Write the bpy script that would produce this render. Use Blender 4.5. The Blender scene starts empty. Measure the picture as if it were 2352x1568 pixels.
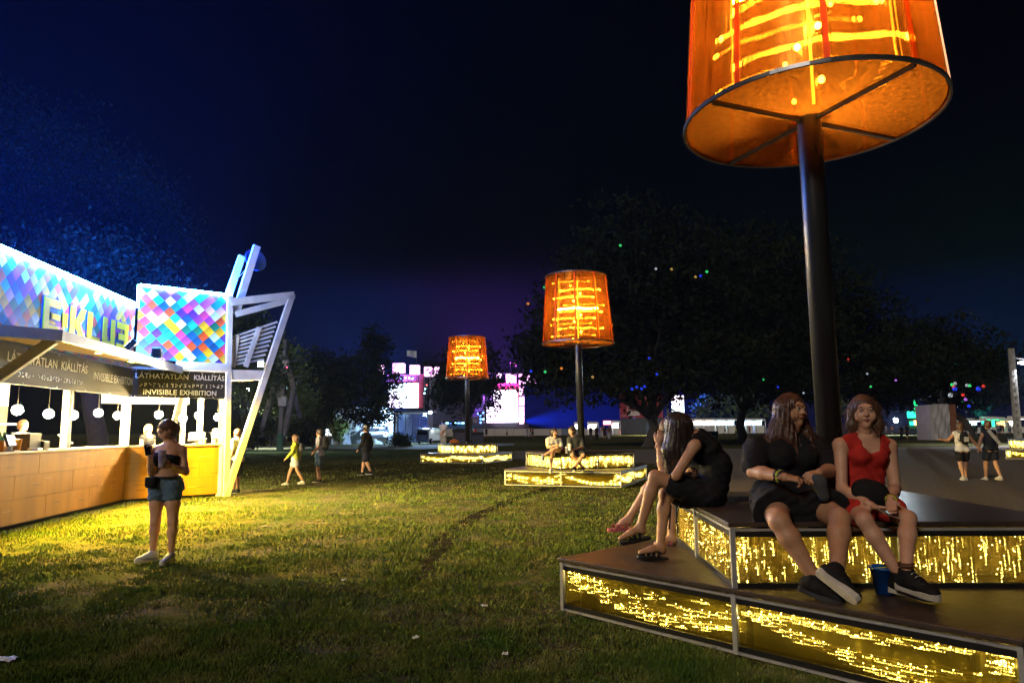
import bpy, bmesh, math, random
import numpy as np
from mathutils import Vector, Matrix, Quaternion
R = math.radians
random.seed(7); RNG = np.random.default_rng(11)
SC = bpy.context.scene
COL = SC.collection

# ------------------------------------------------------------------ camera
CAM_H, FPX, PITCH, ROLL = 1.55, 1600.0, math.atan(201/1600.0), 0.010
F_ = np.array([0, math.cos(PITCH), math.sin(PITCH)])
U0 = np.array([0, -math.sin(PITCH), math.cos(PITCH)]); R0 = np.array([1., 0, 0])
CR = math.cos(ROLL)*R0 - math.sin(ROLL)*U0
CU = math.sin(ROLL)*R0 + math.cos(ROLL)*U0
cam_d = bpy.data.cameras.new('camera'); cam = bpy.data.objects.new('camera', cam_d); COL.objects.link(cam)
cam_d.sensor_width = 36; cam_d.lens = 36*FPX/2352; cam_d.clip_start = .05; cam_d.clip_end = 2000
m = Matrix(((CR[0], CU[0], -F_[0], 0), (CR[1], CU[1], -F_[1], 0), (CR[2], CU[2], -F_[2], CAM_H), (0, 0, 0, 1)))
cam.matrix_world = m
SC.camera = cam
# ------------------------------------------------------------------ night sky
W = bpy.data.worlds.new('World'); SC.world = W; W.use_nodes = True
nt = W.node_tree; bg = nt.nodes['Background']
sky = nt.nodes.new('ShaderNodeTexSky'); sky.sky_type = 'NISHITA'; sky.sun_disc = False
sky.sun_elevation = R(1.0); sky.sun_rotation = R(200); sky.dust_density = .6; sky.ozone_density = 4
hs = nt.nodes.new('ShaderNodeMix'); hs.data_type = 'RGBA'; hs.blend_type = 'MIX'; hs.inputs[0].default_value = .96
hs.inputs[7].default_value = (.06, .12, .62, 1)
nt.links.new(sky.outputs[0], hs.inputs[6]); nt.links.new(hs.outputs[2], bg.inputs[0])
bg.inputs[1].default_value = .0007
sun_d = bpy.data.lights.new('front_fill_sun', 'SUN'); sun_d.energy = .42; sun_d.angle = R(9); sun_d.color = (1, .84, .66)  # added fill sun, stands in for an unseen lamp behind the camera
sun = bpy.data.objects.new('front_fill_sun', sun_d); COL.objects.link(sun)
SUN_EL, SUN_AZ = R(30), R(215)      # low light from behind and left of the camera
sdir = Vector((math.sin(SUN_AZ)*math.cos(SUN_EL), math.cos(SUN_AZ)*math.cos(SUN_EL), math.sin(SUN_EL)))
sun.rotation_euler = (-sdir).to_track_quat('-Z', 'Y').to_euler(); sun.location = (0, 0, 60)
sky.sun_elevation = SUN_EL; sky.sun_rotation = SUN_AZ
SC.view_settings.view_transform = 'Standard'; SC.view_settings.look = 'None'
SC.view_settings.exposure = 1.5; SC.view_settings.gamma = 1
SC.render.engine = 'CYCLES'
cy = SC.cycles
cy.use_denoising = True
try: cy.denoiser = 'OPENIMAGEDENOISE'
except Exception: pass
cy.max_bounces = 6; cy.diffuse_bounces = 2; cy.glossy_bounces = 3; cy.transmission_bounces = 4
cy.transparent_max_bounces = 12; cy.volume_bounces = 0; cy.sample_clamp_indirect = 3; cy.sample_clamp_direct = 0
cy.caustics_reflective = False; cy.caustics_refractive = False; cy.use_light_tree = True
cy.use_adaptive_sampling = True; cy.adaptive_threshold = .02
cy.volume_max_steps = 64

# ------------------------------------------------------------------ picking points of the place
def ray(x, y):
    d = (x-1176)*CR - (y-784)*CU + FPX*F_
    return d/d[1]
def AT(x, y, Y): return np.array([0, 0, CAM_H]) + ray(x, y)*Y
def G(x, y, z=0.0):
    d = ray(x, y); t = (z-CAM_H)/d[2]
    return np.array([0, 0, CAM_H]) + d*t
def PL(x, y, p0, n):
    o = np.array([0, 0, CAM_H]); d = ray(x, y); n = np.asarray(n, float)
    return o + d*(np.dot(np.asarray(p0)-o, n)/np.dot(d, n))
def nrm(v):
    v = np.asarray(v, float); return v/max(np.linalg.norm(v), 1e-9)
V3 = lambda *a: np.array(a, float)

# ------------------------------------------------------------------ materials
MATS = {}
def newmat(name):
    m = bpy.data.materials.new(name); m.use_nodes = True; MATS[name] = m
    return m, m.node_tree, m.node_tree.nodes, m.node_tree.links
def pm(name, c1, c2=None, scale=6, rough=.6, metal=0, bump=0, bscale=40, detail=4, stretch=None, spec=.5, coat=0, sheen=0):
    """Principled with a noise-mixed colour and a noise bump"""
    m, t, N, L = newmat(name); b = N['Principled BSDF']
    b.inputs['Roughness'].default_value = rough; b.inputs['Metallic'].default_value = metal
    b.inputs['Specular IOR Level'].default_value = spec; b.inputs['Coat Weight'].default_value = coat
    b.inputs['Sheen Weight'].default_value = sheen
    b.inputs['Base Color'].default_value = (*c1, 1)
    tc = N.new('ShaderNodeTexCoord'); vec = tc.outputs['Object']
    if stretch:
        mp = N.new('ShaderNodeMapping'); mp.inputs['Scale'].default_value = stretch
        L.new(vec, mp.inputs[0]); vec = mp.outputs[0]
    if c2 is not None:
        n = N.new('ShaderNodeTexNoise'); n.inputs['Scale'].default_value = scale; n.inputs['Detail'].default_value = detail
        L.new(vec, n.inputs['Vector'])
        r = N.new('ShaderNodeValToRGB'); r.color_ramp.elements[0].position = .35; r.color_ramp.elements[1].position = .65
        r.color_ramp.elements[0].color = (*c1, 1); r.color_ramp.elements[1].color = (*c2, 1)
        L.new(n.outputs[0], r.inputs[0]); L.new(r.outputs[0], b.inputs['Base Color'])
    if bump:
        n2 = N.new('ShaderNodeTexNoise'); n2.inputs['Scale'].default_value = bscale; n2.inputs['Detail'].default_value = 4
        L.new(vec, n2.inputs['Vector'])
        bp = N.new('ShaderNodeBump'); bp.inputs['Strength'].default_value = bump; bp.inputs['Distance'].default_value = .02
        L.new(n2.outputs[0], bp.inputs['Height']); L.new(bp.outputs[0], b.inputs['Normal'])
    return m
def em(name, col, strength, sample=True):
    m, t, N, L = newmat(name); N.remove(N['Principled BSDF'])
    e = N.new('ShaderNodeEmission'); e.inputs[0].default_value = (*col, 1); e.inputs[1].default_value = strength
    L.new(e.outputs[0], N['Material Output'].inputs[0])
    if not sample: m.cycles.emission_sampling = 'NONE'
    return m
M = lambda n: MATS[n]

# ------------------------------------------------------------------ mesh building
class MB:
    def __init__(s): s.v = []; s.f = []; s.mi = []; s.cur = 0
    def add(s, vs, fs):
        o = len(s.v); s.v += [tuple(map(float, q)) for q in vs]; s.f += [tuple(i+o for i in q) for q in fs]; s.mi += [s.cur]*len(fs); return s
    def hexa(s, q):   # 8 points: bottom ring 4, top ring 4
        return s.add(q, [(3, 2, 1, 0), (4, 5, 6, 7), (0, 1, 5, 4), (1, 2, 6, 5), (2, 3, 7, 6), (3, 0, 4, 7)])
    def box(s, c, d, rz=0.0):
        x, y, z = [k/2 for k in d]; ca, sa = math.cos(rz), math.sin(rz)
        q = [(c[0]+a*ca-b*sa, c[1]+a*sa+b*ca, c[2]+e) for e in (-z, z) for a, b in ((-x, -y), (x, -y), (x, y), (-x, y))]
        return s.hexa(q)
    def beam(s, a, b, w, h, up=(0, 0, 1)):
        a = V3(*a); b = V3(*b); d = nrm(b-a); r = np.cross(d, up)
        if np.linalg.norm(r) < 1e-3: r = np.cross(d, (1, 0, 0))
        r = nrm(r)*w/2; u = nrm(np.cross(r, d))*h/2
        return s.hexa([a-r-u, a+r-u, b+r-u, b-r-u, a-r+u, a+r+u, b+r+u, b-r+u])
    def tube(s, pts, rad, n=8, cap=True):
        pts = [V3(*p) for p in pts]; k = len(pts)
        rad = list(rad) if hasattr(rad, '__len__') else [rad]*k
        d0 = nrm(pts[1]-pts[0]); ref = V3(0, 0, 1) if abs(d0[2]) < .9 else V3(1, 0, 0)
        vs = []
        for i, p in enumerate(pts):
            d = nrm(pts[min(i+1, k-1)]-pts[max(i-1, 0)]); r = nrm(np.cross(d, ref)); u = np.cross(r, d)
            for j in range(n):
                a = 2*math.pi*j/n; vs.append(p+rad[i]*(math.cos(a)*r+math.sin(a)*u))
        fs = [(i*n+j, i*n+(j+1) % n, (i+1)*n+(j+1) % n, (i+1)*n+j) for i in range(k-1) for j in range(n)]
        if cap: fs += [tuple(range(n))[::-1], tuple((k-1)*n+j for j in range(n))]
        return s.add(vs, fs)
    def lathe(s, c, prof, n=24, cap=True):   # prof: (radius, z)
        vs = [(c[0]+r*math.cos(2*math.pi*j/n), c[1]+r*math.sin(2*math.pi*j/n), c[2]+z) for r, z in prof for j in range(n)]
        k = len(prof)
        fs = [(i*n+j, i*n+(j+1) % n, (i+1)*n+(j+1) % n, (i+1)*n+j) for i in range(k-1) for j in range(n)]
        if cap: fs += [tuple(range(n))[::-1], tuple((k-1)*n+j for j in range(n))]
        return s.add(vs, fs)
    def ball(s, c, r, n=8, m_=6, sq=(1, 1, 1)):
        vs = [(c[0], c[1], c[2]-r*sq[2])]
        for i in range(1, m_):
            a = math.pi*i/m_
            vs += [(c[0]+r*sq[0]*math.sin(a)*math.cos(2*math.pi*j/n), c[1]+r*sq[1]*math.sin(a)*math.sin(2*math.pi*j/n), c[2]-r*sq[2]*math.cos(a)) for j in range(n)]
        vs.append((c[0], c[1], c[2]+r*sq[2])); e = len(vs)-1
        fs = [(0, 1+(j+1) % n, 1+j) for j in range(n)]
        for i in range(m_-2): fs += [(1+i*n+j, 1+i*n+(j+1) % n, 1+(i+1)*n+(j+1) % n, 1+(i+1)*n+j) for j in range(n)]
        fs += [(1+(m_-2)*n+j, 1+(m_-2)*n+(j+1) % n, e) for j in range(n)]
        return s.add(vs, fs)
    def slab(s, poly, z0, z1):   # vertical prism over a ccw polygon
        n = len(poly)
        return s.add([(p[0], p[1], z0) for p in poly]+[(p[0], p[1], z1) for p in poly],
                     [tuple(range(n))[::-1], tuple(range(n, 2*n))]+[(i, (i+1) % n, n+(i+1) % n, n+i) for i in range(n)])
    def build(s, name, mat, parent=None, smooth=False, bevel=0):
        return mesh_obj(name, s.v, s.f, mat, parent, smooth, bevel, s.mi)
def mesh_obj(name, v, f, mat, parent=None, smooth=False, bevel=0, mi=None):
    me = bpy.data.meshes.new(name)
    v = np.asarray(v, float)
    org = np.array(parent['_o']) if parent is not None and '_o' in parent else np.zeros(3)
    me.from_pydata((v-org).tolist(), [], f if isinstance(f, list) else f.tolist())
    for mm in (mat if isinstance(mat, (list, tuple)) else [mat]): me.materials.append(MATS[mm] if isinstance(mm, str) else mm)
    if mi is not None and isinstance(mat, (list, tuple)): me.polygons.foreach_set('material_index', mi)
    if smooth: me.polygons.foreach_set('use_smooth', [True]*len(me.polygons))
    me.update()
    o = bpy.data.objects.new(name, me); COL.objects.link(o)
    if parent is not None: o.parent = parent; o['_o'] = list(map(float, org))
    if bevel:
        b = o.modifiers.new('bevel', 'BEVEL'); b.width = bevel; b.segments = 2; b.limit_method = 'ANGLE'
    return o
def thing(name, label, cat, loc, group=None):
    o = bpy.data.objects.new(name, None); COL.objects.link(o); o.location = tuple(map(float, loc)); o['_o'] = list(map(float, loc))
    o.empty_display_size = .1
    return tag(o, label, cat, group)
def tag(o, label=None, cat=None, group=None, kind=None):
    if label: o['label'] = label
    if cat: o['category'] = cat
    if group: o['group'] = group
    if kind: o['kind'] = kind
    return o
def centre(o):
    """give a one-mesh thing its origin at its base"""
    me = o.data; n = len(me.vertices); a = np.empty(n*3); me.vertices.foreach_get('co', a); a = a.reshape(-1, 3)
    c = np.array([(a[:, 0].min()+a[:, 0].max())/2, (a[:, 1].min()+a[:, 1].max())/2, a[:, 2].min()])
    me.vertices.foreach_set('co', (a-c).ravel()); o.location = tuple(c); me.update(); return o
def copy_tree(o, parent=None):
    c = o.copy(); COL.objects.link(c); c.parent = parent
    for ch in o.children: copy_tree(ch, c)
    return c
def text_obj(s, name, mat, parent, org, ex, ez, size, width=None, offset=0, extr=.004, weight=0):
    """lettering as a mesh: org lower left corner, ex along the line, ez up"""
    cu = bpy.data.curves.new('t', 'FONT'); cu.body = s; cu.size = 1; cu.extrude = 0; cu.offset = weight; cu.resolution_u = 3
    ob = bpy.data.objects.new('t', cu); COL.objects.link(ob)
    dg = bpy.context.evaluated_depsgraph_get(); me = bpy.data.meshes.new_from_object(ob.evaluated_get(dg))
    bpy.data.objects.remove(ob); bpy.data.curves.remove(cu)
    n = len(me.vertices); a = np.empty(n*3); me.vertices.foreach_get('co', a); a = a.reshape(-1, 3)
    x0, x1 = a[:, 0].min(), a[:, 0].max(); h = .72
    sx = size/h if width is None else width/(x1-x0)
    ex = nrm(ex); ez = nrm(ez); nn = np.cross(ex, ez)
    p = np.asarray(org)+np.outer((a[:, 0]-x0)*sx, ex)+np.outer(a[:, 1]*size/h, ez)+nn*offset
    fs = [tuple(q.vertices) for q in me.polygons]; bpy.data.meshes.remove(me)
    return mesh_obj(name, p, fs, mat, parent)
def struct(o): o['kind'] = 'structure'; return o
# ------------------------------------------------------------------ palette
pm('white_paint', (.78, .78, .8), (.6, .6, .62), scale=3, rough=.5, bump=.1)
pm('steel_pole', (.075, .078, .088), (.05, .052, .06), scale=4, rough=.33, metal=.7, stretch=(3, 3, .4))
pm('aluminium', (.55, .55, .57), (.42, .42, .44), scale=8, rough=.35, metal=.5)
pm('black_edge', (.012, .012, .013), rough=.35)
pm('deck_board', (.030, .021, .017), (.055, .036, .028), scale=5, rough=.42, bump=.2, bscale=25, stretch=(1, 1, 1))
pm('board_wood', (.46, .20, .014), (.34, .14, .012), scale=3, rough=.55, bump=.08, bscale=60, stretch=(1.2, 1.2, .25))
pm('counter_top', (.55, .42, .25), (.45, .33, .18), scale=5, rough=.4)
pm('soffit_wood', (.62, .44, .22), (.52, .35, .16), scale=3, rough=.5, stretch=(.5, 4, 4))
pm('dark_plastic', (.012, .012, .014), (.022, .022, .026), scale=30, rough=.4)
pm('sign_black', (.014, .013, .016), (.022, .02, .024), scale=4, rough=.6, spec=.15)
pm('sign_white', (.75, .74, .72), rough=.5)
pm('dark_void', (.02, .02, .022), (.035, .035, .04), scale=2, rough=.8)
pm('red_cloth', (.35, .08, .04), (.25, .05, .03), scale=3, rough=.8)
pm('bark', (.05, .042, .035), (.03, .025, .02), scale=7, rough=.9, bump=.8, bscale=18, stretch=(3, 3, .7))
pm('concrete', (.30, .29, .27), (.2, .19, .18), scale=3, rough=.85, bump=.3)
pm('concrete_dark', (.16, .155, .15), (.1, .1, .1), scale=3, rough=.85, bump=.3)
pm('grey_box', (.4, .4, .4), (.33, .33, .33), scale=3, rough=.5)
pm('green_paint', (.03, .13, .08), (.02, .1, .06), scale=3, rough=.6)
pm('tarp', (.42, .42, .45), (.35, .35, .38), scale=1.5, rough=.38, bump=.5, bscale=2.5)
pm('tarp_blue', (.10, .14, .22), (.16, .2, .28), scale=.7, rough=.5, bump=.5, bscale=1.6)
pm('brown_panel', (.23, .09, .04), (.18, .07, .03), scale=2, rough=.7)
pm('red_banner', (.36, .03, .055), (.30, .025, .05), scale=.5, rough=.6)
pm('banner_white', (.62, .55, .57), rough=.6)
pm('grey_panel', (.06, .06, .075), (.08, .08, .095), scale=2, rough=.6)
pm('rubber', (.015, .015, .015), rough=.8)
pm('white_card', (.78, .77, .75), rough=.55)
for nm_, c_ in dict(leaf_dark=((.008, .012, .006), (.012, .018, .008)), leaf_mid=((.045, .075, .022), (.07, .1, .03)), leaf_lit=((.07, .11, .03), (.1, .14, .045))).items():  # one foliage in dark to lit tones; each tree's lighting is put into its colour
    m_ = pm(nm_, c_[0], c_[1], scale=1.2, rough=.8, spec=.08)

def fluted(name, tint, w_clear, w_bend, w_glow, axis, pitch, amp=1.45, glow=None, rough=.25, ior=2.0):
    """ribbed plastic sheet: part of the light passes straight, part is bent sideways by the ribs, the rest glows through"""
    m, t, N, L = newmat(name); N.remove(N['Principled BSDF'])
    def V(op, a, b=None, sc=None):
        n = N.new('ShaderNodeVectorMath'); n.operation = op
        for k, q in enumerate((a, b)):
            if q is None: continue
            if isinstance(q, tuple): n.inputs[k].default_value = q
            else: L.new(q, n.inputs[k])
        if sc is not None: L.new(sc, n.inputs['Scale'])
        return n.outputs['Value'] if op == 'DOT_PRODUCT' else n.outputs[0]
    def F(op, a, b=0.0):
        n = N.new('ShaderNodeMath'); n.operation = op
        for k, q in enumerate((a, b)):
            if isinstance(q, (int, float)): n.inputs[k].default_value = q
            else: L.new(q, n.inputs[k])
        return n.outputs[0]
    g = N.new('ShaderNodeNewGeometry'); tc = N.new('ShaderNodeTexCoord'); P = tc.outputs['Object']; nn = g.outputs['Normal']
    sep = N.new('ShaderNodeSeparateXYZ'); L.new(P, sep.inputs[0])
    if axis == 'z': T = V('ADD', (0, 0, 1), (0, 0, 0)); c = sep.outputs[2]
    elif axis == 'x': T = V('ADD', (.8, .6, 0), (0, 0, 0)); c = V('DOT_PRODUCT', P, (.8, .6, 0))
    else:
        T = V('NORMALIZE', V('CROSS_PRODUCT', nn, (0, 0, 1)))
        c = F('MULTIPLY', F('ARCTAN2', sep.outputs[0], sep.outputs[1]), 1.0) if axis == 'round' else V('DOT_PRODUCT', P, T)
    no = N.new('ShaderNodeTexNoise'); no.inputs['Scale'].default_value = 3.5; no.inputs['Detail'].default_value = 2; L.new(P, no.inputs['Vector'])
    s = F('SUBTRACT', F('ADD', F('FRACT', F('MULTIPLY', c, 1/pitch)), F('FRACT', F('MULTIPLY', c, 1.618/pitch))), 1.0)
    ang = F('MULTIPLY', s, amp); bent = V('NORMALIZE', V('ADD', V('SCALE', nn, None, F('COSINE', ang)), V('SCALE', T, None, F('SINE', ang))))
    up = V('NORMALIZE', V('ADD', bent, V('SCALE', V('CROSS_PRODUCT', nn, T), None, F('MULTIPLY', F('SUBTRACT', no.outputs[0], .5), .16))))
    rf = N.new('ShaderNodeBsdfRefraction'); rf.inputs['IOR'].default_value = ior; rf.inputs['Roughness'].default_value = .06
    rf.inputs['Color'].default_value = (*tint, 1); L.new(up, rf.inputs['Normal'])
    tr = N.new('ShaderNodeBsdfTransparent'); tr.inputs[0].default_value = (*tint, 1)
    tl = N.new('ShaderNodeBsdfTranslucent'); tl.inputs[0].default_value = (*(glow or tint), 1)
    gl = N.new('ShaderNodeBsdfGlossy'); gl.inputs['Roughness'].default_value = rough; gl.inputs['Color'].default_value = (*tint, 1)
    def mix(f, a, b):
        x = N.new('ShaderNodeMixShader'); x.inputs[0].default_value = f; L.new(a, x.inputs[1]); L.new(b, x.inputs[2]); return x.outputs[0]
    rest = mix(.45, tl.outputs[0], gl.outputs[0])
    o = mix(w_clear/(w_clear+w_bend), rf.outputs[0], tr.outputs[0]); x_ = N.new('ShaderNodeMixShader'); n2_ = N.new('ShaderNodeTexNoise'); mp_ = N.new('ShaderNodeMapping'); mp_.inputs['Scale'].default_value = (28, 28, 1.2) if axis != 'z' else (2, 2, 40); L.new(P, mp_.inputs[0]); L.new(mp_.outputs[0], n2_.inputs['Vector']); n2_.inputs['Scale'].default_value = 1; n2_.inputs['Detail'].default_value = 3
    fa_ = N.new('ShaderNodeMapRange'); fa_.inputs[1].default_value = .3; fa_.inputs[2].default_value = .7; fa_.inputs[3].default_value = w_glow*.35; fa_.inputs[4].default_value = min(1, w_glow*1.9); L.new(n2_.outputs[0], fa_.inputs[0]); L.new(fa_.outputs[0], x_.inputs[0]); L.new(o, x_.inputs[1]); L.new(rest, x_.inputs[2]); o = x_.outputs[0]
    L.new(o, N['Material Output'].inputs[0])
fluted('shade_sheet', (1, .46, .07), .36, .5, .15, 'round', .009, glow=(1, .24, .02), ior=2.3)
fluted('shade_floor', (1, .42, .06), .25, .6, .2, 'x', .02, glow=(1, .34, .04), ior=2.3)
fluted('gold_front_h', (.95, .82, .28), .4, .55, .05, 'flat', .011)
fluted('gold_front_v', (.95, .84, .34), .35, .6, .12, 'z', .016)
pm('gold_back_h', (.24, .20, .03), (.15, .125, .02), scale=3, rough=.3, metal=.6)
pm('gold_back_v', (.32, .25, .06), (.24, .17, .04), scale=3, rough=.3, metal=.6)
em('fairy', (1, .80, .34), 24); em('fairy_far', (1, .80, .34), 5)
em('bulb_warm', (1, .62, .17), 75); em('bulb_dim', (1, .55, .12), 38); em('tube_warm', (1, .55, .12), 7)
em('pendant', (1, .74, .32), 640)
# ------------------------------------------------------------------ ground
def ground_mat():
    m, t, N, L = newmat('turf'); b = N['Principled BSDF']; b.inputs['Roughness'].default_value = .9; b.inputs['Specular IOR Level'].default_value = 0
    tc = N.new('ShaderNodeTexCoord')
    def noise(s, d=5):
        n = N.new('ShaderNodeTexNoise'); n.inputs['Scale'].default_value = s; n.inputs['Detail'].default_value = d; n.inputs['Roughness'].default_value = .62
        L.new(tc.outputs['Object'], n.inputs['Vector']); return n.outputs[0]
    def ramp(src, p0, p1, c0, c1):
        r = N.new('ShaderNodeValToRGB'); r.color_ramp.elements[0].position = p0; r.color_ramp.elements[1].position = p1
        r.color_ramp.elements[0].color = (*c0, 1); r.color_ramp.elements[1].color = (*c1, 1); L.new(src, r.inputs[0]); return r.outputs[0]
    a = ramp(noise(1.1), .38, .62, (.035, .05, .014), (.085, .075, .035))
    fine = ramp(noise(45, 3), .3, .7, (.35, .35, .35), (1.5, 1.45, 1.4))
    mx = N.new('ShaderNodeMix'); mx.data_type = 'RGBA'; mx.blend_type = 'MULTIPLY'; mx.inputs[0].default_value = 1
    L.new(a, mx.inputs[6]); L.new(fine, mx.inputs[7])
    soil = ramp(noise(1.3, 9), .50, .68, (0, 0, 0), (.85, .85, .85))
    m2 = N.new('ShaderNodeMix'); m2.data_type = 'RGBA'; L.new(soil, m2.inputs[0]); L.new(mx.outputs[2], m2.inputs[6]); m2.inputs[7].default_value = (.10, .078, .062, 1)
    L.new(m2.outputs[2], b.inputs['Base Color'])
    bp = N.new('ShaderNodeBump'); bp.inputs['Strength'].default_value = .9; bp.inputs['Distance'].default_value = .06
    L.new(noise(22, 6), bp.inputs['Height']); L.new(bp.outputs[0], b.inputs['Normal'])
ground_mat()
pm('gravel', (.17, .14, .12), (.09, .075, .065), scale=14, rough=.95, bump=1.0, bscale=55, detail=8, spec=.05)
pm('soil', (.012, .010, .008), (.022, .018, .015), scale=9, rough=1, bump=1, bscale=25, spec=0)
pm('asphalt', (.06, .06, .062), (.085, .083, .08), scale=2, rough=.9, bump=.4, spec=.1)
gr = MB(); gr.add([(-900, -60, 0), (900, -60, 0), (900, 1400, 0), (-900, 1400, 0)], [(0, 1, 2, 3)])
struct(gr.build('ground', 'turf'))
def strip(name, mat, pts, z):
    mb = MB(); mb.add([(p[0], p[1], z) for p in pts], [tuple(range(len(pts)))]); return struct(mb.build(name, mat))
rag = lambda a, b, n, j: [tuple(np.asarray(a)[:2]*(1-t)+np.asarray(b)[:2]*t+RNG.normal(0, j, 2)) for t in np.linspace(0, 1, n, endpoint=False)]
e1 = [G(1180, 1054), G(1500, 1064), G(1580, 1100), G(1760, 1170), V3(6.3, 6.2, 0), V3(16, 5, 0), V3(60, 20, 0), G(2500, 1030), G(2330, 1024), G(1900, 1028), G(1520, 1031), G(1180, 1035)]
poly = []
for i in range(len(e1)): poly += rag(e1[i], e1[(i+1) % len(e1)], 10, .12 if i < 4 else .3)
strip('gravel_path', 'gravel', poly, .006)
strip('road', 'asphalt', [G(380, 1036), G(990, 1031), G(1180, 1022), G(1180, 1018), G(930, 1022), G(380, 1027)], .004)
# worn trench across the lawn
tp = [G(968, 1330), G(985, 1290), G(1010, 1250), G(1040, 1216), G(1085, 1190), G(1150, 1160), G(1200, 1140), G(1246, 1126), G(1262, 1120)]
L_, R_ = [], []
pts = []
for i in range(len(tp)-1):
    for t in np.linspace(0, 1, 6, endpoint=False): pts.append(tp[i]*(1-t)+tp[i+1]*t+V3(RNG.normal(0, .02), RNG.normal(0, .02), 0))
for i, p in enumerate(pts):
    d = nrm(pts[min(i+1, len(pts)-1)]-pts[max(i-1, 0)]); n = V3(d[1], -d[0], 0); w = (.09+.11*RNG.random())*(1 if i > 8 else .6)
    L_.append(p+n*w); R_.append(p-n*w)
mb = MB(); k = len(pts)
mb.add([(*p[:2], .008) for p in L_]+[(*p[:2], .008) for p in R_], [(i, i+1, k+i+1, k+i) for i in range(k-1)])
struct(mb.build('worn_trench', 'soil'))

# grass blades (nobody could count them)
def vnoise(x, y, s, seed):
    r = np.random.default_rng(seed); T = r.random((64, 64)); X = x*s; Y = y*s
    i = np.floor(X).astype(int); j = np.floor(Y).astype(int); fx = X-i; fy = Y-j
    fx = fx*fx*(3-2*fx); fy = fy*fy*(3-2*fy); a = lambda p, q: T[p % 64, q % 64]
    return (a(i, j)*(1-fx)+a(i+1, j)*fx)*(1-fy)+(a(i, j+1)*(1-fx)+a(i+1, j+1)*fx)*fy
def grass():
    n = 330000
    # uniform over the picture, so density falls with distance
    px = RNG.uniform(-30, 1900, n); py = 1060+(1600-1060)*RNG.random(n)**.75
    d = (px-1176)[:, None]*CR - (py-784)[:, None]*CU + FPX*F_; t = -CAM_H/d[:, 2]
    x = d[:, 0]*t; y = d[:, 1]*t
    dens = vnoise(x, y, .9, 3)*.34+vnoise(x, y, 3.1, 4)*.36+vnoise(x, y, 9.5, 5)*.30
    keep = dens > .25+.36*RNG.random(n)
    for sx, sy, sr in ((450, 1275, .35), (1230, 1385, .42), (620, 1268, .3), (860, 1300, .3), (520, 1400, .4), (1000, 1425, .25), (300, 1425, .35), (700, 1330, .4), (1150, 1330, .3), (150, 1330, .4), (760, 1480, .22), (1350, 1470, .3), (900, 1390, .25), (1010, 1190, .5)):
        c = G(sx, sy); r2 = ((x-c[0])/1.6)**2+(y-c[1])**2; keep &= ~((r2 < (sr*(.5+dens*1.2))**2) & (RNG.random(n) < .72))
    # outside benches, booth
    def insq(cx, cy, a, h):
        u = (x-cx)*math.cos(a)+(y-cy)*math.sin(a); v = -(x-cx)*math.sin(a)+(y-cy)*math.cos(a); return (abs(u) < h) & (abs(v) < h)
    for b in BENCHES: keep &= ~insq(b[0], b[1], b[2]+math.pi/4, 1.64)
    keep &= ~((x-C1[0])*n1[0]+(y-C1[1])*n1[1] < .05) | (y > 16.6)
    keep &= ~(((x > 4.6) & (y < 30) & (y > 6.4)))
    tr = np.array([[p[0], p[1]] for p in pts[::3]])
    for q in tr: keep &= (x-q[0])**2+(y-q[1])**2 > .09**2
    x = x[keep]; y = y[keep]; dens = dens[keep]; n = len(x)
    h = (.016+.05*np.clip(dens-.35, 0, .5))*RNG.uniform(.6, 1.5, n)*(1+y*.03); w = .0030+.0011*y*.3
    a = RNG.uniform(0, 2*np.pi, n); le = RNG.uniform(.1, 1.0, n)*h; b = RNG.uniform(0, 2*np.pi, n)
    v = np.zeros((n, 3, 3))
    v[:, 0, 0] = x-np.cos(a)*w; v[:, 0, 1] = y-np.sin(a)*w
    v[:, 1, 0] = x+np.cos(a)*w; v[:, 1, 1] = y+np.sin(a)*w
    v[:, 2, 0] = x+np.cos(b)*le; v[:, 2, 1] = y+np.sin(b)*le; v[:, 2, 2] = h
    me = bpy.data.meshes.new('grass_blades'); me.vertices.add(3*n); me.vertices.foreach_set('co', v.ravel())
    me.loops.add(3*n); me.loops.foreach_set('vertex_index', np.arange(3*n)); me.polygons.add(n)
    me.polygons.foreach_set('loop_start', np.arange(0, 3*n, 3)); me.update(calc_edges=True)
    m, t_, N, L = newmat('blade'); bs = N['Principled BSDF']; bs.inputs['Roughness'].default_value = .7; bs.inputs['Specular IOR Level'].default_value = .05
    tc = N.new('ShaderNodeTexCoord'); no = N.new('ShaderNodeTexNoise'); no.inputs['Scale'].default_value = 1.6; no.inputs['Detail'].default_value = 8; no.inputs['Roughness'].default_value = .75
    L.new(tc.outputs['Object'], no.inputs['Vector']); r = N.new('ShaderNodeValToRGB'); L.new(no.outputs[0], r.inputs[0]); L.new(r.outputs[0], bs.inputs['Base Color'])
    cr = r.color_ramp; cr.elements[0].position = .34; cr.elements[0].color = (.042, .095, .012, 1); cr.elements[1].position = .72; cr.elements[1].color = (.25, .21, .095, 1)
    e = cr.elements.new(.53); e.color = (.105, .135, .028, 1)
    me.materials.append(m); o = bpy.data.objects.new('grass', me); COL.objects.link(o)
    tag(o, 'patchy trodden lawn grass, part green and part dry', 'grass', kind='stuff')

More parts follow.
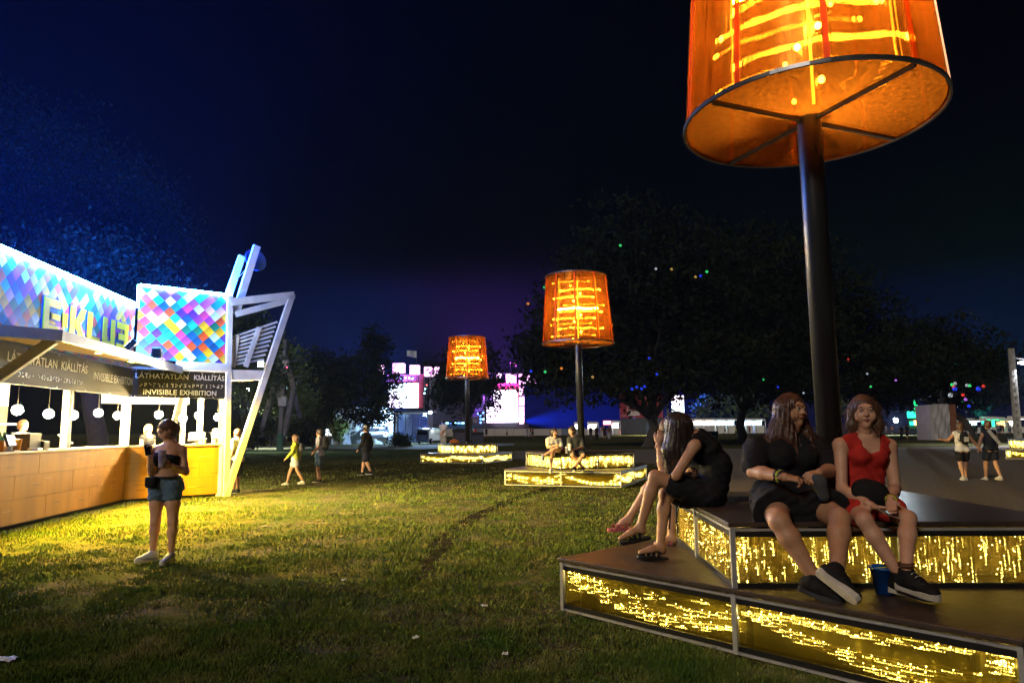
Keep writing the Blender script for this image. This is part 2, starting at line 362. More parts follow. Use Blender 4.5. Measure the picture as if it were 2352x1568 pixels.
# ------------------------------------------------------------------ light benches (two stacked squares) and giant lamps
def bench(label, cx, cy, ang, near, group='two tier light benches'):
    t = thing('light_bench', label, 'bench', (cx, cy, 0), group)
    H = 1.15; lit = 'fairy' if near else 'fairy_far'
    for tier in (0, 1):
        h = H*math.sqrt(2) if tier == 0 else H
        a0 = ang+(math.pi/4 if tier == 0 else 0)
        z0, z1 = (.05, .425) if tier == 0 else (.455, .865)
        P = lambda u, v, z: V3(cx+u*math.cos(a0)-v*math.sin(a0), cy+u*math.sin(a0)+v*math.cos(a0), z)
        mb = MB(); mb.slab([P(-h-.015, -h-.015, 0), P(h+.015, -h-.015, 0), P(h+.015, h+.015, 0), P(-h-.015, h+.015, 0)], z1, z1+.033)
        mb.build('deck', 'deck_board', t, bevel=.006)
        # dark core keeps light out of the middle
        mb = MB(); q = h-.26; mb.slab([P(-q, -q, 0), P(q, -q, 0), P(q, q, 0), P(-q, q, 0)], z0-.04 if tier == 0 else z0-.002, z1-.004); mb.build('core', 'black_edge', t)
        for s in range(4):
            a = a0+s*math.pi/2
            Q = lambda u, d, z: V3(cx+u*math.cos(a)+d*math.sin(a), cy+u*math.sin(a)-d*math.cos(a), z)   # u along the side, d outwards
            rails = MB()
            for z in (z0-.012, z1-.02):
                rails.beam(Q(-h, h-.012, z), Q(h, h-.012, z), .022, .017)
            rails.build('rail', 'aluminium', t)
            edge = MB(); edge.beam(Q(-h+.02, h-.016, z0+.018), Q(h-.02, h-.016, z0+.018), .02, .034); edge.beam(Q(-h+.02, h-.016, z1-.05), Q(h-.02, h-.016, z1-.05), .02, .034); edge.build('gasket', 'black_edge', t)
            for u in (-h+.016, 0):
                p = MB(); p.beam(Q(u, h-.008, z0-.02), Q(u, h-.008, z1-.004), .027, .034, up=(math.cos(a), math.sin(a), 0)); p.build('post', 'aluminium', t)
            if near:
                sc = MB()
                for z in (z0-.012, z1-.02):
                    for u in np.linspace(-h+.2, h-.2, 7): sc.ball(Q(u, h+.001, z), .006, 6, 4)
                sc.build('rivets', 'aluminium', t)
            for pn in (0, 1):
                u0, u1 = (-h+.04, -.025) if pn == 0 else (.025, h-.04)
                fr = MB(); fr.add([Q(u0, h-.02, z0), Q(u1, h-.02, z0), Q(u1, h-.02, z1-.03), Q(u0, h-.02, z1-.03)], [(0, 1, 2, 3)])
                pnl = fr.build('light_panel', 'gold_front_h' if tier == 0 else 'gold_front_v', t)
                bk = MB(); bk.add([Q(u0, h-.2, z0), Q(u1, h-.2, z0), Q(u1, h-.2, z1-.03), Q(u0, h-.2, z1-.03)], [(0, 1, 2, 3)])
                bk.build('backing', 'gold_back_h' if tier == 0 else 'gold_back_v', pnl)
                # hidden far sides get fewer lights
                facing = (Q(0, 1, 0)-V3(cx, cy, 0))@nrm(V3(-cx, -cy, 0)) > -.2
                lb, wr = MB(), MB(); r = (.0052 if near else .017+.0004*cy)
                def bulb(p):
                    lb.add([p+V3(*k)*r for k in ((1, 0, 0), (-1, 0, 0), (0, 1, 0), (0, -1, 0), (0, 0, 1), (0, 0, -1))],
                           [(0, 2, 4), (2, 1, 4), (1, 3, 4), (3, 0, 4), (2, 0, 5), (1, 2, 5), (3, 1, 5), (0, 3, 5)])
                zr = z1-.05-z0
                if tier == 0:
                    for k in range((9 if near else 5) if facing else 2):
                        za, zb = RNG.uniform(.72, 1)*zr, RNG.uniform(.2, 1)*zr
                        sag = RNG.uniform(.1, .55)*zr; ln = []
                        for q_ in np.linspace(.02, .98, 22 if near else 15):
                            z = za*(1-q_)+zb*q_-sag*4*q_*(1-q_)+RNG.normal(0, .006)
                            if z < .03: z = .03+RNG.random()*.015
                            p = Q(u0+(u1-u0)*q_, h-.11+RNG.normal(0, .02), z0+min(z, zr)); ln.append(p)
                            if RNG.random() < (.55 if near else .6): bulb(p+V3(0, 0, -.004))
                        if near and facing: wr.tube(ln, .0014, 3, cap=False)
                else:
                    nst = (36 if near else 24) if facing else 6
                    for k in range(nst):
                        u = u0+(u1-u0)*(k+.5)/nst+RNG.normal(0, .012); du = RNG.normal(0, .02); zl = RNG.uniform(0, .75)*zr
                        if near and facing: wr.tube([Q(u, h-.10, z1-.04), Q(u+du, h-.11, z0+zl)], .0014, 3, cap=False)
                        for q_ in ([0] if near else [0, .4])+([RNG.uniform(.2, .9)] if RNG.random() < .6 else []):
                            bulb(Q(u+du*(1-q_), h-.11, z0+zl+(zr-zl)*q_))
                if lb.f: tag(lb.build('fairy_lights', lit, pnl), kind='stuff')
                if wr.f: tag(wr.build('light_wires', 'wire', pnl), kind='stuff')
    return t
pm('wire', (.7, .5, .15), rough=.3, metal=1)
pm('steel_hoop', (.22, .22, .24), (.15, .15, .16), scale=6, rough=.35, metal=.8)
def rib_mat():
    m, t, N, L = newmat('rib_plastic'); N.remove(N['Principled BSDF'])
    a = N.new('ShaderNodeBsdfTranslucent'); a.inputs[0].default_value = (1, .42, .16, 1)
    g = N.new('ShaderNodeBsdfGlossy'); g.inputs['Roughness'].default_value = .3; g.inputs[0].default_value = (1, .6, .4, 1)
    tr = N.new('ShaderNodeBsdfTransparent'); tr.inputs[0].default_value = (1, .5, .2, 1)
    x = N.new('ShaderNodeMixShader'); x.inputs[0].default_value = .25; L.new(a.outputs[0], x.inputs[1]); L.new(g.outputs[0], x.inputs[2])
    y = N.new('ShaderNodeMixShader'); y.inputs[0].default_value = .3; L.new(x.outputs[0], y.inputs[1]); L.new(tr.outputs[0], y.inputs[2])
    L.new(y.outputs[0], N['Material Output'].inputs[0])
rib_mat()
def lamp(label, cx, cy, zb, rot=0.0, lean=(0, 0), z0=.9, group='giant orange floor lamps'):
    t = thing('floor_lamp', label, 'floor lamp', (cx, cy, z0), group)
    RB, RT, HS, NP = 1.05, .90, 2.0, 10
    top = zb+HS
    ax = lambda z: (cx+lean[0]*(z-z0), cy+lean[1]*(z-z0))
    mb = MB(); mb.tube([(*ax(z0), z0), (*ax(zb), zb), (*ax(top-.1), top-.1)], .1, 24); mb.build('pole', 'steel_pole', t, smooth=True)
    mb = MB(); mb.lathe((cx, cy, z0), [(.19, 0), (.19, .015), (.11, .02), (.11, .05)], 20); mb.build('foot_plate', 'steel_pole', t)
    cb = ax(zb); ct = ax(top)
    def S(a, q, e=0): # point on the shade
        r = RB+(RT-RB)*q+e; c = (cb[0]+(ct[0]-cb[0])*q, cb[1]+(ct[1]-cb[1])*q)
        return V3(c[0]+r*math.cos(a), c[1]+r*math.sin(a), zb+HS*q)
    for i in range(NP):
        a0 = rot+2*math.pi*i/NP; a1 = rot+2*math.pi*(i+1)/NP
        vs, fs = [], []
        for j in range(7):
            a = a0+(a1-a0)*j/6
            vs += [S(a, 0), S(a, 1)]
        fs = [(2*j, 2*j+2, 2*j+3, 2*j+1) for j in range(6)]
        mesh_obj('shade_panel', vs, fs, 'shade_sheet', t, smooth=True)
        rb = MB(); d = .022
        w = d/RB
        rb.hexa([S(a0-w, 0, .004), S(a0+w, 0, .004), S(a0+w, 0, .018), S(a0-w, 0, .018), S(a0-w, 1, .004), S(a0+w, 1, .004), S(a0+w, 1, .018), S(a0-w, 1, .018)])
        rb.build('rib', 'rib_plastic', t)
    for q in (0, 1):
        hp = MB(); n = 48; vs = []
        pts_ = [S(2*math.pi*k/n, q, .012) for k in range(n)]
        for p in pts_:
            r = nrm(p-V3(*(cb if q == 0 else ct), p[2]))
            vs += [p+r*.010+V3(0, 0, -.016), p+r*.010+V3(0, 0, .016), p-r*.010+V3(0, 0, .016), p-r*.010+V3(0, 0, -.016)]
        fs = [(4*k+a, 4*((k+1) % n)+a, 4*((k+1) % n)+(a+1) % 4, 4*k+(a+1) % 4) for k in range(n) for a in range(4)]
        hp.add(vs, fs); hp.build('hoop', 'steel_hoop', t)
    for i in range(4):   # floor sheets of the shade between the two struts
        vs = [V3(cb[0], cb[1], zb+.01)]; a0 = rot+.35+i*math.pi/2
        vs = [V3(cb[0]+.12*math.cos(a0+k*math.pi/16), cb[1]+.12*math.sin(a0+k*math.pi/16), zb+.012) for k in range(9)]+[V3(cb[0]+(RB-.01)*math.cos(a0+k*math.pi/16), cb[1]+(RB-.01)*math.sin(a0+k*math.pi/16), zb+.012) for k in range(9)]
        mesh_obj('floor_sheet', vs, [(k, 9+k, 10+k, k+1) for k in range(8)], 'shade_floor', t)
    for i in range(2):
        a = rot+.35+i*math.pi/2; d = V3(math.cos(a), math.sin(a), 0)*(RB-.02); c = V3(cb[0], cb[1], zb-.004)
        mb = MB(); mb.beam(c-d, c+d, .03, .03); mb.build('strut', 'steel_pole', t)
    for q, s in ((.07, -1.6), (.17, 1), (.24, -2.2), (.32, -1), (.42, 1), (.52, 2.3), (.63, -1), (.74, 1), (.86, -1.8)):
        z = zb+HS*q; c = ax(z); d = .12
        b = MB(); p = (c[0]+s*d*.8, c[1]-d*.7, z); b.ball(p, .030 if abs(s) == 1 else .02, 8, 6, (1, 1, 1.1)); bo = b.build('bulb', 'bulb_warm' if abs(s) == 1 else 'bulb_dim', t, smooth=True)
        k = MB(); k.beam((c[0], c[1], z-.1), (p[0], p[1], z-.08), .03, .03); k.build('bulb_holder', 'steel_pole', bo)
    ld = bpy.data.lights.new('lamp_core', 'POINT'); ld.energy = 85; ld.color = (1, .62, .2); ld.shadow_soft_size = .04; lo = bpy.data.objects.new('lamp_core', ld); COL.objects.link(lo); lo.parent = t; c = ax(zb+.9); lo.location = (c[0]-cx+.02, c[1]-cy-.16, zb+.92-z0)
    for s in (0,):
        mb = MB(); z = zb+.1; c = ax(zb); mb.tube([(c[0]+s*.13, c[1]-.12, z), (c[0]+s*.13, c[1]-.12, top-.15)], .012, 6); mb.build('light_tube', 'tube_warm', t)
    return t
NB = (2.69, 6.03, R(-2.5)); B2 = G(1165, 1116), G(1420, 1122)
d2_ = nrm(B2[1]-B2[0]); mid = (B2[0]+B2[1])/2; c2_ = mid+V3(-d2_[1], d2_[0], 0)*1.626
B3 = G(958, 1063.5), G(1116, 1065.5); d3_ = nrm(B3[1]-B3[0]); mid3 = (B3[0]+B3[1])/2; c3_ = mid3+V3(-d3_[1], d3_[0], 0)*1.626
A2 = math.atan2(d2_[1], d2_[0])-math.pi/4; A3 = math.atan2(d3_[1], d3_[0])-math.pi/4
c4_ = G(2320, 1055)+V3(2.25, .4, 0)
BENCHES = [NB, (c2_[0], c2_[1], A2), (c3_[0], c3_[1], A3), (c4_[0], c4_[1], R(5))]
C1 = V3(-8.74, 15.9, 0); C0 = V3(-8.2, 11.2, 0); C2 = V3(-7.1, 17.3, 0)
d1 = nrm(C1-C0); d2 = nrm(C2-C1); n1 = V3(d1[1], -d1[0], 0); n2 = V3(d2[1], -d2[0], 0)
bench('nearest two tier gold bench with three women seated on its top', *NB, True)
bench('gold lit two tier bench where a couple sits, middle distance', *BENCHES[1], False)
bench('farthest gold lit bench on the lawn, near the small van', *BENCHES[2], False)
bench('gold lit bench cut off by the right edge of the picture', *BENCHES[3], False)
lamp('nearest huge orange lamp, its shade cut by the top edge', 2.62, 5.82, 4.2, R(2))
lamp('orange lamp standing on the bench of the seated couple', c2_[0]+.1, c2_[1], 4.02, R(10), (-.012, 0))
lamp('smallest orange lamp, on the farthest gold bench', c3_[0], c3_[1], 4.02, R(22), (.0, 0))
grass()
# ------------------------------------------------------------------ bar booth
def mosaic_mat(name, seed):
    m, t, N, L = newmat(name); b = N['Principled BSDF']; b.inputs['Roughness'].default_value = .45
    uv = N.new('ShaderNodeUVMap'); uv.uv_map = 'UVMap'
    mp = N.new('ShaderNodeMapping'); mp.inputs['Rotation'].default_value = (0, 0, R(45)); mp.inputs['Scale'].default_value = (5.4, 5.4, 1); mp.inputs['Location'].default_value = (seed, seed*.7, 0)
    L.new(uv.outputs[0], mp.inputs[0])
    fl = N.new('ShaderNodeVectorMath'); fl.operation = 'FLOOR'; L.new(mp.outputs[0], fl.inputs[0])
    fr = N.new('ShaderNodeVectorMath'); fr.operation = 'FRACTION'; L.new(mp.outputs[0], fr.inputs[0])
    wn = N.new('ShaderNodeTexWhiteNoise'); wn.noise_dimensions = '2D'; L.new(fl.outputs[0], wn.inputs[0])
    r = N.new('ShaderNodeValToRGB'); cr = r.color_ramp; cr.interpolation = 'CONSTANT'
    cols = [(.005, .09, .30), (.005, .28, .5), (.6, .05, .2), (.8, .45, .01), (.10, .025, .25), (.5, .7, .72), (.65, .08, .015), (.005, .2, .13), (.35, .05, .38), (.01, .45, .55), (.75, .4, .42)]
    cr.elements[0].color = (*cols[0], 1); cr.elements[1].position = .09; cr.elements[1].color = (*cols[1], 1)
    for i, c in enumerate(cols[2:]): e = cr.elements.new(.18+i*.09); e.color = (*c, 1)
    L.new(wn.outputs['Value'], r.inputs[0])
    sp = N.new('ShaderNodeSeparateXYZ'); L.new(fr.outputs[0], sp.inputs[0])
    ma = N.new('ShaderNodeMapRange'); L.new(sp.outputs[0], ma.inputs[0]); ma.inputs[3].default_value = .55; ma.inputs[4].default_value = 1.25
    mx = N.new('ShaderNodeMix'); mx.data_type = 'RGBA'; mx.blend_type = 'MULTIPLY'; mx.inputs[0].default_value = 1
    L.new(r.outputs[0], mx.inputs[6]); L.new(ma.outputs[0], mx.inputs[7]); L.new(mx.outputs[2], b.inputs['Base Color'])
mosaic_mat('mosaic_a', 3.3); mosaic_mat('mosaic_b', 11.7)
pm('letter_yellow', (.9, .72, .01), (.85, .66, .01), scale=2, rough=.4); pm('letter_blue', (.02, .05, .3), rough=.4)
em('led_blue', (.05, .24, 1), 190); em('under_canopy', (1, .72, .07), 60); em('flood_face', (.55, .8, 1), 60)
em('tablet_screen', (.75, .8, 1), 1.6); em('green_neon', (.05, 1, .35), 4)
def uvquad(name, o, ex, w, z0, z1, mat, parent, off):
    n = V3(ex[1], -ex[0], 0); a = o+n*off; b = a+ex*w
    ob = mesh_obj(name, [V3(*a[:2], z0), V3(*b[:2], z0), V3(*b[:2], z1), V3(*a[:2], z1)]+[V3(*(a-n*.05)[:2], z0), V3(*(b-n*.05)[:2], z0), V3(*(b-n*.05)[:2], z1), V3(*(a-n*.05)[:2], z1)],
                  [(0, 1, 2, 3), (7, 6, 5, 4), (1, 5, 6, 2), (4, 0, 3, 7), (3, 2, 6, 7), (4, 5, 1, 0)], mat, parent)
    u = ob.data.uv_layers.new(name='UVMap'); S = [(0, z0), (w, z0), (w, z1), (0, z1)]
    for lp in ob.data.loops: u.data[lp.index].uv = S[lp.vertex_index % 4]
    return ob
booth = thing('bar_booth', 'wooden bar booth with colourful mosaic sign and bright blue edge lights', 'booth', (-9.6, 14.5, 0))
L1 = 7.6; CS = C1-d1*L1; L2 = float(np.linalg.norm(C2-C1))
on1 = lambda x, y, off=0.0: PL(x, y, C1+n1*off, n1)
on2 = lambda x, y, off=0.0: PL(x, y, C1+n2*off, n2)
HC = 1.26
# counter: planks in rows
def planks(o, ex, length, nrows, splits):
    n = V3(ex[1], -ex[0], 0); zs = [.07, .47, .86, HC-.04]
    for r in range(nrows):
        xs = [0]+splits[r]+[length]
        for i in range(len(xs)-1):
            a = o+ex*(xs[i]+.004); b = o+ex*(xs[i+1]-.004); mb = MB()
            mb.hexa([V3(*(a+n*.0)[:2], zs[r]+.003), V3(*(b+n*0)[:2], zs[r]+.003), V3(*(b-n*.03)[:2], zs[r]+.003), V3(*(a-n*.03)[:2], zs[r]+.003),
                     V3(*(a+n*.0)[:2], zs[r+1]-.003), V3(*(b+n*0)[:2], zs[r+1]-.003), V3(*(b-n*.03)[:2], zs[r+1]-.003), V3(*(a-n*.03)[:2], zs[r+1]-.003)])
            p = mb.build('plank', 'board_wood', booth)
            for k in range(2):   # hand slots cut along the grain
                u = RNG.uniform(.15, .8)*(xs[i+1]-xs[i]); z = RNG.uniform(.2, .8)*(zs[r+1]-zs[r])+zs[r]; q = a+ex*u+n*.0015
                s = MB(); s.beam(V3(*q[:2], z), V3(*(q+ex*.22)[:2], z), .004, .008); s.build('slot', 'black_edge' if RNG.random() < .6 else 'counter_top', p)
planks(CS, d1, L1, 3, [[2.3, 4.4, 6.0], [1.2, 3.4, 5.3, 6.6], [2.0, 4.1, 6.2]])
planks(C1, d2, L2, 3, [[1.1], [.7, 1.6], [1.2]])
mb = MB(); mb.slab([V3(*(CS-n1*.55)), V3(*(CS-n1*.03)), V3(*(C1-n1*.03+d1*.0)), V3(*(C2-n2*.03)), V3(*(C2-n2*.55)), V3(*(C1-n1*.55-n2*.0))], .03, HC-.045)
mb.build('counter_core', 'dark_void', booth)
mb = MB(); mb.slab([CS-n1*.62, CS+n1*.03, C1+n1*.03-n2*0+d1*.0, C2+n2*.03, C2-n2*.6, C1-n1*.62+d1*.25], HC-.04, HC); mb.build('counter_top', 'counter_top', booth, bevel=.006)
# posts
for o_, w in ((C1-n1*.05, .15), (C1-d1*2.55-n1*.06, .13), (C1-d1*5.2-n1*.06, .13), (C2-d2*.06-n2*.04, .13)):
    zt = 3.0; z_ = HC if w != .13 or o_[1] < 17 else 0
    mb = MB(); mb.box((o_[0], o_[1], (z_+zt)/2+.001), (w, w, zt-z_), math.atan2(d1[1], d1[0])); mb.build('post', 'white_paint', booth, bevel=.005)
mb = MB(); mb.beam(on2(519, 1139, .1), on2(528, 680, .1), .13, .12, up=n2); mb.build('corner_post', 'white_paint', booth, bevel=.006)
for a, b in (((392, 1020), (415, 905)), ):
    mb = MB(); mb.beam(on2(388, 1021, -.5), on2(418, 905, -.5), .13, .1, up=n2); mb.build('brace', 'white_paint', booth)
# floor, back wall, ceiling
mb = MB(); bi = lambda p, k: p-n1*k
mb.slab([CS-n1*.6, C1-n1*.6, C2-n2*.6, C2-n2*3.4, C1-n1*3.4, CS-n1*3.4], .0, .12); mb.build('floor', 'dark_void', booth)
for k in range(5):
    a = bi(CS+d1*(k*1.75), 3.2); b = bi(CS+d1*(k*1.75+1.72), 3.2)
    mb = MB(); mb.beam(V3(*a[:2], 1.16), V3(*b[:2], 1.16), .05, 2.06); mb.build('back_panel', 'concrete_dark', booth)
    mb = MB(); mb.beam(V3(*a[:2], 2.6)+n1*.002, V3(*b[:2], 2.6)+n1*.002, .05, .8); mb.build('back_fascia', 'white_paint', booth)
mb = MB(); a = bi(CS, 3.1); b = bi(C1+d1*1.1, 3.1); mb.beam(V3(*a[:2], 1.78), V3(*b[:2], 1.78), .3, .05); mb.build('shelf', 'white_paint', booth)
mb = MB(); mb.slab([CS, C1, C2, C2-n2*3.2, C1-n1*3.4+d1*1.6, CS-n1*3.4], 3.0, 3.06); mb.build('ceiling', 'white_paint', booth)
for k in range(2):
    a = C2-n2*(1.6+k*1.55); mb = MB(); mb.box((a[0]-.1, a[1]-.06, 1.55), (.12, .12, 2.9), .7); mb.build('post', 'white_paint', booth)
mb = MB(); mb.beam(V3(*(C1-n2*3.1)[:2], 2.5), V3(*(C2-n2*3.1)[:2], 2.5), .1, .35); mb.build('rear_beam', 'white_paint', booth)
mb = MB(); mb.beam(V3(*(C1-n2*2.9)[:2], .95), V3(*(C2-n2*2.9)[:2], .95), .5, .06); mb.build('rear_counter', 'board_wood', booth)
mb = MB(); p = bi(C1-d1*6.2, 2.3); mb.beam(V3(*p[:2], 1.55), V3(*(p+d1*1.6)[:2], 1.55), .06, 2.7); mb.build('red_curtain', 'red_cloth', booth)
# sign bands
ZB, ZT = 2.36, 3.0
for o_, ex, n_, ln in ((CS, d1, n1, L1+.02), (C1, d2, n2, L2+.05)):
    a = o_+n_*.06; b = a+ex*ln; mb = MB(); mb.beam(V3(*a[:2], (ZB+ZT)/2), V3(*b[:2], (ZB+ZT)/2), .03, ZT-ZB)
    s_ = mb.build('sign_board', 'sign_black', booth)
    f = lambda u, z: V3(*(o_+n_*.078+ex*u)[:2], z)
    if ex is d2:
        for w_, u_, z_, wd in (('LÁTHATATLAN', .09, 2.80, 1.14), ('KIÁLLÍTÁS', 1.36, 2.80, .71), ('INVISIBLE', .27, 2.43, .72), ('EXHIBITION', 1.06, 2.43, .83)): text_obj(w_, 'lettering', 'sign_white', s_, f(u_, z_), ex, (0, 0, 1), .12, width=wd, weight=.008)
        rows = [(.2, 1.9, 2.62)]
    else:
        U = L1-2.25
        for w_, u_, z_, wd, hh_ in (('LÁTHATATLAN', U-2.55, 2.72, 1.5, .16), ('KIÁLLÍTÁS', U-.9, 2.72, .98, .16), ('INVISIBLE', U+.35, 2.62, .85, .17), ('EXHIBITION', U+1.28, 2.62, .92, .17)): text_obj(w_, 'lettering', 'sign_white', s_, f(u_, z_), ex, (0, 0, 1), hh_, width=wd, weight=.008)
        rows = [(U-2.2, 2.1, 2.5)]
    for (u0, w, z) in rows:
        br = MB(); u = u0
        while u < u0+w:
            for cx_ in (0, .03):
                for cz_ in (0, .03, .06):
                    if RNG.random() < .5: q = f(u+cx_, z+cz_); br.beam(q-ex*.009, q+ex*.009, .006, .018)
            u += .095
        tag(br.build('braille_row', 'sign_white', s_), kind='stuff')
    mb = MB()
    for u in np.linspace(.1, ln-.1, 8):
        for z in (ZB+.03, ZT-.03): mb.ball(f(u, z), .012, 6, 4)
    mb.build('screw_heads', 'aluminium', s_)
mb = MB(); a = C1+n2*.09+d2*.95; b = C2+n2*.09+d2*.02; mb.beam(V3(*a[:2], 3.12), V3(*b[:2], 3.12), .16, .21); mb.build('fascia_beam', 'white_paint', booth, bevel=.006)
# mosaic panels
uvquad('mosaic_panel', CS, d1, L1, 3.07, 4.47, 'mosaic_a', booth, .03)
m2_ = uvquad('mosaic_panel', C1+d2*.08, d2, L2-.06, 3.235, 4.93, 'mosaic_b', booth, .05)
for a, b in ((V3(*(CS+n1*.07)[:2], 4.50), V3(*(C1+n1*.07)[:2], 4.50)), (V3(*(C1+n2*.085+d2*.08)[:2], 4.955), V3(*(C2+n2*.085)[:2], 4.955)), (V3(*(C1+n2*.085+d2*.05)[:2], 4.42), V3(*(C1+n2*.085+d2*.05)[:2], 4.95))):
    mb = MB(); mb.tube([a, b], .03, 8); mb.build('led_tube', 'led_blue', booth)
for a, b in ((CS+d1*1.2, CS+d1*4.2), (CS+d1*4.4, C1-d1*.2), (C1+d2*.2, C2-d2*.1)):   # added unseen blue strips; the leaves they light stand in for the sign's halo
    n_ = n1 if b[1] < 16 else n2; zt = 4.40 if b[1] < 16 else 4.86; a = a-n_*.16; b = b-n_*.16
    mb = MB(); mb.beam(V3(*a[:2], zt), V3(*b[:2], zt), .08, .04); st = mb.build('halo_strip', 'dark_plastic', booth)
    ld = bpy.data.lights.new('halo_light', 'AREA'); ld.shape = 'RECTANGLE'; ld.size = float(np.linalg.norm(b-a)); ld.size_y = .06; ld.energy = 3000; ld.color = (.008, .10, 1)
    lo = bpy.data.objects.new('halo_light', ld); COL.objects.link(lo); lo.parent = booth; c_ = (a+b)/2; lo.location = tuple(V3(*c_[:2], zt+.03)-np.array(booth['_o']))
    zv = nrm(V3(n_[0]*.55, n_[1]*.55, -1)); xv = nrm(b-a); yv = np.cross(zv, xv); lo.rotation_euler = Matrix((xv, yv, zv)).transposed().to_euler()
# club lettering from strokes on a 4 x 6 grid
GL = dict(E=[(0, 0, 4, 1.4), (0, 4.6, 4, 6), (0, 0, 1.3, 6), (1.9, 2.5, 4, 3.5)], K=[(0, 0, 1.3, 6)], L=[(0, 0, 1.3, 6), (0, 0, 3.8, 1.4)], U=[(0, 0, 1.3, 6), (2.7, 0, 4, 6), (0, 0, 4, 1.4)],
          B=[(0, 0, 4, 1.4), (0, 4.6, 4, 6), (2.7, 0, 4, 6), (.6, 2.3, 4, 3.6)])
pE = on1(91, 735); pB = on1(272, 780); s0 = float((pE-CS)@d1); s1 = float((pB-CS)@d1); zl0 = 3.34; hl = .62
unit = (s1-s0)/23.0
lt = lambda u, z, off: V3(*(CS+d1*(s0+u*unit)+n1*off)[:2], zl0+z*hl/6)
u = 0
for ch in 'E-KLUB':
    if ch == '-':
        mb = MB()
        for k in range(3): mb.hexa([lt(u+k*.5, 1.6+.4*(k == 1), .06), lt(u+k*.5+.3, 1.6+.4*(k == 1), .06), lt(u+k*.5+.3, 1.6, .04), lt(u+k*.5, 1.6, .04)]+[lt(u+k*.5, 4.2, .06), lt(u+k*.5+.3, 4.2, .06), lt(u+k*.5+.3, 4.2, .04), lt(u+k*.5, 4.2, .04)])
        mb.build('plug_mark', 'letter_yellow', booth); u += 2.0; continue
    for mat, g, off in (('letter_blue', .2, .045), ('letter_yellow', 0, .062)):
        mb = MB()
        for j, (x0, y0, x1, y1) in enumerate(GL[ch]):
            o_ = off+j*.0022
            mb.hexa([lt(u+x0-g, y0-g, o_), lt(u+x1+g, y0-g, o_), lt(u+x1+g, y0-g, .03), lt(u+x0-g, y0-g, .03), lt(u+x0-g, y1+g, o_), lt(u+x1+g, y1+g, o_), lt(u+x1+g, y1+g, .03), lt(u+x0-g, y1+g, .03)])
        if ch == 'K':
            for j, (q0, q1) in enumerate((((1.3, 3.0), (4.2, 6)), ((1.3, 3.0), (4.2, 0)))):
                o_ = off+.003+j*.0022; w = .75+g
                a, b = q0, q1
                mb.hexa([lt(u+a[0]-w*.2, a[1], o_), lt(u+a[0]+2*w*.9, a[1], o_), lt(u+a[0]+2*w*.9, a[1], .03), lt(u+a[0]-w*.2, a[1], .03), lt(u+b[0]-w*1.6, b[1], o_), lt(u+b[0]+w*.2, b[1], o_), lt(u+b[0]+w*.2, b[1], .03), lt(u+b[0]-w*1.6, b[1], .03)])
        mb.build('letter', mat, booth)
    u += 4.8 if ch not in 'K' else 5.0
# canopy: triangular overhang with timber soffit
K = V3(-6.83, 10.44, 0); E2 = C1+d2*(L2*.5)+n2*.09; E1 = CS+d1*.9+n1*.1
mb = MB(); mb.slab([E1, K, E2, C1+n1*.1+V3(.05, 0, 0)], 3.062, 3.10); mb.build('canopy_roof', 'dark_plastic', booth)
for a, b in ((E1, K), (K, E2)):
    mb = MB(); mb.beam(V3(*a[:2], 3.02), V3(*b[:2], 3.02), .05, .17); mb.build('canopy_fascia', 'white_paint', booth)
NSL = 9
for k in range(NSL):
    q0, q1 = (k+.04)/NSL, (k+.96)/NSL
    A = [E1*(1-q0)+K*q0, E2*(1-q0)+K*q0, E2*(1-q1)+K*q1, E1*(1-q1)+K*q1]
    mb = MB(); mb.slab([A[0], A[3], A[2], A[1]], 3.0, 3.025); mb.build('soffit_slat', 'soffit_wood', booth)
mb = MB(); mb.beam(V3(*K[:2], 2.97)+V3(-.12, .05, 0), AT(-60, 905, 10.2), .13, .15); mb.build('canopy_brace', 'white_paint', booth, bevel=.005)
# recessed downlights in the canopy edge
for q, o_ in ((.6, .95), (2.2, .9), (3.8, 1.0), (5.4, 1.05)):
    a = C1-d1*q+n1*o_; pos = V3(*a[:2], 2.985); mb = MB(); mb.lathe(pos, [(.07, -.03), (.07, .02)], 14); dl = mb.build('downlight', 'dark_plastic', booth); mb = MB(); mb.lathe(pos+V3(0, 0, -.032), [(.055, 0), (.001, .0005)], 14, cap=False); mb.build('downlight_glass', 'under_canopy', dl)
    ld = bpy.data.lights.new('downlight_beam', 'SPOT'); ld.energy = 2000; ld.color = (1, .68, .03); ld.spot_size = R(122); ld.spot_blend = .5; ld.shadow_soft_size = .05
    lo = bpy.data.objects.new('downlight_beam', ld); COL.objects.link(lo); lo.parent = booth; lo.location = tuple(pos-V3(0, 0, .05)-np.array(booth['_o'])); lo.rotation_euler = Vector((n1[0]*.85, n1[1]*.85, -1)).to_track_quat('-Z', 'Y').to_euler()
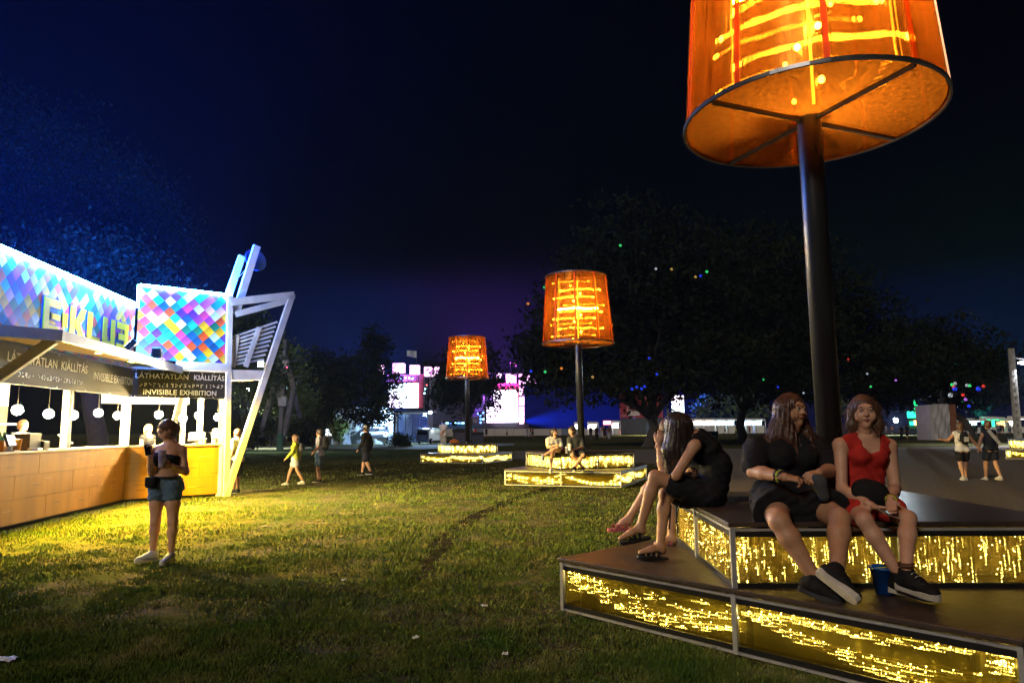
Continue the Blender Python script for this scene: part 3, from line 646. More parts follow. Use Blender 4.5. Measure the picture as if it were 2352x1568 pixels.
# pointed side frame
def fb(name, a, b, w, h=.12, off=.0, parent=booth):
    mb = MB(); A = on2(*a, off); B = on2(*b, off); mb.beam(A, B, w, h, up=n2); return mb.build(name, 'white_paint', parent, bevel=.006)
fb('slanted_beam', (517, 1144), (671, 676), .15, .12, .12)
fb('top_beam', (528, 694), (675, 678), .19, .1, .13)
fb('diagonal_beam', (540, 722), (662, 690), .15, .1, .08)
fb('lower_beam', (532, 861), (604, 862), .25, .14, .06)
fb('tall_post', (590, 565), (541, 720), .18, .1, .0); fb('tall_post', (556, 588), (517, 700), .17, .1, -.25)
for k in range(9):
    q = k/8; fb('slat', (532, 775+63*q), (637-31*q, 739+86*q), .055, .04, .02)
for a, b in (((545, 768), (534, 842)), ((596, 752), (564, 842))): fb('slat_bar', a, b, .13, .03, .06)
mb = MB(); P_ = [on2(531, 871, .1), on2(598, 871, .1)]; mb.hexa([P_[0], P_[1], P_[1]-n2*.9, P_[0]-n2*.9]+[q+V3(0, 0, .03) for q in (P_[0], P_[1], P_[1]-n2*.9, P_[0]-n2*.9)]); mb.build('side_soffit', 'soffit_wood', booth)
pc = on2(583, 600, -.25)
dish = MB(); ds = []
axd = nrm(V3(.75, -.62, .2)); r_ = nrm(np.cross(axd, (0, 0, 1))); u_ = np.cross(r_, axd)
for i in range(5):
    rr = .30*i/4
    ds += [pc+(r_*math.cos(a)+u_*math.sin(a))*rr+axd*(.10*(i/4)**2) for a in np.linspace(0, 2*math.pi, 20, endpoint=False)]
dish.add(ds, [(i*20+j, i*20+(j+1) % 20, (i+1)*20+(j+1) % 20, (i+1)*20+j) for i in range(4) for j in range(20)])
pm('dish_blue', (.05, .12, .35), rough=.4)
dsh = dish.build('satellite_dish', 'dish_blue'); dsh.modifiers.new('t', 'SOLIDIFY').thickness = .01; centre(dsh); tag(dsh, 'blue satellite dish behind the tall white posts of the booth', 'dish')
mb = MB(); mb.tube([on2(545, 640, -.2), on2(575, 608, -.2)], .012, 6); mb.build('dish_arm', 'aluminium', booth)

# floodlights with their own lamps
def floodlight(label, pos, target, power, col, ang=110, size=.22):
    pos = np.asarray(pos, float); t = thing('floodlight', label, 'floodlight', pos)
    d = nrm(np.asarray(target)-pos); r = nrm(np.cross(d, (0, 0, 1))); u = np.cross(r, d); c = pos+V3(0, 0, size*.75)
    B = lambda a, b, e: c+r*a*size+u*b*size+d*e*size
    mb = MB(); mb.hexa([B(-.4, -.5, -.3), B(.4, -.5, -.3), B(.45, -.5, .2), B(-.45, -.5, .2), B(-.4, .5, -.3), B(.4, .5, -.3), B(.45, .5, .2), B(-.45, .5, .2)]); mb.build('housing', 'dark_plastic', t, bevel=.01)
    mb = MB(); mb.add([B(-.38, -.42, .21), B(.38, -.42, .21), B(.38, .42, .21), B(-.38, .42, .21)], [(0, 1, 2, 3)]); mb.build('glass', 'flood_face', t)
    mb = MB(); mb.tube([c+r*size*.5, c+r*size*.5-V3(0, 0, size*.75), c-r*size*.5-V3(0, 0, size*.75), c-r*size*.5], .012, 6); mb.build('bracket', 'dark_plastic', t)
    ld = bpy.data.lights.new('floodlight_beam', 'SPOT'); ld.energy = power; ld.color = col; ld.spot_size = R(ang); ld.spot_blend = .6; ld.shadow_soft_size = .06
    lo = bpy.data.objects.new('floodlight_beam', ld); COL.objects.link(lo); lo.parent = t
    q = Vector(d).to_track_quat('-Z', 'Y'); lo.rotation_euler = q.to_euler(); lo.location = tuple(c+d*size*.35-pos)
    return t
WB = (.8, .9, 1)
fl1 = V3(*(CS+d1*5.1+n1*1.0)[:2], 3.10)
floodlight('black floodlight on the canopy under the club lettering', fl1, V3(*(CS+d1*4.9)[:2], 4.0), 85, WB, 95)
fl2 = PL(360, 826, K+V3(0, 0, 3.1), (0, 0, 1))
floodlight('black floodlight on the canopy facing the tall mosaic panel', fl2, V3(*(C1+d2*.9)[:2], 4.0), 120, WB, 95)
floodlight('small black floodlight clamped to the slanted white beam', on2(598, 846, .2), V3(-1.2, 9, .3), 480, (1, .93, .80), 130, .16)
# pendants
pp = [(40, 941), (112, 950), (168, 953), (226, 948), (270, 954)]; p2 = [(365, 952), (420, 960), (456, 954), (500, 958)]
NAMES = ['leftmost of the pendant bulbs over the bar', 'second pendant bulb from the left over the bar', 'third pendant bulb from the left over the bar', 'fourth pendant bulb from the left over the bar', 'pendant bulb just left of the white corner post', 'pendant bulb just right of the white corner post', 'pendant bulb above the phone woman, by the sloping brace', 'pendant bulb right of the sloping white brace', 'rightmost pendant bulb, beside the end post of the bar']
for i, (x, y) in enumerate(pp+p2):
    p = on1(x, y, -.75) if i < 5 else on2(x, y, -.7)
    t = thing('pendant_lamp', NAMES[i], 'pendant lamp', (p[0], p[1], p[2]-.09), 'pendant bulbs hanging over the bar')
    mb = MB(); mb.ball(p, .09, 12, 10); mb.build('bulb', 'pendant', t, smooth=True)
    mb = MB(); mb.tube([(p[0], p[1], p[2]+.085), (p[0], p[1], 2.86)], .006, 5); mb.build('cord', 'dark_plastic', t)
    mb = MB(); mb.lathe((p[0], p[1], 2.86), [(.045, 0), (.065, .13)], 12); mb.build('ceiling_cup', 'dark_plastic', t)
# things on the bar
def screen(label, p, ang, w=.34, h=.27, tilt=.9, lit=False):
    t = thing('till_screen', label, 'till', p, 'till screens on the bar'); p = np.asarray(p)
    f = V3(math.cos(ang), math.sin(ang), 0); r = V3(-f[1], f[0], 0); up = nrm(V3(0, 0, 1)*math.cos(tilt)+f*math.sin(tilt)); nn = np.cross(r, up)
    c = p+V3(0, 0, .18)
    mb = MB(); mb.hexa([c+a*r*w/2+b*up*h/2+nn*e for e in (-.02, .02) for a, b in ((-1, -1), (1, -1), (1, 1), (-1, 1))]); mb.build('display', 'grey_box' if not lit else 'dark_plastic', t, bevel=.006)
    mb = MB(); e = .0215; q = [c+a*r*w*.44+b*up*h*.43 for a, b in ((-1, -1), (1, -1), (1, 1), (-1, 1))]
    mb.add([k+nn*e for k in q], [(0, 1, 2, 3)]); mb.add([k-nn*e for k in q], [(3, 2, 1, 0)]); mb.build('glass', 'tablet_screen' if lit else 'grey_panel', t)
    mb = MB(); mb.beam(p+V3(0, 0, .012), c-up*.04, .09, .05); mb.box((p[0], p[1], .012+p[2]), (.22, .2, .02), ang); mb.build('stand', 'grey_box', t)
bar1 = lambda x, off=-.3: V3(*PLX1(x, off)[:2], HC+.002)
def PLX1(x, off): return PL(x, 1000, C1+n1*off, n1)
def PLX2(x, off): return PL(x, 1000, C1+n2*off, n2)
bar2 = lambda x, off=-.3: V3(*PLX2(x, off)[:2], HC+.002)
screen('tilted till screen beside the black cash box', bar1(84, -.35), math.atan2(-n1[1], -n1[0])+.5)
screen('tilted till screen left of the white corner post', bar1(151, -.3), math.atan2(-n1[1], -n1[0])+.4, .36, .3)
screen('tilted till screen right of the phone woman', bar2(452, -.3), math.atan2(-n2[1], -n2[0])-.4, .36, .3)
screen('small till screen at the end post of the bar', bar2(498, -.35), math.atan2(-n2[1], -n2[0])-.2, .26, .22)
screen('glowing tablet standing at the near end of the bar', bar1(25, -.12), math.atan2(n1[1], n1[0])+.1, .3, .2, -.35, True)
mb = MB(); p = bar1(62, -.3); mb.box((p[0], p[1], p[2]+.15), (.3, .36, .3), .1); mb.box((p[0]+.02, p[1]+.3, p[2]+.08), (.28, .2, .16), .1); tag(centre(mb.build('cash_box', 'dark_plastic', bevel=.01)), 'black cash box on the bar beside the tablet', 'box')
def cup(label, p, h=.14, r=.045, mat='white_card', group=None, name='paper_cup'):
    t = thing(name, label, 'cup', p, group)
    mb = MB(); mb.lathe(p, [(r*.75, 0), (r, h), (r*.93, h), (r*.7, .008)], 14, cap=True); mb.build('cup_body', mat, t, smooth=False)
    mb = MB(); mb.lathe((p[0], p[1], p[2]+h), [(r*1.06, -.006), (r*1.06, .004), (r*.93, .006)], 14, cap=False); mb.build('rim', mat, t)
    return t
pm('cloth_bottle', (.3, .05, .04), rough=.15)
pm('amber', (.5, .2, .03), rough=.2)
cup('amber tumbler next to the glowing tablet on the bar', bar1(41, -.1), .2, .07, 'amber')
cup('white paper cup on the bar by the right till', bar2(470, -.15), .13, .045)
mb = MB(); p = bar1(83, -.06); mb.box((p[0], p[1], p[2]+.02), (.16, .26, .04), .3); tag(centre(mb.build('card_reader', 'white_card', bevel=.008)), 'white card reader lying on the bar edge', 'reader')
for k in range(14):   # bottles on the back shelf
    a = bi(C1-d1*(.4+k*.42+RNG.uniform(-.08, .08)), 3.06+RNG.uniform(-.05, .05)); p = V3(*a[:2], 1.806); hb = RNG.uniform(.24, .33)
    mb = MB(); mb.lathe(p, [(.04, 0), (.04, hb*.6), (.014, hb*.75), (.014, hb)], 10); o = mb.build('bottle', ['amber', 'green_paint', 'cloth_bottle', 'white_card'][k % 4]); centre(o)
    tag(o, f'{["first", "second", "third", "fourth", "fifth", "sixth", "seventh", "eighth", "ninth", "tenth", "eleventh", "twelfth", "thirteenth", "fourteenth"][k]} bottle on the back shelf, counted from the corner post', 'bottle', 'bottles on the back shelf of the bar')
for k, (x, lab) in enumerate(((5, 'crate of bottles at the left picture edge on the bar'),)):
    t = thing('bottle_crate', lab, 'crate', bar1(x, -.3)); p = bar1(x, -.3)
    mb = MB(); mb.box((p[0], p[1], p[2]+.09), (.32, .42, .18), .1); mb.build('crate_body', 'amber', t)
    for q in range(6):
        b = MB(); b.lathe((p[0]-.09+.09*(q % 3), p[1]-.08+.16*(q//3), p[2]+.18), [(.03, 0), (.03, .06), (.012, .1), (.012, .14)], 8); b.build('bottle', 'green_paint', t)
# ------------------------------------------------------------------ trees
def leafmesh(name, blobs, n, size, mat, parent, clump=.7):
    """many leaf-sized faces gathered in clumps through the crown's volume"""
    vol = np.array([b[1][0]*b[1][1]*b[1][2] for b in blobs])**.7; cnt = (n*vol/vol.sum()).astype(int)
    C = []
    for (c, r), k in zip(blobs, cnt):
        nc = max(10, k//26); u = RNG.normal(size=(nc, 3)); u /= np.linalg.norm(u, axis=1)[:, None]
        rad = RNG.random(nc)**.42*(1+.16*RNG.normal(size=nc))
        cc = np.asarray(c)+u*rad[:, None]*np.asarray(r)
        idx = RNG.integers(0, nc, k); C.append(cc[idx]+RNG.normal(size=(k, 3))*clump*np.array([1, 1, .7])*(.4+RNG.random((k, 1))))
    C = np.concatenate(C); n = len(C)
    a = RNG.normal(size=(n, 3)); a /= np.linalg.norm(a, axis=1)[:, None]; b = np.cross(a, RNG.normal(size=(n, 3))); b /= np.linalg.norm(b, axis=1)[:, None]
    s = size*RNG.uniform(.5, 1.3, (n, 1)); v = np.stack([C-a*s, C+b*s*.45, C+a*s, C-b*s*.45], 1)
    org = np.array(parent['_o']); v = v-org
    me = bpy.data.meshes.new(name); me.vertices.add(4*n); me.vertices.foreach_set('co', v.ravel()); me.loops.add(4*n); me.loops.foreach_set('vertex_index', np.arange(4*n))
    me.polygons.add(n); me.polygons.foreach_set('loop_start', np.arange(0, 4*n, 4)); me.update(calc_edges=True); me.materials.append(MATS[mat])
    o = bpy.data.objects.new(name, me); COL.objects.link(o); o.parent = parent; return o
def limb(p0, p1, r0, r1, bend=.12, k=6):
    p0 = np.asarray(p0, float); p1 = np.asarray(p1, float); L = np.linalg.norm(p1-p0); o = RNG.normal(size=3)*bend*L
    return [p0*(1-q)+p1*q+o*math.sin(math.pi*q)+RNG.normal(size=3)*.02*L*(0 < q < 1) for q in np.linspace(0, 1, k)], list(np.linspace(r0, r1, k))
def tree(label, base, rt, blobs, n, size, mat='leaf_dark', fork=None, limbs=5, name='tree', group='trees around the festival lawn', clump=.7):
    base = V3(base[0], base[1], 0); t = thing(name, label, 'tree', base, group)
    top = np.mean([b[0] for b in blobs], 0); fork = np.asarray(fork if fork is not None else base*.55+top*.45*V3(1, 1, 1))
    mb = MB(); ps, rs = limb(base, fork, rt, rt*.72, .03); ps = [ps[0]-V3(0, 0, .1)]+ps; rs = [rt*1.5]+[rt*1.2]+rs[1:]; mb.tube(ps, rs, 10); mb.build('trunk', 'bark', t, smooth=True)
    for i in range(limbs):
        b = blobs[i % len(blobs)]; tgt = np.asarray(b[0])+np.clip(RNG.normal(size=3), -1.2, 1.2)*np.asarray(b[1])*.3
        mb = MB(); ps, rs = limb(fork-V3(0, 0, RNG.uniform(0, .25)*fork[2]), tgt, rt*.5, rt*.1, .07, 7); mb.tube(ps, rs, 7)
        for q in range(3):
            s0 = ps[RNG.integers(2, 6)]; p2, r2 = limb(s0, s0+np.clip(RNG.normal(size=3), -1, 1)*np.asarray(b[1])*.35, rt*.14, rt*.02, .1, 5); mb.tube(p2, r2, 5)
        mb.build('limb', 'bark', t, smooth=True)
    leafmesh('crown', blobs, n, size, mat, t, clump)
    return t
def blob(x, y, Y, rx, ry, rd=None):   # picture-sized ellipsoid (radii in picture units) set at its own distance
    s = Y/FPX; return (AT(x, y, Y), (rx*s, (rd or rx)*s, ry*s))
tree('big bushy tree rising behind the bar booth, tinted blue', (-17.5, 30), .45, [blob(60, 520, 30, 300, 260), blob(270, 540, 30, 150, 170), blob(395, 615, 30, 70, 80), blob(-120, 380, 30, 250, 200), blob(60, 640, 20, 230, 70, 110), blob(330, 690, 22, 120, 60, 80), blob(200, 600, 22, 160, 80, 100)], 130000, .085, 'leaf_dark', clump=.45)
tree('slim tree right behind the pointed booth frame', G(560, 1034)[:2], .18, [blob(565, 760, 50, 45, 60), blob(590, 850, 50, 60, 70)], 6000, .17, 'leaf_mid', clump=.4)
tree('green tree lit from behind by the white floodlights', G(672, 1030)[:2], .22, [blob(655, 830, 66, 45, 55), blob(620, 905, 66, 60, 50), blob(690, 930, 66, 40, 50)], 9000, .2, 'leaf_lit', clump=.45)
tree('dark young tree between the pylon and the hashtag banner', AT(742, 1020, 70)[:2], .16, [blob(735, 850, 70, 48, 50), blob(715, 920, 70, 50, 50), blob(765, 925, 70, 45, 45)], 9000, .2, clump=.45)
tree('dark tree with its thin trunk in front of the printed car', AT(851, 1020, 74)[:2], .17, [blob(860, 800, 74, 42, 45), blob(820, 870, 74, 70, 55), blob(880, 900, 74, 45, 60), blob(845, 955, 74, 60, 26)], 11000, .2, clump=.45)
tree('dark round tree standing behind the smallest orange lamp', AT(1082, 1008, 105)[:2], .35, [blob(1065, 850, 105, 75, 70), blob(1110, 880, 105, 60, 75), blob(1030, 900, 105, 50, 60)], 11000, .3, clump=.6)
bt = G(1490, 1026)
tree('huge dark tree with forked trunk hung with coloured lanterns', bt[:2], .48,
     [blob(1330, 790, 58, 150, 120), blob(1500, 640, 58, 210, 170), blob(1600, 800, 58, 160, 110), blob(1250, 830, 58, 75, 75), blob(1400, 700, 58, 150, 140), blob(1480, 870, 58, 150, 50)], 46000, .26, fork=AT(1500, 955, 58), limbs=9, clump=.6)
tree('broad dark tree with two low boughs behind the black shirt woman', G(1706, 1014)[:2], .5,
     [blob(1760, 700, 73, 210, 170), blob(1900, 780, 73, 180, 130), blob(1690, 860, 73, 110, 60), blob(1830, 880, 73, 120, 45), blob(1650, 760, 73, 110, 110)], 40000, .3, fork=AT(1706, 925, 73), limbs=8, clump=.7)
tree('dark tree at the right behind the red top woman', G(2230, 1004)[:2], .5, [blob(2120, 830, 90, 160, 90), blob(2230, 880, 90, 110, 60), blob(2020, 870, 90, 90, 70)], 22000, .36, limbs=6, clump=.8)
for i, (x, y, rx, ry, lab) in enumerate(((1628, 935, 30, 26, 'pale olive tree lit by the far row of stalls'), (1690, 930, 24, 36, 'pale green tree beside the second trunk, lit by stalls'), (1735, 945, 28, 26, 'small pale tree right of the second trunk'), (1478, 960, 16, 12, 'tiny yellow lit tree left of the red sign box'), (1918, 930, 20, 34, 'orange lit tree between the lamp pole and the red top woman'))):
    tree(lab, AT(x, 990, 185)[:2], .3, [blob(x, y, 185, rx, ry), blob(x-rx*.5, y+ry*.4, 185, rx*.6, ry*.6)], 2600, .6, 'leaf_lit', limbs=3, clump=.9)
def bush(label, x, y, Y, rx, ry, n, mat, size=.12):
    b = blob(x, y, Y, rx, ry); t = thing('bush', label, 'bush', (b[0][0], b[0][1], 0))
    mb = MB()
    for k in range(5): ps, rs = limb((b[0][0], b[0][1], 0), b[0]+RNG.normal(size=3)*np.asarray(b[1])*.5, .03, .01); mb.tube(ps, rs, 5)
    mb.build('stems', 'bark', t); leafmesh('leaves', [b], n, size, mat, t, .25)
bush('dark low bush in front of the white booth by the van', 920, 1012, 68, 24, 16, 2600, 'leaf_dark')
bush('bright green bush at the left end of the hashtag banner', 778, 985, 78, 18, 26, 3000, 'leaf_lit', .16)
bush('dark hedge left of the pylon beyond the lawn', 585, 990, 60, 50, 34, 5000, 'leaf_dark', .16)
bush('dark hedge between pylon and young tree', 700, 992, 64, 40, 30, 4000, 'leaf_dark', .16)
# ------------------------------------------------------------------ lanterns in the trees
for c, rgb in dict(green=(.05, 1, .25), blue=(.02, .06, 1), orange=(1, .3, .03), amber=(1, .6, .15), white=(.8, .9, 1), red=(1, .05, .03), purple=(.6, .2, 1)).items(): em('lantern_'+c, rgb, .55 if c not in ('amber', 'white') else .3, False)
LN = [(629, 368, 'green'), (232, 587, 'green'), (146, 672, 'orange'), (234, 755, 'blue'), (1022, 532, 'amber'), (1048, 527, 'blue'), (1081, 505, 'green'), (321, 1010, 'orange'), (162, 1025, 'blue'), (236, 1028, 'green'), (484, 1055, 'amber'), (780, 957, 'blue'), (820, 1040, 'blue'), (1242, 1077, 'blue'), (1256, 1015, 'purple'), (1453, 1107, 'blue'), (1376, 1068, 'green'), (1820, 963, 'red'), (1920, 1038, 'white'), (1938, 1105, 'green'), (2069, 1072, 'purple'), (815, 490, 'white'), (897, 492, 'amber'), (690, 1118, 'blue'), (715, 1108, 'blue'), (740, 1116, 'blue'), (756, 1104, 'blue'), (1587, 1138, 'white')]
LN = [(1148.5+.4394*x, 402+.4394*y, c, 54 if x < 1130 else 68, .10) for x, y, c in LN]
LN += [(2009.7+.1455*x, 861.3+.1455*y, c, 80, .24 if s else .17) for x, y, c, s in ((1265, 130, 'white', 0), (1216, 150, 'green', 0), (1240, 180, 'red', 0), (1258, 213, 'blue', 1), (1450, 160, 'white', 0), (1495, 165, 'green', 0), (1630, 215, 'blue', 1), (1712, 172, 'red', 0), (1390, 313, 'red', 0), (1190, 315, 'white', 1), (1430, 383, 'purple', 0), (1485, 488, 'blue', 0))]
ORD = 'leftmost,second,third,fourth,fifth,sixth,seventh,eighth,ninth,tenth,eleventh,twelfth,thirteenth,fourteenth'.split(',')
cntc = {}
for x, y, c, Y, r in sorted(LN):
    k = cntc.get(c, 0); cntc[c] = k+1; p = AT(x, y, Y-2.5)
    t = thing('lantern', f'{ORD[k]} {c} lantern in the trees, counted from the left', 'lantern', (p[0], p[1], p[2]-r), 'coloured lanterns in the trees')
    # crinkled globe: alternate glowing and dark gores
    mb = MB(); n, m_ = 10, 7; mb.ball(p, r, n, m_)
    mb.mi = [(0 if (i % 3 == 0) or (i % 7 == 0) else 1) for i in range(len(mb.f))]; mb.build('globe', ['lantern_'+c, 'dark_plastic'], t)
    mb = MB(); mb.tube([p+V3(0, 0, r), p+V3(0, 0, r+.9)], .012, 4); mb.build('cord', 'dark_plastic', t)
# ------------------------------------------------------------------ far festival: stage
def bb(name, x0, y0, x1, y1, Y, dep, mat, parent=None, floor=False, bevel=0):
    a = AT(x0, y1, Y); b = AT(x1, y0, Y); z0 = 0 if floor else a[2]
    mb = MB(); mb.hexa([(a[0], Y, z0), (b[0], Y, z0), (b[0], Y+dep, z0), (a[0], Y+dep, z0), (a[0], Y, b[2]), (b[0], Y, b[2]), (b[0], Y+dep, b[2]), (a[0], Y+dep, b[2])])
    return mb.build(name, mat, parent, bevel=bevel)
def led_mat(name, c1, c2, s, scale):
    m, t, N, L = newmat(name); N.remove(N['Principled BSDF']); e = N.new('ShaderNodeEmission'); tc = N.new('ShaderNodeTexCoord')
    n = N.new('ShaderNodeTexNoise'); n.inputs['Scale'].default_value = scale; n.inputs['Detail'].default_value = 3; L.new(tc.outputs['Object'], n.inputs['Vector'])
    r = N.new('ShaderNodeValToRGB'); r.color_ramp.elements[0].position = .4; r.color_ramp.elements[1].position = .6; r.color_ramp.elements[0].color = (*c1, 1); r.color_ramp.elements[1].color = (*c2, 1)
    L.new(n.outputs[0], r.inputs[0]); L.new(r.outputs[0], e.inputs[0]); e.inputs[1].default_value = s; L.new(e.outputs[0], N['Material Output'].inputs[0])
led_mat('led_pink', (1, .62, 1), (1, .30, .95), 1.5, .5)
led_mat('led_screen_a', (.55, .75, 1), (.75, .6, 1), 4, .12); led_mat('led_screen_b', (1, .6, 1), (.8, .75, 1), 4, .1); led_mat('led_screen_c', (.7, 1, 1), (1, .5, .8), 2, .3)
em('spot_cyan', (.2, .75, 1), 5, False); em('spot_blue', (.06, .2, 1), 6, False); em('spot_green', (.1, 1, .4), 4, False); em('spot_red', (1, .1, .12), 3, False)
pm('truss', (.12, .11, .13), rough=.5, metal=.6); pm('barrier_white', (.5, .48, .5), (.4, .38, .4), scale=.3, rough=.6)
YS = 200
stage = thing('concert_stage', 'brightly lit main concert stage with LED screens far behind', 'stage', AT(1080, 1000, YS)*V3(1, 1, 0))
for x0, y0, x1, y1 in ((868, 838, 880, 858), (902, 834, 928, 856), (941, 838, 962, 859), (974, 842, 1007, 863), (1140, 857, 1152, 874), (1162, 858, 1186, 878), (1192, 859, 1207, 882), (1211, 862, 1231, 880)): bb('led_block', x0, y0, x1, y1, YS-1, 2.5, 'led_pink', stage)
for y0, y1 in ((888, 906), (910, 930), (933, 955), (957, 973)): bb('led_block', 1193, y0, 1204, y1, YS-1, 2, 'led_pink', stage)
bb('screen', 888, 880, 960, 936, YS, 1, 'led_screen_a', stage); bb('screen', 1134, 895, 1189, 970, YS, 1, 'led_screen_b', stage); bb('screen', 1118, 935, 1133, 970, YS+1, 1, 'led_screen_b', stage)
for r in ((961, 859, 972, 937), (888, 860, 960, 879), (1134, 880, 1189, 894), (1189.5, 885, 1192, 970)): bb('banner', *r, YS+.5, .6, 'red_banner', stage)
for x in (972.5, 987, 1110, 1127): bb('truss_tower', x, 866, x+2.5, 985, YS+2, 1, 'truss', stage, True)
bb('roof_truss', 865, 856, 1232, 859.5, YS+3, 3, 'truss', stage); bb('back_wall', 985, 866, 1120, 985, YS+14, 1, 'dark_void', stage, True)
bb('deck', 995, 972, 1215, 990, YS+1, 8, 'dark_void', stage, True)
for k in range(8):
    a = AT(980-.4*abs(k-3), 872+k*7.5, YS-1.5); mb = MB(); mb.box(a, (.7, 1, .85)); mb.build('line_array', 'dark_plastic', stage)
def spotdot(x, y, mat, r=2.2, Y=None):
    p = AT(x, y, Y or YS-2); mb = MB(); mb.ball(p, r*(Y or YS)/FPX, 8, 6); mb.build('stage_light', mat, stage)
for x, y, c in ((977, 893, 'cyan'), (975, 903, 'cyan'), (994, 895, 'cyan'), (995, 903, 'cyan'), (1013, 895, 'green'), (1012, 884, 'red'), (980, 884, 'red'), (1098, 950, 'blue'), (1104, 955, 'blue'), (1104, 962, 'blue'), (1104, 970, 'blue'), (1110, 948, 'blue'), (1110, 962, 'cyan'), (1078, 951, 'blue'), (905, 868, 'cyan'), (914, 867, 'cyan'), (922, 868, 'cyan'), (931, 867, 'cyan'), (940, 868, 'cyan'), (948, 869, 'cyan')): spotdot(x, y, 'spot_'+c, 2.0 if c != 'red' else 1.5)
for x in range(1015, 1085, 9): bb('edge_light', x, 970, x+6, 972.5, YS-.5, .5, 'spot_blue' if x % 2 else 'spot_cyan', stage)
for ax_, sz_, p, e, c in ((V3(1, -.1, .05), 45, AT(1205, 968, YS-8), 1500000, (.015, .06, 1)), (V3(.2, 0, 1), 120, AT(1090, 960, YS-6), 330000, (.5, .12, 1)), (V3(-.5, 0, .8), 120, AT(930, 960, YS-8), 330000, (.06, .2, 1)), (V3(1, .1, .2), 80, AT(1130, 940, YS+6), 300000, (.03, .04, 1))):
    ld = bpy.data.lights.new('stage_wash', 'SPOT'); ld.spot_size = R(sz_); ld.spot_blend = .9; ld.energy = e; ld.color = c; ld.shadow_soft_size = .8; lo = bpy.data.objects.new('stage_wash', ld); COL.objects.link(lo); lo.parent = stage; lo.location = tuple(p-np.array(stage['_o'])); lo.rotation_euler = Vector(ax_).to_track_quat('-Z', 'Y').to_euler()
    mb = MB(); mb.tube([p+V3(0, 0, -1.2), p+V3(0, 0, -.3)], [.5, .3], 10); mb.build('wash_housing', 'dark_plastic', stage)
def flag(label, x, y, Y, w, h, mat):
    p = AT(x, y, Y); t = thing('flag', label, 'flag', (p[0], p[1], 0)); mb = MB(); mb.tube([(p[0], p[1], 0), p], .06, 6); mb.build('pole', 'truss', t)
    vs = []; n = 9
    for i in range(n):
        q = i/(n-1); o = .25*math.sin(q*7); vs += [p+V3(-q*w, o, 0+q*.12*h), p+V3(-q*w, o, -h*(1-.18*q)+q*.12*h)]
    mesh_obj('cloth', vs, [(2*i, 2*i+1, 2*i+3, 2*i+2) for i in range(n-1)], mat, t, True)
pm('flag_pale', (.5, .6, .65), rough=.8); pm('flag_pink', (.6, .25, .4), rough=.8)
flag('pale flag flying above the left stage screen', 957, 806, 190, 2.7, 1.9, 'flag_pale'); flag('small pink flag above the right stage screen', 1186, 833, 190, 1.7, 1.1, 'flag_pink')
# barrier wall in lengths
xs = [1015, 1060, 1090, 1110, 1135, 1180, 1225, 1262, 1290, 1320, 1350]
br_ = thing('barrier_wall', 'long white barrier wall across the ground before the stage', 'barrier', AT(1180, 999, 165)*V3(1, 1, 0))
for i in range(len(xs)-1): bb('barrier_panel', xs[i]+.4, 984, xs[i+1]-.4, 999, 165, .3, 'barrier_white' if i not in (2, 8) else 'tarp_blue', br_, True)
# ------------------------------------------------------------------ hashtag banner, white booth, van
YB = 80
pm('banner_grey', (.30, .33, .40), (.22, .25, .33), scale=.35, rough=.45, bump=.6, bscale=1.3); pm('print_dark', (.03, .035, .05), rough=.5); pm('print_white', (.75, .77, .8), rough=.5); pm('print_mid', (.35, .37, .42), rough=.5)
bn = thing('printed_banner', 'large grey mesh banner printed with hashtags and a hatchback', 'banner', AT(832, 1020, YB)*V3(1, 1, 0))
# wavy cloth
vs = []; nx, nz = 40, 10; A = AT(764, 936, YB); B_ = AT(902, 1019, YB); W_ = B_[0]-A[0]; Ht = A[2]
for j in range(nz+1):
    for i in range(nx+1):
        q = i/nx; z = Ht*j/nz; vs.append((A[0]+W_*q, YB+.10*math.sin(q*23+j*.5)*(1-j/nz)+.03*math.sin(q*60), z+.02))
mesh_obj('cloth', vs, [(j*(nx+1)+i, j*(nx+1)+i+1, (j+1)*(nx+1)+i+1, (j+1)*(nx+1)+i) for j in range(nz) for i in range(nx)], 'banner_grey', bn, True)
fB = lambda x, y: AT(x, y, YB-.16)
def bt_(s, x, y, x2, y2, h): text_obj(s, 'lettering', 'print_white', bn, fB(x, y), fB(x2, y2)-fB(x, y), (0, 0, 1), h*YB/FPX, width=np.linalg.norm(fB(x2, y2)-fB(x, y)))
bt_('#mercedes', 771, 951, 803, 957, 5); bt_('#MBUX', 809, 960, 831, 963, 5); bt_('#Aclass', 795, 966, 822, 970, 7); bt_('#Aosztály', 786, 998, 822, 987, 6)
bt_('#donotdriveboring', 782, 984, 815, 979, 2.6); bt_('#testdrive', 776, 998, 785, 995, 2.6); bt_('#daySzigetVIP', 765, 1011, 795, 1000, 4); bt_('#MercedesBenzHungary', 783, 1011, 818, 995, 2.6); bt_('#aclass', 783, 1018, 797, 1009, 2.6)
# printed hatchback outline (flat print)
def poly_print(name, mat, pts_, off=0.0):
    mb = MB(); mb.add([AT(x, y, YB-.15-off) for x, y in pts_], [tuple(range(len(pts_)))[::-1]]); return mb.build(name, mat, bn)
poly_print('car_print', 'print_dark', [(824, 1001), (822, 990), (832, 984), (842, 977), (850, 975), (880, 977), (893, 980), (894, 990), (892, 997), (886, 1004), (828, 1003)])
poly_print('car_side_print', 'print_mid', [(836, 993), (850, 991), (882, 990), (882, 997), (850, 999), (838, 999)], .004)
poly_print('car_window_print', 'print_mid', [(846, 983), (852, 978), (876, 979), (884, 983), (878, 985)], .004)
for x in (833, 886):
    mb = MB(); c = AT(x, 997, YB-.165); mb.tube([c, c+V3(0, .008, 0)], .3, 16); mb.build('wheel_print', 'print_white', bn)
    mb = MB(); c = AT(x, 997, YB-.169); mb.tube([c, c+V3(0, .003, 0)], .12, 10); mb.build('hub_print', 'print_dark', bn)
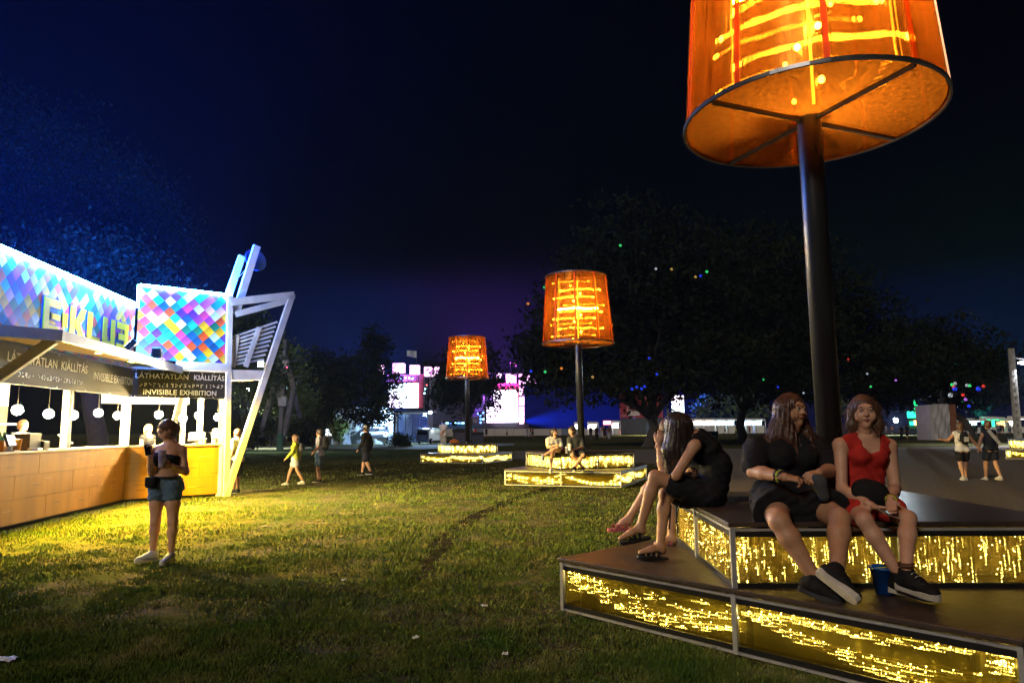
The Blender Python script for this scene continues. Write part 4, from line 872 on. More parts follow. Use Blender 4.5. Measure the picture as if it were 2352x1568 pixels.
for x in (762, 903): bb('frame_post', x, 930, x+1.2, 1019, YB+.1, .08, 'aluminium', bn, True)
wb = thing('event_cabin', 'white event cabin with mirrored front lit by blue floodlights', 'cabin', AT(946, 1016, 84)*V3(1, 1, 0))
pm('mirror_front', (.25, .3, .42), (.12, .18, .4), scale=.35, rough=.22, metal=.75, stretch=(3, 1, .3))
bb('body', 908, 948, 983, 1016, 84, 5, 'tarp_blue', wb, True)
for i in range(4): bb('front_panel', 915+i*16.8, 951, 915+(i+1)*16.8-.6, 1014, 83.9, .08, 'mirror_front', wb)
bb('roof', 903, 941, 988, 946, 83.2, 7, 'dark_plastic', wb); bb('roof_fascia', 905, 946, 985, 950.5, 83.4, .3, 'white_paint', wb); bb('corner_post', 907.5, 950, 912, 1017, 83.6, .25, 'aluminium', wb, True)
floodlight('big floodlight at the left roof corner of the event cabin', AT(897, 950, 79), AT(855, 990, 80), 2600, (.45, .72, 1), 150, .5)
floodlight('floodlight at the right roof corner of the event cabin', AT(976, 957, 82.6), AT(950, 1040, 78), 2600, (.4, .65, 1), 150, .4)
floodlight('round blue floodlight standing right of the event cabin', AT(988, 952, 84), AT(985, 1050, 70), 1200, (.4, .65, 1), 150, .4)
def van(label, x0, x1, y1, Y):
    a = AT(x0, y1, Y); s = Y/FPX; w = 1.65; t = thing('small_van', label, 'van', (a[0]+.8, Y+.8, 0))
    ox, oy = a[0], Y
    # profile in y (length) and z, rear towards the camera, slightly turned
    pr = [(0, .3), (0, .95), (.12, 1.55), (.3, 1.72), (2.2, 1.74), (2.75, 1.15), (3.3, .98), (3.4, .35)]; c_, s_ = math.cos(.5), math.sin(.5)
    T = lambda u, v, z: V3(ox+u*c_+v*s_, oy+v*c_-u*s_*.35, z)
    mb = MB(); n = len(pr); mb.add([T(0, v, z) for v, z in pr]+[T(w, v, z) for v, z in pr], [tuple(range(n)), tuple(range(n, 2*n))[::-1]]+[(i, n+i, n+(i+1) % n, (i+1) % n) for i in range(n)]); mb.build('body', 'van_paint', t, bevel=.06)
    mb = MB(); mb.add([T(.12, -.012, 1.0), T(w-.12, -.012, 1.0), T(w-.2, .09, 1.5), T(.2, .09, 1.5)], [(0, 1, 2, 3)]); mb.build('rear_window', 'glass_dark', t)
    for v0, v1 in ((.45, 1.2), (1.3, 2.2)):
        mb = MB(); mb.add([T(w+.012, v0, 1.02), T(w+.012, v1, 1.02), T(w+.012, v1-.1, 1.55), T(w+.012, v0+.08, 1.55)], [(0, 1, 2, 3)]); mb.build('side_window', 'glass_dark', t)
    for u in (.08, w-.2):
        mb = MB(); mb.hexa([T(u, -.02, .75), T(u+.12, -.02, .75), T(u+.12, .03, .75), T(u, .03, .75), T(u, -.02, 1.0), T(u+.12, -.02, 1.0), T(u+.12, .03, 1.0), T(u, .03, 1.0)]); mb.build('tail_light', 'tail_red', t)
    mb = MB(); mb.add([T(.5, -.015, .5), T(1.15, -.015, .5), T(1.15, -.015, .63), T(.5, -.015, .63)], [(0, 1, 2, 3)]); mb.build('number_plate', 'print_white', t)
    for v in (.55, 2.75):
        for u in (.05, w-.12):
            mb = MB(); mb.tube([T(u, v, .3), T(u+.2, v, .3)], .3, 14); wh = mb.build('wheel', 'rubber', t); mb = MB(); mb.tube([T(u-.005, v, .3), T(u+.205, v, .3)], .17, 10); mb.build('rim', 'aluminium', wh)
pm('van_paint', (.5, .58, .6), (.45, .53, .56), scale=1, rough=.3, coat=.5); pm('glass_dark', (.02, .025, .03), rough=.08); pm('tail_red', (.4, .02, .02), rough=.3)
van('small pale van parked beside the event cabin', 955, 993, 1018, 79)
# dark bins behind the farthest bench
def container(label, x0, y0, x1, y1, Y, mat, lid=True):
    a = AT(x0, y0, Y); b = AT(x1, y1, Y); t = thing('waste_container', label, 'waste container', ((a[0]+b[0])/2, Y, 0)); h = a[2]
    mb = MB(); mb.hexa([(a[0]+.06, Y+.05, .12), (b[0]-.06, Y+.05, .12), (b[0]-.06, Y+.9, .12), (a[0]+.06, Y+.9, .12), (a[0], Y, h*.82), (b[0], Y, h*.82), (b[0], Y+.95, h*.82), (a[0], Y+.95, h*.82)]); mb.build('bin_body', mat, t, bevel=.03)
    n = 8; mb = MB(); ps = [(Y-.04+1.03*k/n, h*.82+h*.18*math.sin(math.pi*k/n)) for k in range(n+1)]
    mb.add([(a[0]-.03, y, z) for y, z in ps]+[(b[0]+.03, y, z) for y, z in ps], [(k, k+1, n+2+k, n+1+k) for k in range(n)]+[tuple(range(n+1))[::-1], tuple(range(n+1, 2*n+2))]); mb.build('lid', mat, t)
    for x in (a[0]+.15, b[0]-.15):
        mb = MB(); mb.tube([(x-.03, Y+.12, .07), (x+.03, Y+.12, .07)], .07, 8); mb.build('wheel', 'rubber', t)
    return t
pm('bin_dark', (.02, .022, .028), (.03, .032, .04), scale=2, rough=.5); pm('bin_green', (.02, .03, .025), (.03, .04, .03), scale=2, rough=.5)
container('dark round lidded waste container behind the farthest bench', 1040, 984, 1080, 1024, 58, 'bin_dark'); container('dark square waste container right of the round one', 1084, 992, 1110, 1024, 58, 'bin_dark')
wc = container('dark waste container with white label behind the hunched woman', 1622, 990, 1651, 1016, 72, 'bin_green')
mb = MB(); mb.add([AT(1626, 1009, 71.9), AT(1643, 1009, 71.9), AT(1643, 1000, 71.9), AT(1626, 1000, 71.9)], [(0, 1, 2, 3)]); mb.build('paper_label', 'print_white', wc)
# pylon with leaning legs, cabinet pole
py = thing('utility_pylon', 'concrete pylon of leaning legs and a straight pole with grey boxes', 'pylon', G(643, 1034))
Yp = float(G(643, 1034)[1])
for a, b, w in (((597, 1010), (648, 815), .5), ((652, 1000), (676, 895), .5), ((676, 895), (655, 815), .3), ((660, 840), (690, 960), .14), ((632, 880), (650, 950), .14)): mb = MB(); mb.beam(AT(*a, Yp+1.5), AT(*b, Yp+1.5), w, .35); mb.build('leg', 'concrete_dark', py)
mb = MB(); mb.beam(AT(644, 1000, Yp), AT(655, 780, Yp), .32, .3); mb.build('pole', 'concrete_dark', py)
mb = MB(); p0 = G(643, 1034); mb.box((p0[0], p0[1]-.02, .68), (.42, .42, 1.36)); mb.build('pole_base', 'green_paint', py)
for x0, y0, x1, y1 in ((648, 827, 661, 842), (639, 910, 657, 932)): bb('box', x0, y0, x1, y1, Yp-.4, .4, 'grey_box', py)
for y in (830, 868, 880, 955): mb = MB(); mb.beam(AT(625, y+4, Yp+.4), AT(692, y-4, Yp+.4), .06, .06); mb.build('crossbar', 'truss', py)
em('red_led', (1, .05, .15), 5, False); mb = MB(); mb.ball(AT(658, 843.5, Yp-.45), .06, 8, 6); mb.build('signal_light', 'red_led', py)
for lab, x, y, Y, pw, c in (('bright floodlight seen just right of the slanted booth beam', 570, 902, 58, 3800, (.5, .85, 1)), ('upper of two floodlights shining through the pylon', 622, 932, 70, 2600, (.9, 1, .55)), ('lower of two floodlights shining through the pylon', 605, 940, 70, 2600, (.9, 1, .6))):
    p = AT(x, y, Y); t = floodlight(lab, p, p+V3(.15, -1.0, .12), pw, c, 160, .42)
    mb = MB(); mb.tube([(p[0], p[1]+.05, 0), (p[0], p[1]+.05, p[2])], .05, 8); mb.build('mast', 'truss', t)
wh = thing('low_shed', 'low dark shed with bright window beyond the pylon', 'shed', AT(700, 1015, 90)*V3(1, 1, 0)); bb('wall', 600, 985, 765, 1015, 90, 4, 'dark_void', wh, True)
em('lit_window', (.75, .85, 1), 1.2, False); bb('window', 668, 990, 676, 1008, 89.9, .05, 'lit_window', wh); bb('window', 748, 985, 762, 1000, 89.9, .05, 'lit_window', wh)
rd = thing('red_shed', 'red container glimpsed behind the young tree', 'container', AT(775, 1015, 92)*V3(1, 1, 0)); bb('wall', 764, 950, 790, 1015, 92, 4, 'red_banner', rd, True)
# ------------------------------------------------------------------ centre right background
YR = 175
bd = thing('billboard', 'tall red billboard with round white logo behind the forked tree', 'billboard', AT(1470, 998, YR)*V3(1, 1, 0))
bb('face', 1425, 900, 1521, 960, YR, .6, 'red_banner', bd); bb('back_frame', 1426, 960, 1520, 998, YR+.3, .5, 'grey_panel', bd, True)
for i in range(5): bb('lower_panel', 1427+i*11.5, 971, 1427+(i+1)*11.5-1, 998, YR-.1, .2, 'grey_panel', bd, True)
for i in range(5, 8): bb('side_panel', 1427+i*11.5, 971, 1427+(i+1)*11.5-1, 998, YR-.1, .2, 'tarp_blue', bd, True)
c = AT(1456, 939, YR-.1); r_ = 16*YR/FPX
mb = MB(); n = 28
mb.add([c+V3(math.cos(a)*q*r_, 0, math.sin(a)*q*r_) for q in (.86, 1) for a in np.linspace(0, 2*math.pi, n, endpoint=False)], [(k, (k+1) % n, n+(k+1) % n, n+k) for k in range(n)]); mb.build('logo_ring', 'banner_white', bd)
bb('logo_bar', 1443, 944, 1469, 954, YR-.08, .05, 'banner_white', bd); text_obj('SZIGET', 'lettering', 'banner_white', bd, AT(1444, 942.5, YR-.12), (1, 0, 0), (0, 0, 1), 6*YR/FPX, width=24*YR/FPX)
for a, b, h in (((1427, 957), (1440, 957), 4), ((1482, 915), (1500, 910), 3)): text_obj('SZIGET', 'lettering', 'banner_white', bd, AT(*a, YR-.12), (1, 0, .15), (0, 0, 1), h*YR/FPX, width=(b[0]-a[0])*YR/FPX)
pm('canopy_white', (.7, .7, .7), rough=.7)
em('stall_glow', (1, .93, .8), 3.2); em('stall_glow_cool', (.6, .95, 1), 3.2); em('sign_red', (1, .25, .35), 4); em('sign_green', (.02, .9, .42), 1.6); em('glow_orange', (1, .45, .12), 3)
def stall(label, x0, x1, yr, yc, y1, Y, glow, canopy='canopy_white'):
    t = thing('market_stall', label, 'stall', AT((x0+x1)/2, y1, Y)*V3(1, 1, 0), 'lit food stalls in the distance')
    a = AT(x0, yr, Y); b = AT(x1, yr, Y); h = a[2]; w = b[0]-a[0]; hc = AT(x0, yc, Y)[2]; hc = max(1.0, hc)
    mb = MB(); mb.hexa([(a[0]-.1, Y-.6, h-.35), (b[0]+.1, Y-.6, h-.35), (b[0]+.1, Y+2.5, h-.35), (a[0]-.1, Y+2.5, h-.35), (a[0], Y-.3, h), (b[0], Y-.3, h), (b[0], Y+2.5, h+.2), (a[0], Y+2.5, h+.2)]); mb.build('canopy', canopy, t)
    mb = MB(); mb.box(((a[0]+b[0])/2, Y+2.3, (h-.4)/2), (w, .1, h-.4)); mb.build('back_wall', 'canopy_white', t)
    mb = MB(); mb.box(((a[0]+b[0])/2, Y+.3, hc/2), (w-.3, .5, hc)); mb.build('counter', 'canopy_white', t)
    for x in (a[0], b[0]): mb = MB(); mb.box((x, Y-.4, (h-.35)/2), (.12, .12, h-.35)); mb.build('post', 'white_paint', t)
    mb = MB(); mb.box(((a[0]+b[0])/2, Y+1.2, h-.42), (w*.85, .5, .06)); mb.build('light_bar', glow, t)
    mb = MB(); mb.box(((a[0]+b[0])/2, Y+2.2, (h-.5+hc)/2), (w*.92, .05, (h-.5-hc)*.7)); mb.build('menu_light', glow, t)
for i, (x0, x1) in enumerate(((1592, 1617), (1618, 1643), (1644, 1668), (1669, 1692), (1713, 1731), (1733, 1756))): stall(['white lit stall mostly hidden by the hunched woman', 'lit stall left of the second trunk, third from it', 'lit stall second left of the second trunk', 'lit stall touching the left of the second trunk', 'lit stall touching the right of the second trunk', 'lit stall beside the black shirt woman\'s hair'][i], x0, x1, 962, 977, 992, 170, 'stall_glow' if i in (0, 1) else 'stall_glow_cool')
stall('wide stall with warm light left of the second lamp pole', 1321, 1340, 970, 986, 999, 168, 'stall_glow'); stall('bright stall right of the second lamp pole', 1352, 1374, 970, 986, 999, 168, 'stall_glow'); stall('pink lit stall left of the red billboard', 1408, 1424, 967, 984, 999, 168, 'stall_glow')
sg = thing('sign_box', 'glowing red and white sign box above far people', 'sign', AT(1394, 998, 160)*V3(1, 1, 0)); bb('box', 1385, 965, 1404, 976, 160, .5, 'red_banner', sg); bb('face', 1386.5, 966.5, 1402.5, 974.5, 159.9, .08, 'sign_red', sg)
for x in (1387, 1402): bb('post', x, 976, x+1, 998, 160.1, .1, 'truss', sg, True)
ls = thing('led_tower', 'glaring pink and turquoise LED screen above the hunched woman', 'screen', AT(1560, 998, 150)*V3(1, 1, 0)); bb('screen', 1545, 908, 1570, 950, 150, .6, 'led_screen_c', ls); bb('mast', 1554, 950, 1560, 998, 150.1, .5, 'truss', ls, True)
ld = bpy.data.lights.new('lawn_fill_spot', 'SPOT'); ld.energy = 9000; ld.color = (1, .95, .6); ld.spot_size = R(150); ld.spot_blend = .8; ld.shadow_soft_size = .5  # added spot that brightens the far grass strip, not light from the screen
lo = bpy.data.objects.new('lawn_fill_spot', ld); COL.objects.link(lo); lo.parent = ls; lo.location = tuple(AT(1500, 925, 145)-np.array(ls['_o']))
pl = thing('steel_mast', 'thin steel mast right of the forked trunk', 'mast', AT(1527, 1008, 100)*V3(1, 1, 0)); a = AT(1527, 775, 100); mb = MB(); mb.tube([(a[0], a[1], 0), a], [.16, .1], 8); mb.build('shaft', 'concrete_dark', pl); mb = MB(); mb.box((a[0], a[1], a[2]+.1), (.5, .3, .2)); mb.build('head', 'grey_box', pl)
cb = thing('crowd_barrier', 'steel crowd barrier behind the labelled waste container', 'barrier', AT(1629, 996, 120)*V3(1, 1, 0))
for z in (977, 990): bb('rail', 1617, z, 1640, z+.8, 120, .05, 'aluminium', cb)
for x in np.linspace(1617, 1639, 9): bb('bar', x, 978, x+.6, 995, 120, .04, 'aluminium', cb)
# right
floodlight('glaring white floodlight between red top woman and green bar', AT(2058, 972, 112), AT(2030, 1100, 80), 9000, (.8, .92, 1), 160, .7)
gb = thing('green_bar', 'bar with glowing green sign and palm shapes, far right', 'bar', AT(2115, 997, 118)*V3(1, 1, 0))
bb('sign', 2088, 944, 2143, 959, 118, .5, 'sign_green', gb); bb('roof', 2087, 941, 2145, 943.5, 117.5, 4, 'dark_void', gb); bb('back_wall', 2090, 962, 2144, 997, 121, .2, 'green_paint', gb, True); bb('counter', 2092, 984, 2143, 997, 118, .6, 'dark_void', gb, True)
text_obj('Cuba Partybar', 'lettering', 'stall_glow_cool', gb, AT(2095, 955, 117.8), (1, 0, .08), (0, 0, 1), 5*118/FPX, width=40*118/FPX) if False else None
for i, (x0, x1) in enumerate(((2091, 2099), (2101, 2112), (2114, 2126), (2128, 2142))): bb('light_box', x0, 965 if i % 2 else 968, x1, 976, 120.8, .1, ['sign_green', 'glow_orange', 'sign_red', 'sign_green'][i], gb)
em('palm_green', (.02, .8, .25), .9, False)
for x, s in ((2104, 1), (2147, -1)):
    mb = MB(); ps = [AT(x+s*0, 943, 118.5), AT(x-s*1, 930, 118.5), AT(x-s*5, 919, 118.5)]; mb.tube(ps, [.25, .3, .1], 8); mb.build('palm_shape', 'palm_green', gb)
tb = thing('tarp_box', 'tall box wrapped in creased grey tarpaulin with brown side', 'tarp box', AT(2165, 1010, 72)*V3(1, 1, 0))
vs = []; nx, nz = 14, 12; a = AT(2140, 928, 72); b = AT(2179, 928, 72)
for j in range(nz+1):
    for i in range(nx+1):
        q = i/nx; z = a[2]*j/nz; vs.append((a[0]+(b[0]-a[0])*q+.18*(1-j/nz)*(.5-q), 72-.10*math.sin(q*9+j*.55)-.05*math.sin(q*21-j), z+.01))
mesh_obj('tarpaulin', vs, [(j*(nx+1)+i, j*(nx+1)+i+1, (j+1)*(nx+1)+i+1, (j+1)*(nx+1)+i) for j in range(nz) for i in range(nx)], 'tarp', tb, True)
bb('box', 2141, 929, 2178, 1010, 72.2, 2.6, 'tarp', tb, True); bb('side_panel', 2179, 928, 2194, 1010, 72.3, 2.4, 'brown_panel', tb, True)
p = AT(2164, 925, 73); mb = MB(); mb.lathe((p[0], p[1], AT(2164, 928, 73)[2]), [(.35, 0), (.35, .6), (.12, .7), (.08, 1.5)], 12); mb.build('chimney', 'dark_plastic', tb)
for i, (x0, x1, g, yr) in enumerate(((2196, 2216, 'stall_glow_cool', 965), (2226, 2262, 'stall_glow_cool', 962), (2272, 2304, 'sign_green', 958), (2308, 2328, 'glow_orange', 962), (2336, 2362, 'stall_glow', 957))): stall(['green tinted stall right of the brown panel', 'cyan lit stall above the white top walker', 'rounded green lit stall above the dark top walker', 'orange lit stall left of the lattice pole', 'white lit stall at the right picture edge'][i], x0, x1, yr, 982, 995, 125, g)
ld = bpy.data.lights.new('green_uplight', 'SPOT'); ld.energy = 26000; ld.color = (.03, 1, .35); ld.spot_size = R(120); ld.spot_blend = .7; ld.shadow_soft_size = .3
lo = bpy.data.objects.new('green_uplight', ld); COL.objects.link(lo); lo.parent = gb; lo.location = tuple(AT(2255, 962, 96)-np.array(gb['_o'])); lo.rotation_euler = (R(180), 0, 0)
# lattice lamp pole
lp = thing('lattice_pole', 'pale concrete lattice lamp pole at the right edge', 'lamp pole', G(2340, 1023)); base = G(2340, 1023); Yl = float(base[1]); topx = AT(2322, 800, Yl)
wl = .17
for s in (-1, 1): mb = MB(); mb.beam(base+V3(s*wl, 0, 0), topx+V3(s*wl*.55, 0, 0), .13, .22); mb.build('leg', 'concrete', lp)
for k in range(14):
    q = (k+.3)/14; c = base*(1-q)+topx*q; mb = MB(); mb.beam(c+V3(-wl, 0, 0), c+V3(wl, 0, 0), .2, .26); mb.build('rung', 'concrete', lp)
hd = AT(2352, 833, Yl); mb = MB(); mb.beam(topx*.85+base*.15+V3(0, 0, .4), hd+V3(.6, 0, .2), .08, .08); mb.build('arm', 'truss', lp)
mb = MB(); mb.ball(hd, .28, 10, 8, (1.6, 1, .35)); mb.build('lamp_head', 'street_glow', lp) if 'street_glow' in MATS else (em('street_glow', (.9, .92, 1), 30), mb.build('lamp_head', 'street_glow', lp))
ld = bpy.data.lights.new('street_light', 'SPOT'); ld.energy = 4500; ld.color = (.85, .9, 1); ld.spot_size = R(140); ld.spot_blend = .5; ld.shadow_soft_size = .25
lo = bpy.data.objects.new('street_light', ld); COL.objects.link(lo); lo.parent = lp; lo.location = tuple(hd-V3(0, 0, .15)-base)
# haze
hz = MB(); hz.box((0, 130, 21), (520, 320, 44.2))
def haze_mat():
    m, t, N, L = newmat('haze'); N.remove(N['Principled BSDF']); v = N.new('ShaderNodeVolumePrincipled')
    v.inputs['Color'].default_value = (.45, .58, .95, 1); v.inputs['Density'].default_value = .00018; v.inputs['Anisotropy'].default_value = .1
    L.new(v.outputs[0], N['Material Output'].inputs['Volume'])
haze_mat(); tag(hz.build('haze', 'haze'), 'thin night haze hanging over the festival ground', 'haze', kind='stuff')
# ------------------------------------------------------------------ figures: bodies grown as one smooth surface from tapered limbs
for nm_, a_, b_, r_ in (('skin_light', (.56, .32, .22), (.50, .27, .18), .5), ('skin_tan', (.48, .26, .155), (.41, .21, .12), .5), ('skin_mid', (.36, .2, .13), (.31, .165, .105), .5)): pm(nm_, a_, b_, scale=14, rough=r_, spec=.4, bump=.12, bscale=90)
for n_, c_ in dict(cloth_black=(.012, .012, .016), cloth_navy=(.015, .018, .035), cloth_red=(.50, .028, .022), cloth_white=(.6, .6, .62), cloth_yellow=(.45, .5, .05), cloth_grey=(.06, .065, .075), cloth_denim=(.10, .17, .27), cloth_pale=(.42, .44, .5), cloth_brown=(.12, .06, .035), cloth_pink=(.45, .12, .14), cloth_olive=(.08, .085, .05), cloth_orange=(.45, .14, .04)).items():
    pm(n_, c_, tuple(k*.72 for k in c_), scale=7, rough=.85, bump=.35, bscale=14, spec=.2)
def hair_mat(name, c1, c2):
    m, t, N, L = newmat(name); b = N['Principled BSDF']; b.inputs['Roughness'].default_value = .42
    tc = N.new('ShaderNodeTexCoord'); mp = N.new('ShaderNodeMapping'); mp.inputs['Scale'].default_value = (90, 90, 9); L.new(tc.outputs['Object'], mp.inputs[0])
    n = N.new('ShaderNodeTexNoise'); n.inputs['Scale'].default_value = 1; n.inputs['Detail'].default_value = 3; n.inputs['Distortion'].default_value = .6; L.new(mp.outputs[0], n.inputs['Vector'])
    r = N.new('ShaderNodeValToRGB'); r.color_ramp.elements[0].position = .35; r.color_ramp.elements[1].position = .68; r.color_ramp.elements[0].color = (*c1, 1); r.color_ramp.elements[1].color = (*c2, 1)
    L.new(n.outputs[0], r.inputs[0]); L.new(r.outputs[0], b.inputs['Base Color'])
    bp = N.new('ShaderNodeBump'); bp.inputs['Strength'].default_value = .8; bp.inputs['Distance'].default_value = .008; L.new(n.outputs[0], bp.inputs['Height']); L.new(bp.outputs[0], b.inputs['Normal'])
hair_mat('hair_dark', (.012, .009, .009), (.045, .03, .028)); hair_mat('hair_brown', (.05, .024, .014), (.14, .07, .04)); hair_mat('hair_auburn', (.03, .012, .009), (.10, .04, .025)); hair_mat('hair_blond', (.25, .15, .06), (.4, .27, .12)); hair_mat('hair_copper', (.09, .03, .015), (.2, .075, .035))
pm('eye_white', (.7, .68, .66), rough=.2); pm('iris', (.03, .025, .02), rough=.15); pm('lip', (.33, .10, .09), rough=.4); pm('sole_white', (.55, .52, .46), (.4, .37, .32), scale=12, rough=.7); pm('sole_dark', (.02, .02, .022), rough=.8); pm('shoe_black', (.008, .008, .009), (.015, .014, .015), scale=20, rough=.7, spec=.15); pm('lace', (.5, .48, .45), rough=.8)

class Field:
    def __init__(s): s.ops = []
    def cone(s, a, b, ra, rb, k=.03, side=None, sx=1.0, op='u'): s.ops.append((op, 'c', np.asarray(a, float), np.asarray(b, float), ra, rb, k, None if side is None else nrm(side), sx)); return s
    def ell(s, c, rad, ax=None, k=.03, op='u'): s.ops.append((op, 'e', np.asarray(c, float), np.asarray(rad, float), None if ax is None else np.array(ax), k)); return s
    def cut(s, p, n): s.ops.append(('p', np.asarray(p, float), nrm(n))); return s
    def add(s, o): s.ops += o.ops; return s
    def box(s, o):
        if o[1] == 'c': e = max(o[4], o[5])*max(1, o[8]); return np.minimum(o[2], o[3])-e, np.maximum(o[2], o[3])+e
        e = np.max(o[3]); return o[2]-e, o[2]+e
    def mesh(s, h, noise=None):
        bs = [s.box(o) for o in s.ops if o[0] == 'u']
        lo = np.min([b[0] for b in bs], 0)-3*h-.02; hi = np.max([b[1] for b in bs], 0)+3*h+.02
        n = np.ceil((hi-lo)/h).astype(int)+1
        ax = [lo[i]+h*np.arange(n[i]) for i in range(3)]
        V = np.full(n, .12, np.float32)
        for o in s.ops:
            if o[0] == 'p':
                X = [(ax[i]-o[1][i])*o[2][i] for i in range(3)]
                V = np.maximum(V, (X[0][:, None, None]+X[1][None, :, None]+X[2][None, None, :]).astype(np.float32)); continue
            b = s.box(o); k = o[6] if o[1] == 'c' else o[5]; mg = .05+k
            i0 = np.clip(np.floor((b[0]-mg-lo)/h).astype(int), 0, n-1); i1 = np.clip(np.ceil((b[1]+mg-lo)/h).astype(int)+1, 1, n)
            sl = tuple(slice(i0[i], i1[i]) for i in range(3))
            P = np.stack(np.meshgrid(*[ax[i][sl[i]] for i in range(3)], indexing='ij'), -1)
            if o[1] == 'c':
                a, bb_, ra, rb, side, sx = o[2], o[3], o[4], o[5], o[7], o[8]; ab = bb_-a; l2 = max(ab@ab, 1e-9)
                q = P-a; t = np.clip((q@ab)/l2, 0, 1); q = q-t[..., None]*ab
                if side is None or sx == 1: d = np.sqrt((q*q).sum(-1))
                else: w = q@side; d2_ = (q*q).sum(-1)-w*w+(w/sx)**2; d = np.sqrt(np.maximum(d2_, 0))
                d = d-(ra+(rb-ra)*t)
            else:
                q = P-o[2]
                if o[4] is not None: q = q@o[4].T
                k0 = np.sqrt(((q/o[3])**2).sum(-1)); k1 = np.sqrt(((q/o[3]**2)**2).sum(-1))+1e-9; d = k0*(k0-1)/k1
            A = V[sl]
            if o[0] == 'u': hh = np.maximum(k-np.abs(A-d), 0)/k; V[sl] = np.minimum(A, d)-hh*hh*k*.25
            else: d = -d; hh = np.maximum(k-np.abs(A-d), 0)/k; V[sl] = np.maximum(A, d)+hh*hh*k*.25
        if noise is not None: V += noise(ax[0][:, None, None], ax[1][None, :, None], ax[2][None, None, :]).astype(np.float32)
        return nets(V, lo, h)
def nets(V, lo, h):
    I = V < 0; n = np.array(V.shape)
    c = np.zeros(n-1, np.int8)
    for dx in (0, 1):
        for dy in (0, 1):
            for dz in (0, 1): c += I[dx:n[0]-1+dx, dy:n[1]-1+dy, dz:n[2]-1+dz]
    act = np.argwhere((c > 0) & (c < 8)); ids = -np.ones(n-1, np.int64); ids[tuple(act.T)] = np.arange(len(act))
    S = np.zeros((len(act), 3)); K = np.zeros(len(act)); cs = [(a, b, d) for a in (0, 1) for b in (0, 1) for d in (0, 1)]
    for i, p in enumerate(cs):
        for q in cs[i+1:]:
            if sum(abs(np.subtract(p, q))) != 1: continue
            a = V[tuple((act+p).T)]; b = V[tuple((act+q).T)]; mk = (a < 0) != (b < 0); t = np.where(mk, a/np.where(mk, a-b, 1), 0)
            S += mk[:, None]*(np.array(p)+t[:, None]*(np.array(q)-np.array(p))); K += mk
    vs = (act+S/K[:, None])*h+lo
    F = []
    for axn in range(3):
        u, w = (axn+1) % 3, (axn+2) % 3
        s0 = [slice(None)]*3; s1 = [slice(None)]*3; s0[axn] = slice(0, -1); s1[axn] = slice(1, None)
        e = np.argwhere(I[tuple(s0)] != I[tuple(s1)]); e = e[(e[:, u] > 0) & (e[:, w] > 0) & (e[:, u] < n[u]-1) & (e[:, w] < n[w]-1)]
        if not len(e): continue
        du = np.zeros(3, int); du[u] = 1; dw = np.zeros(3, int); dw[w] = 1
        q = np.stack([ids[tuple((e-o).T)] for o in (du+dw, dw, np.zeros(3, int), du)], 1)
        flip = ~I[tuple(e.T)]; q[flip] = q[flip][:, ::-1]; F.append(q)
    F = np.concatenate(F) if F else np.zeros((0, 4), int); return vs, F[(F >= 0).all(1)]
def relax(v, f, it=2):
    e = np.concatenate([f[:, [0, 1]], f[:, [1, 2]], f[:, [2, 3]], f[:, [3, 0]]]); e = np.concatenate([e, e[:, ::-1]])
    for _ in range(it):
        s = np.zeros_like(v); np.add.at(s, e[:, 0], v[e[:, 1]]); c = np.bincount(e[:, 0], minlength=len(v))[:, None]; v = v*.5+.5*s/np.maximum(c, 1)
    return v
def fieldobj(name, F, h, mat, parent, noise=None, it=1):
    v, f = F.mesh(h, noise)
    if it and len(f): v = relax(v, f, it)
    return mesh_obj(name, v, f.tolist(), mat, parent, True)

def folds(c, amp):
    def f(x, y, z):
        X, Y_, Z = x-c[0], y-c[1], z-c[2]
        return amp*(np.sin(38*X+61*Z+9*np.sin(7*Y_+5*X))+.8*np.sin(-52*X+44*Z+33*Y_+6*np.sin(9*Z))+.5*np.sin(95*Z+40*Y_-30*X))
    return f
def loose_hair(ob, parent, mat, n, ln, c):
    v = np.empty(len(ob.data.vertices)*3); ob.data.vertices.foreach_get('co', v); v = v.reshape(-1, 3)+np.array(parent['_o']); mb = MB()
    nn = np.empty(len(v)*3); ob.data.vertices.foreach_get('normal', nn); nn = nn.reshape(-1, 3)
    for i in RNG.integers(0, len(v), n):
        p = v[i]; d = nrm(nn[i]*.35+V3(0, 0, -1)+RNG.normal(size=3)*.25); L = ln*RNG.uniform(.5, 1.3); w = RNG.normal(size=3)*.008
        mb.tube([p-nn[i]*.004, p+d*L*.35+w+nn[i]*.004, p+d*L*.7-w+nn[i]*.006, p+d*L+w*1.5], [.0018, .0018, .0015, .0006], 3, cap=False)
    tag(mb.build('loose_strands', mat, parent), kind='stuff')
def frame(f, u=(0, 0, 1)):
    f = nrm(f); r = nrm(np.cross(f, u)); return f, np.cross(r, f), r
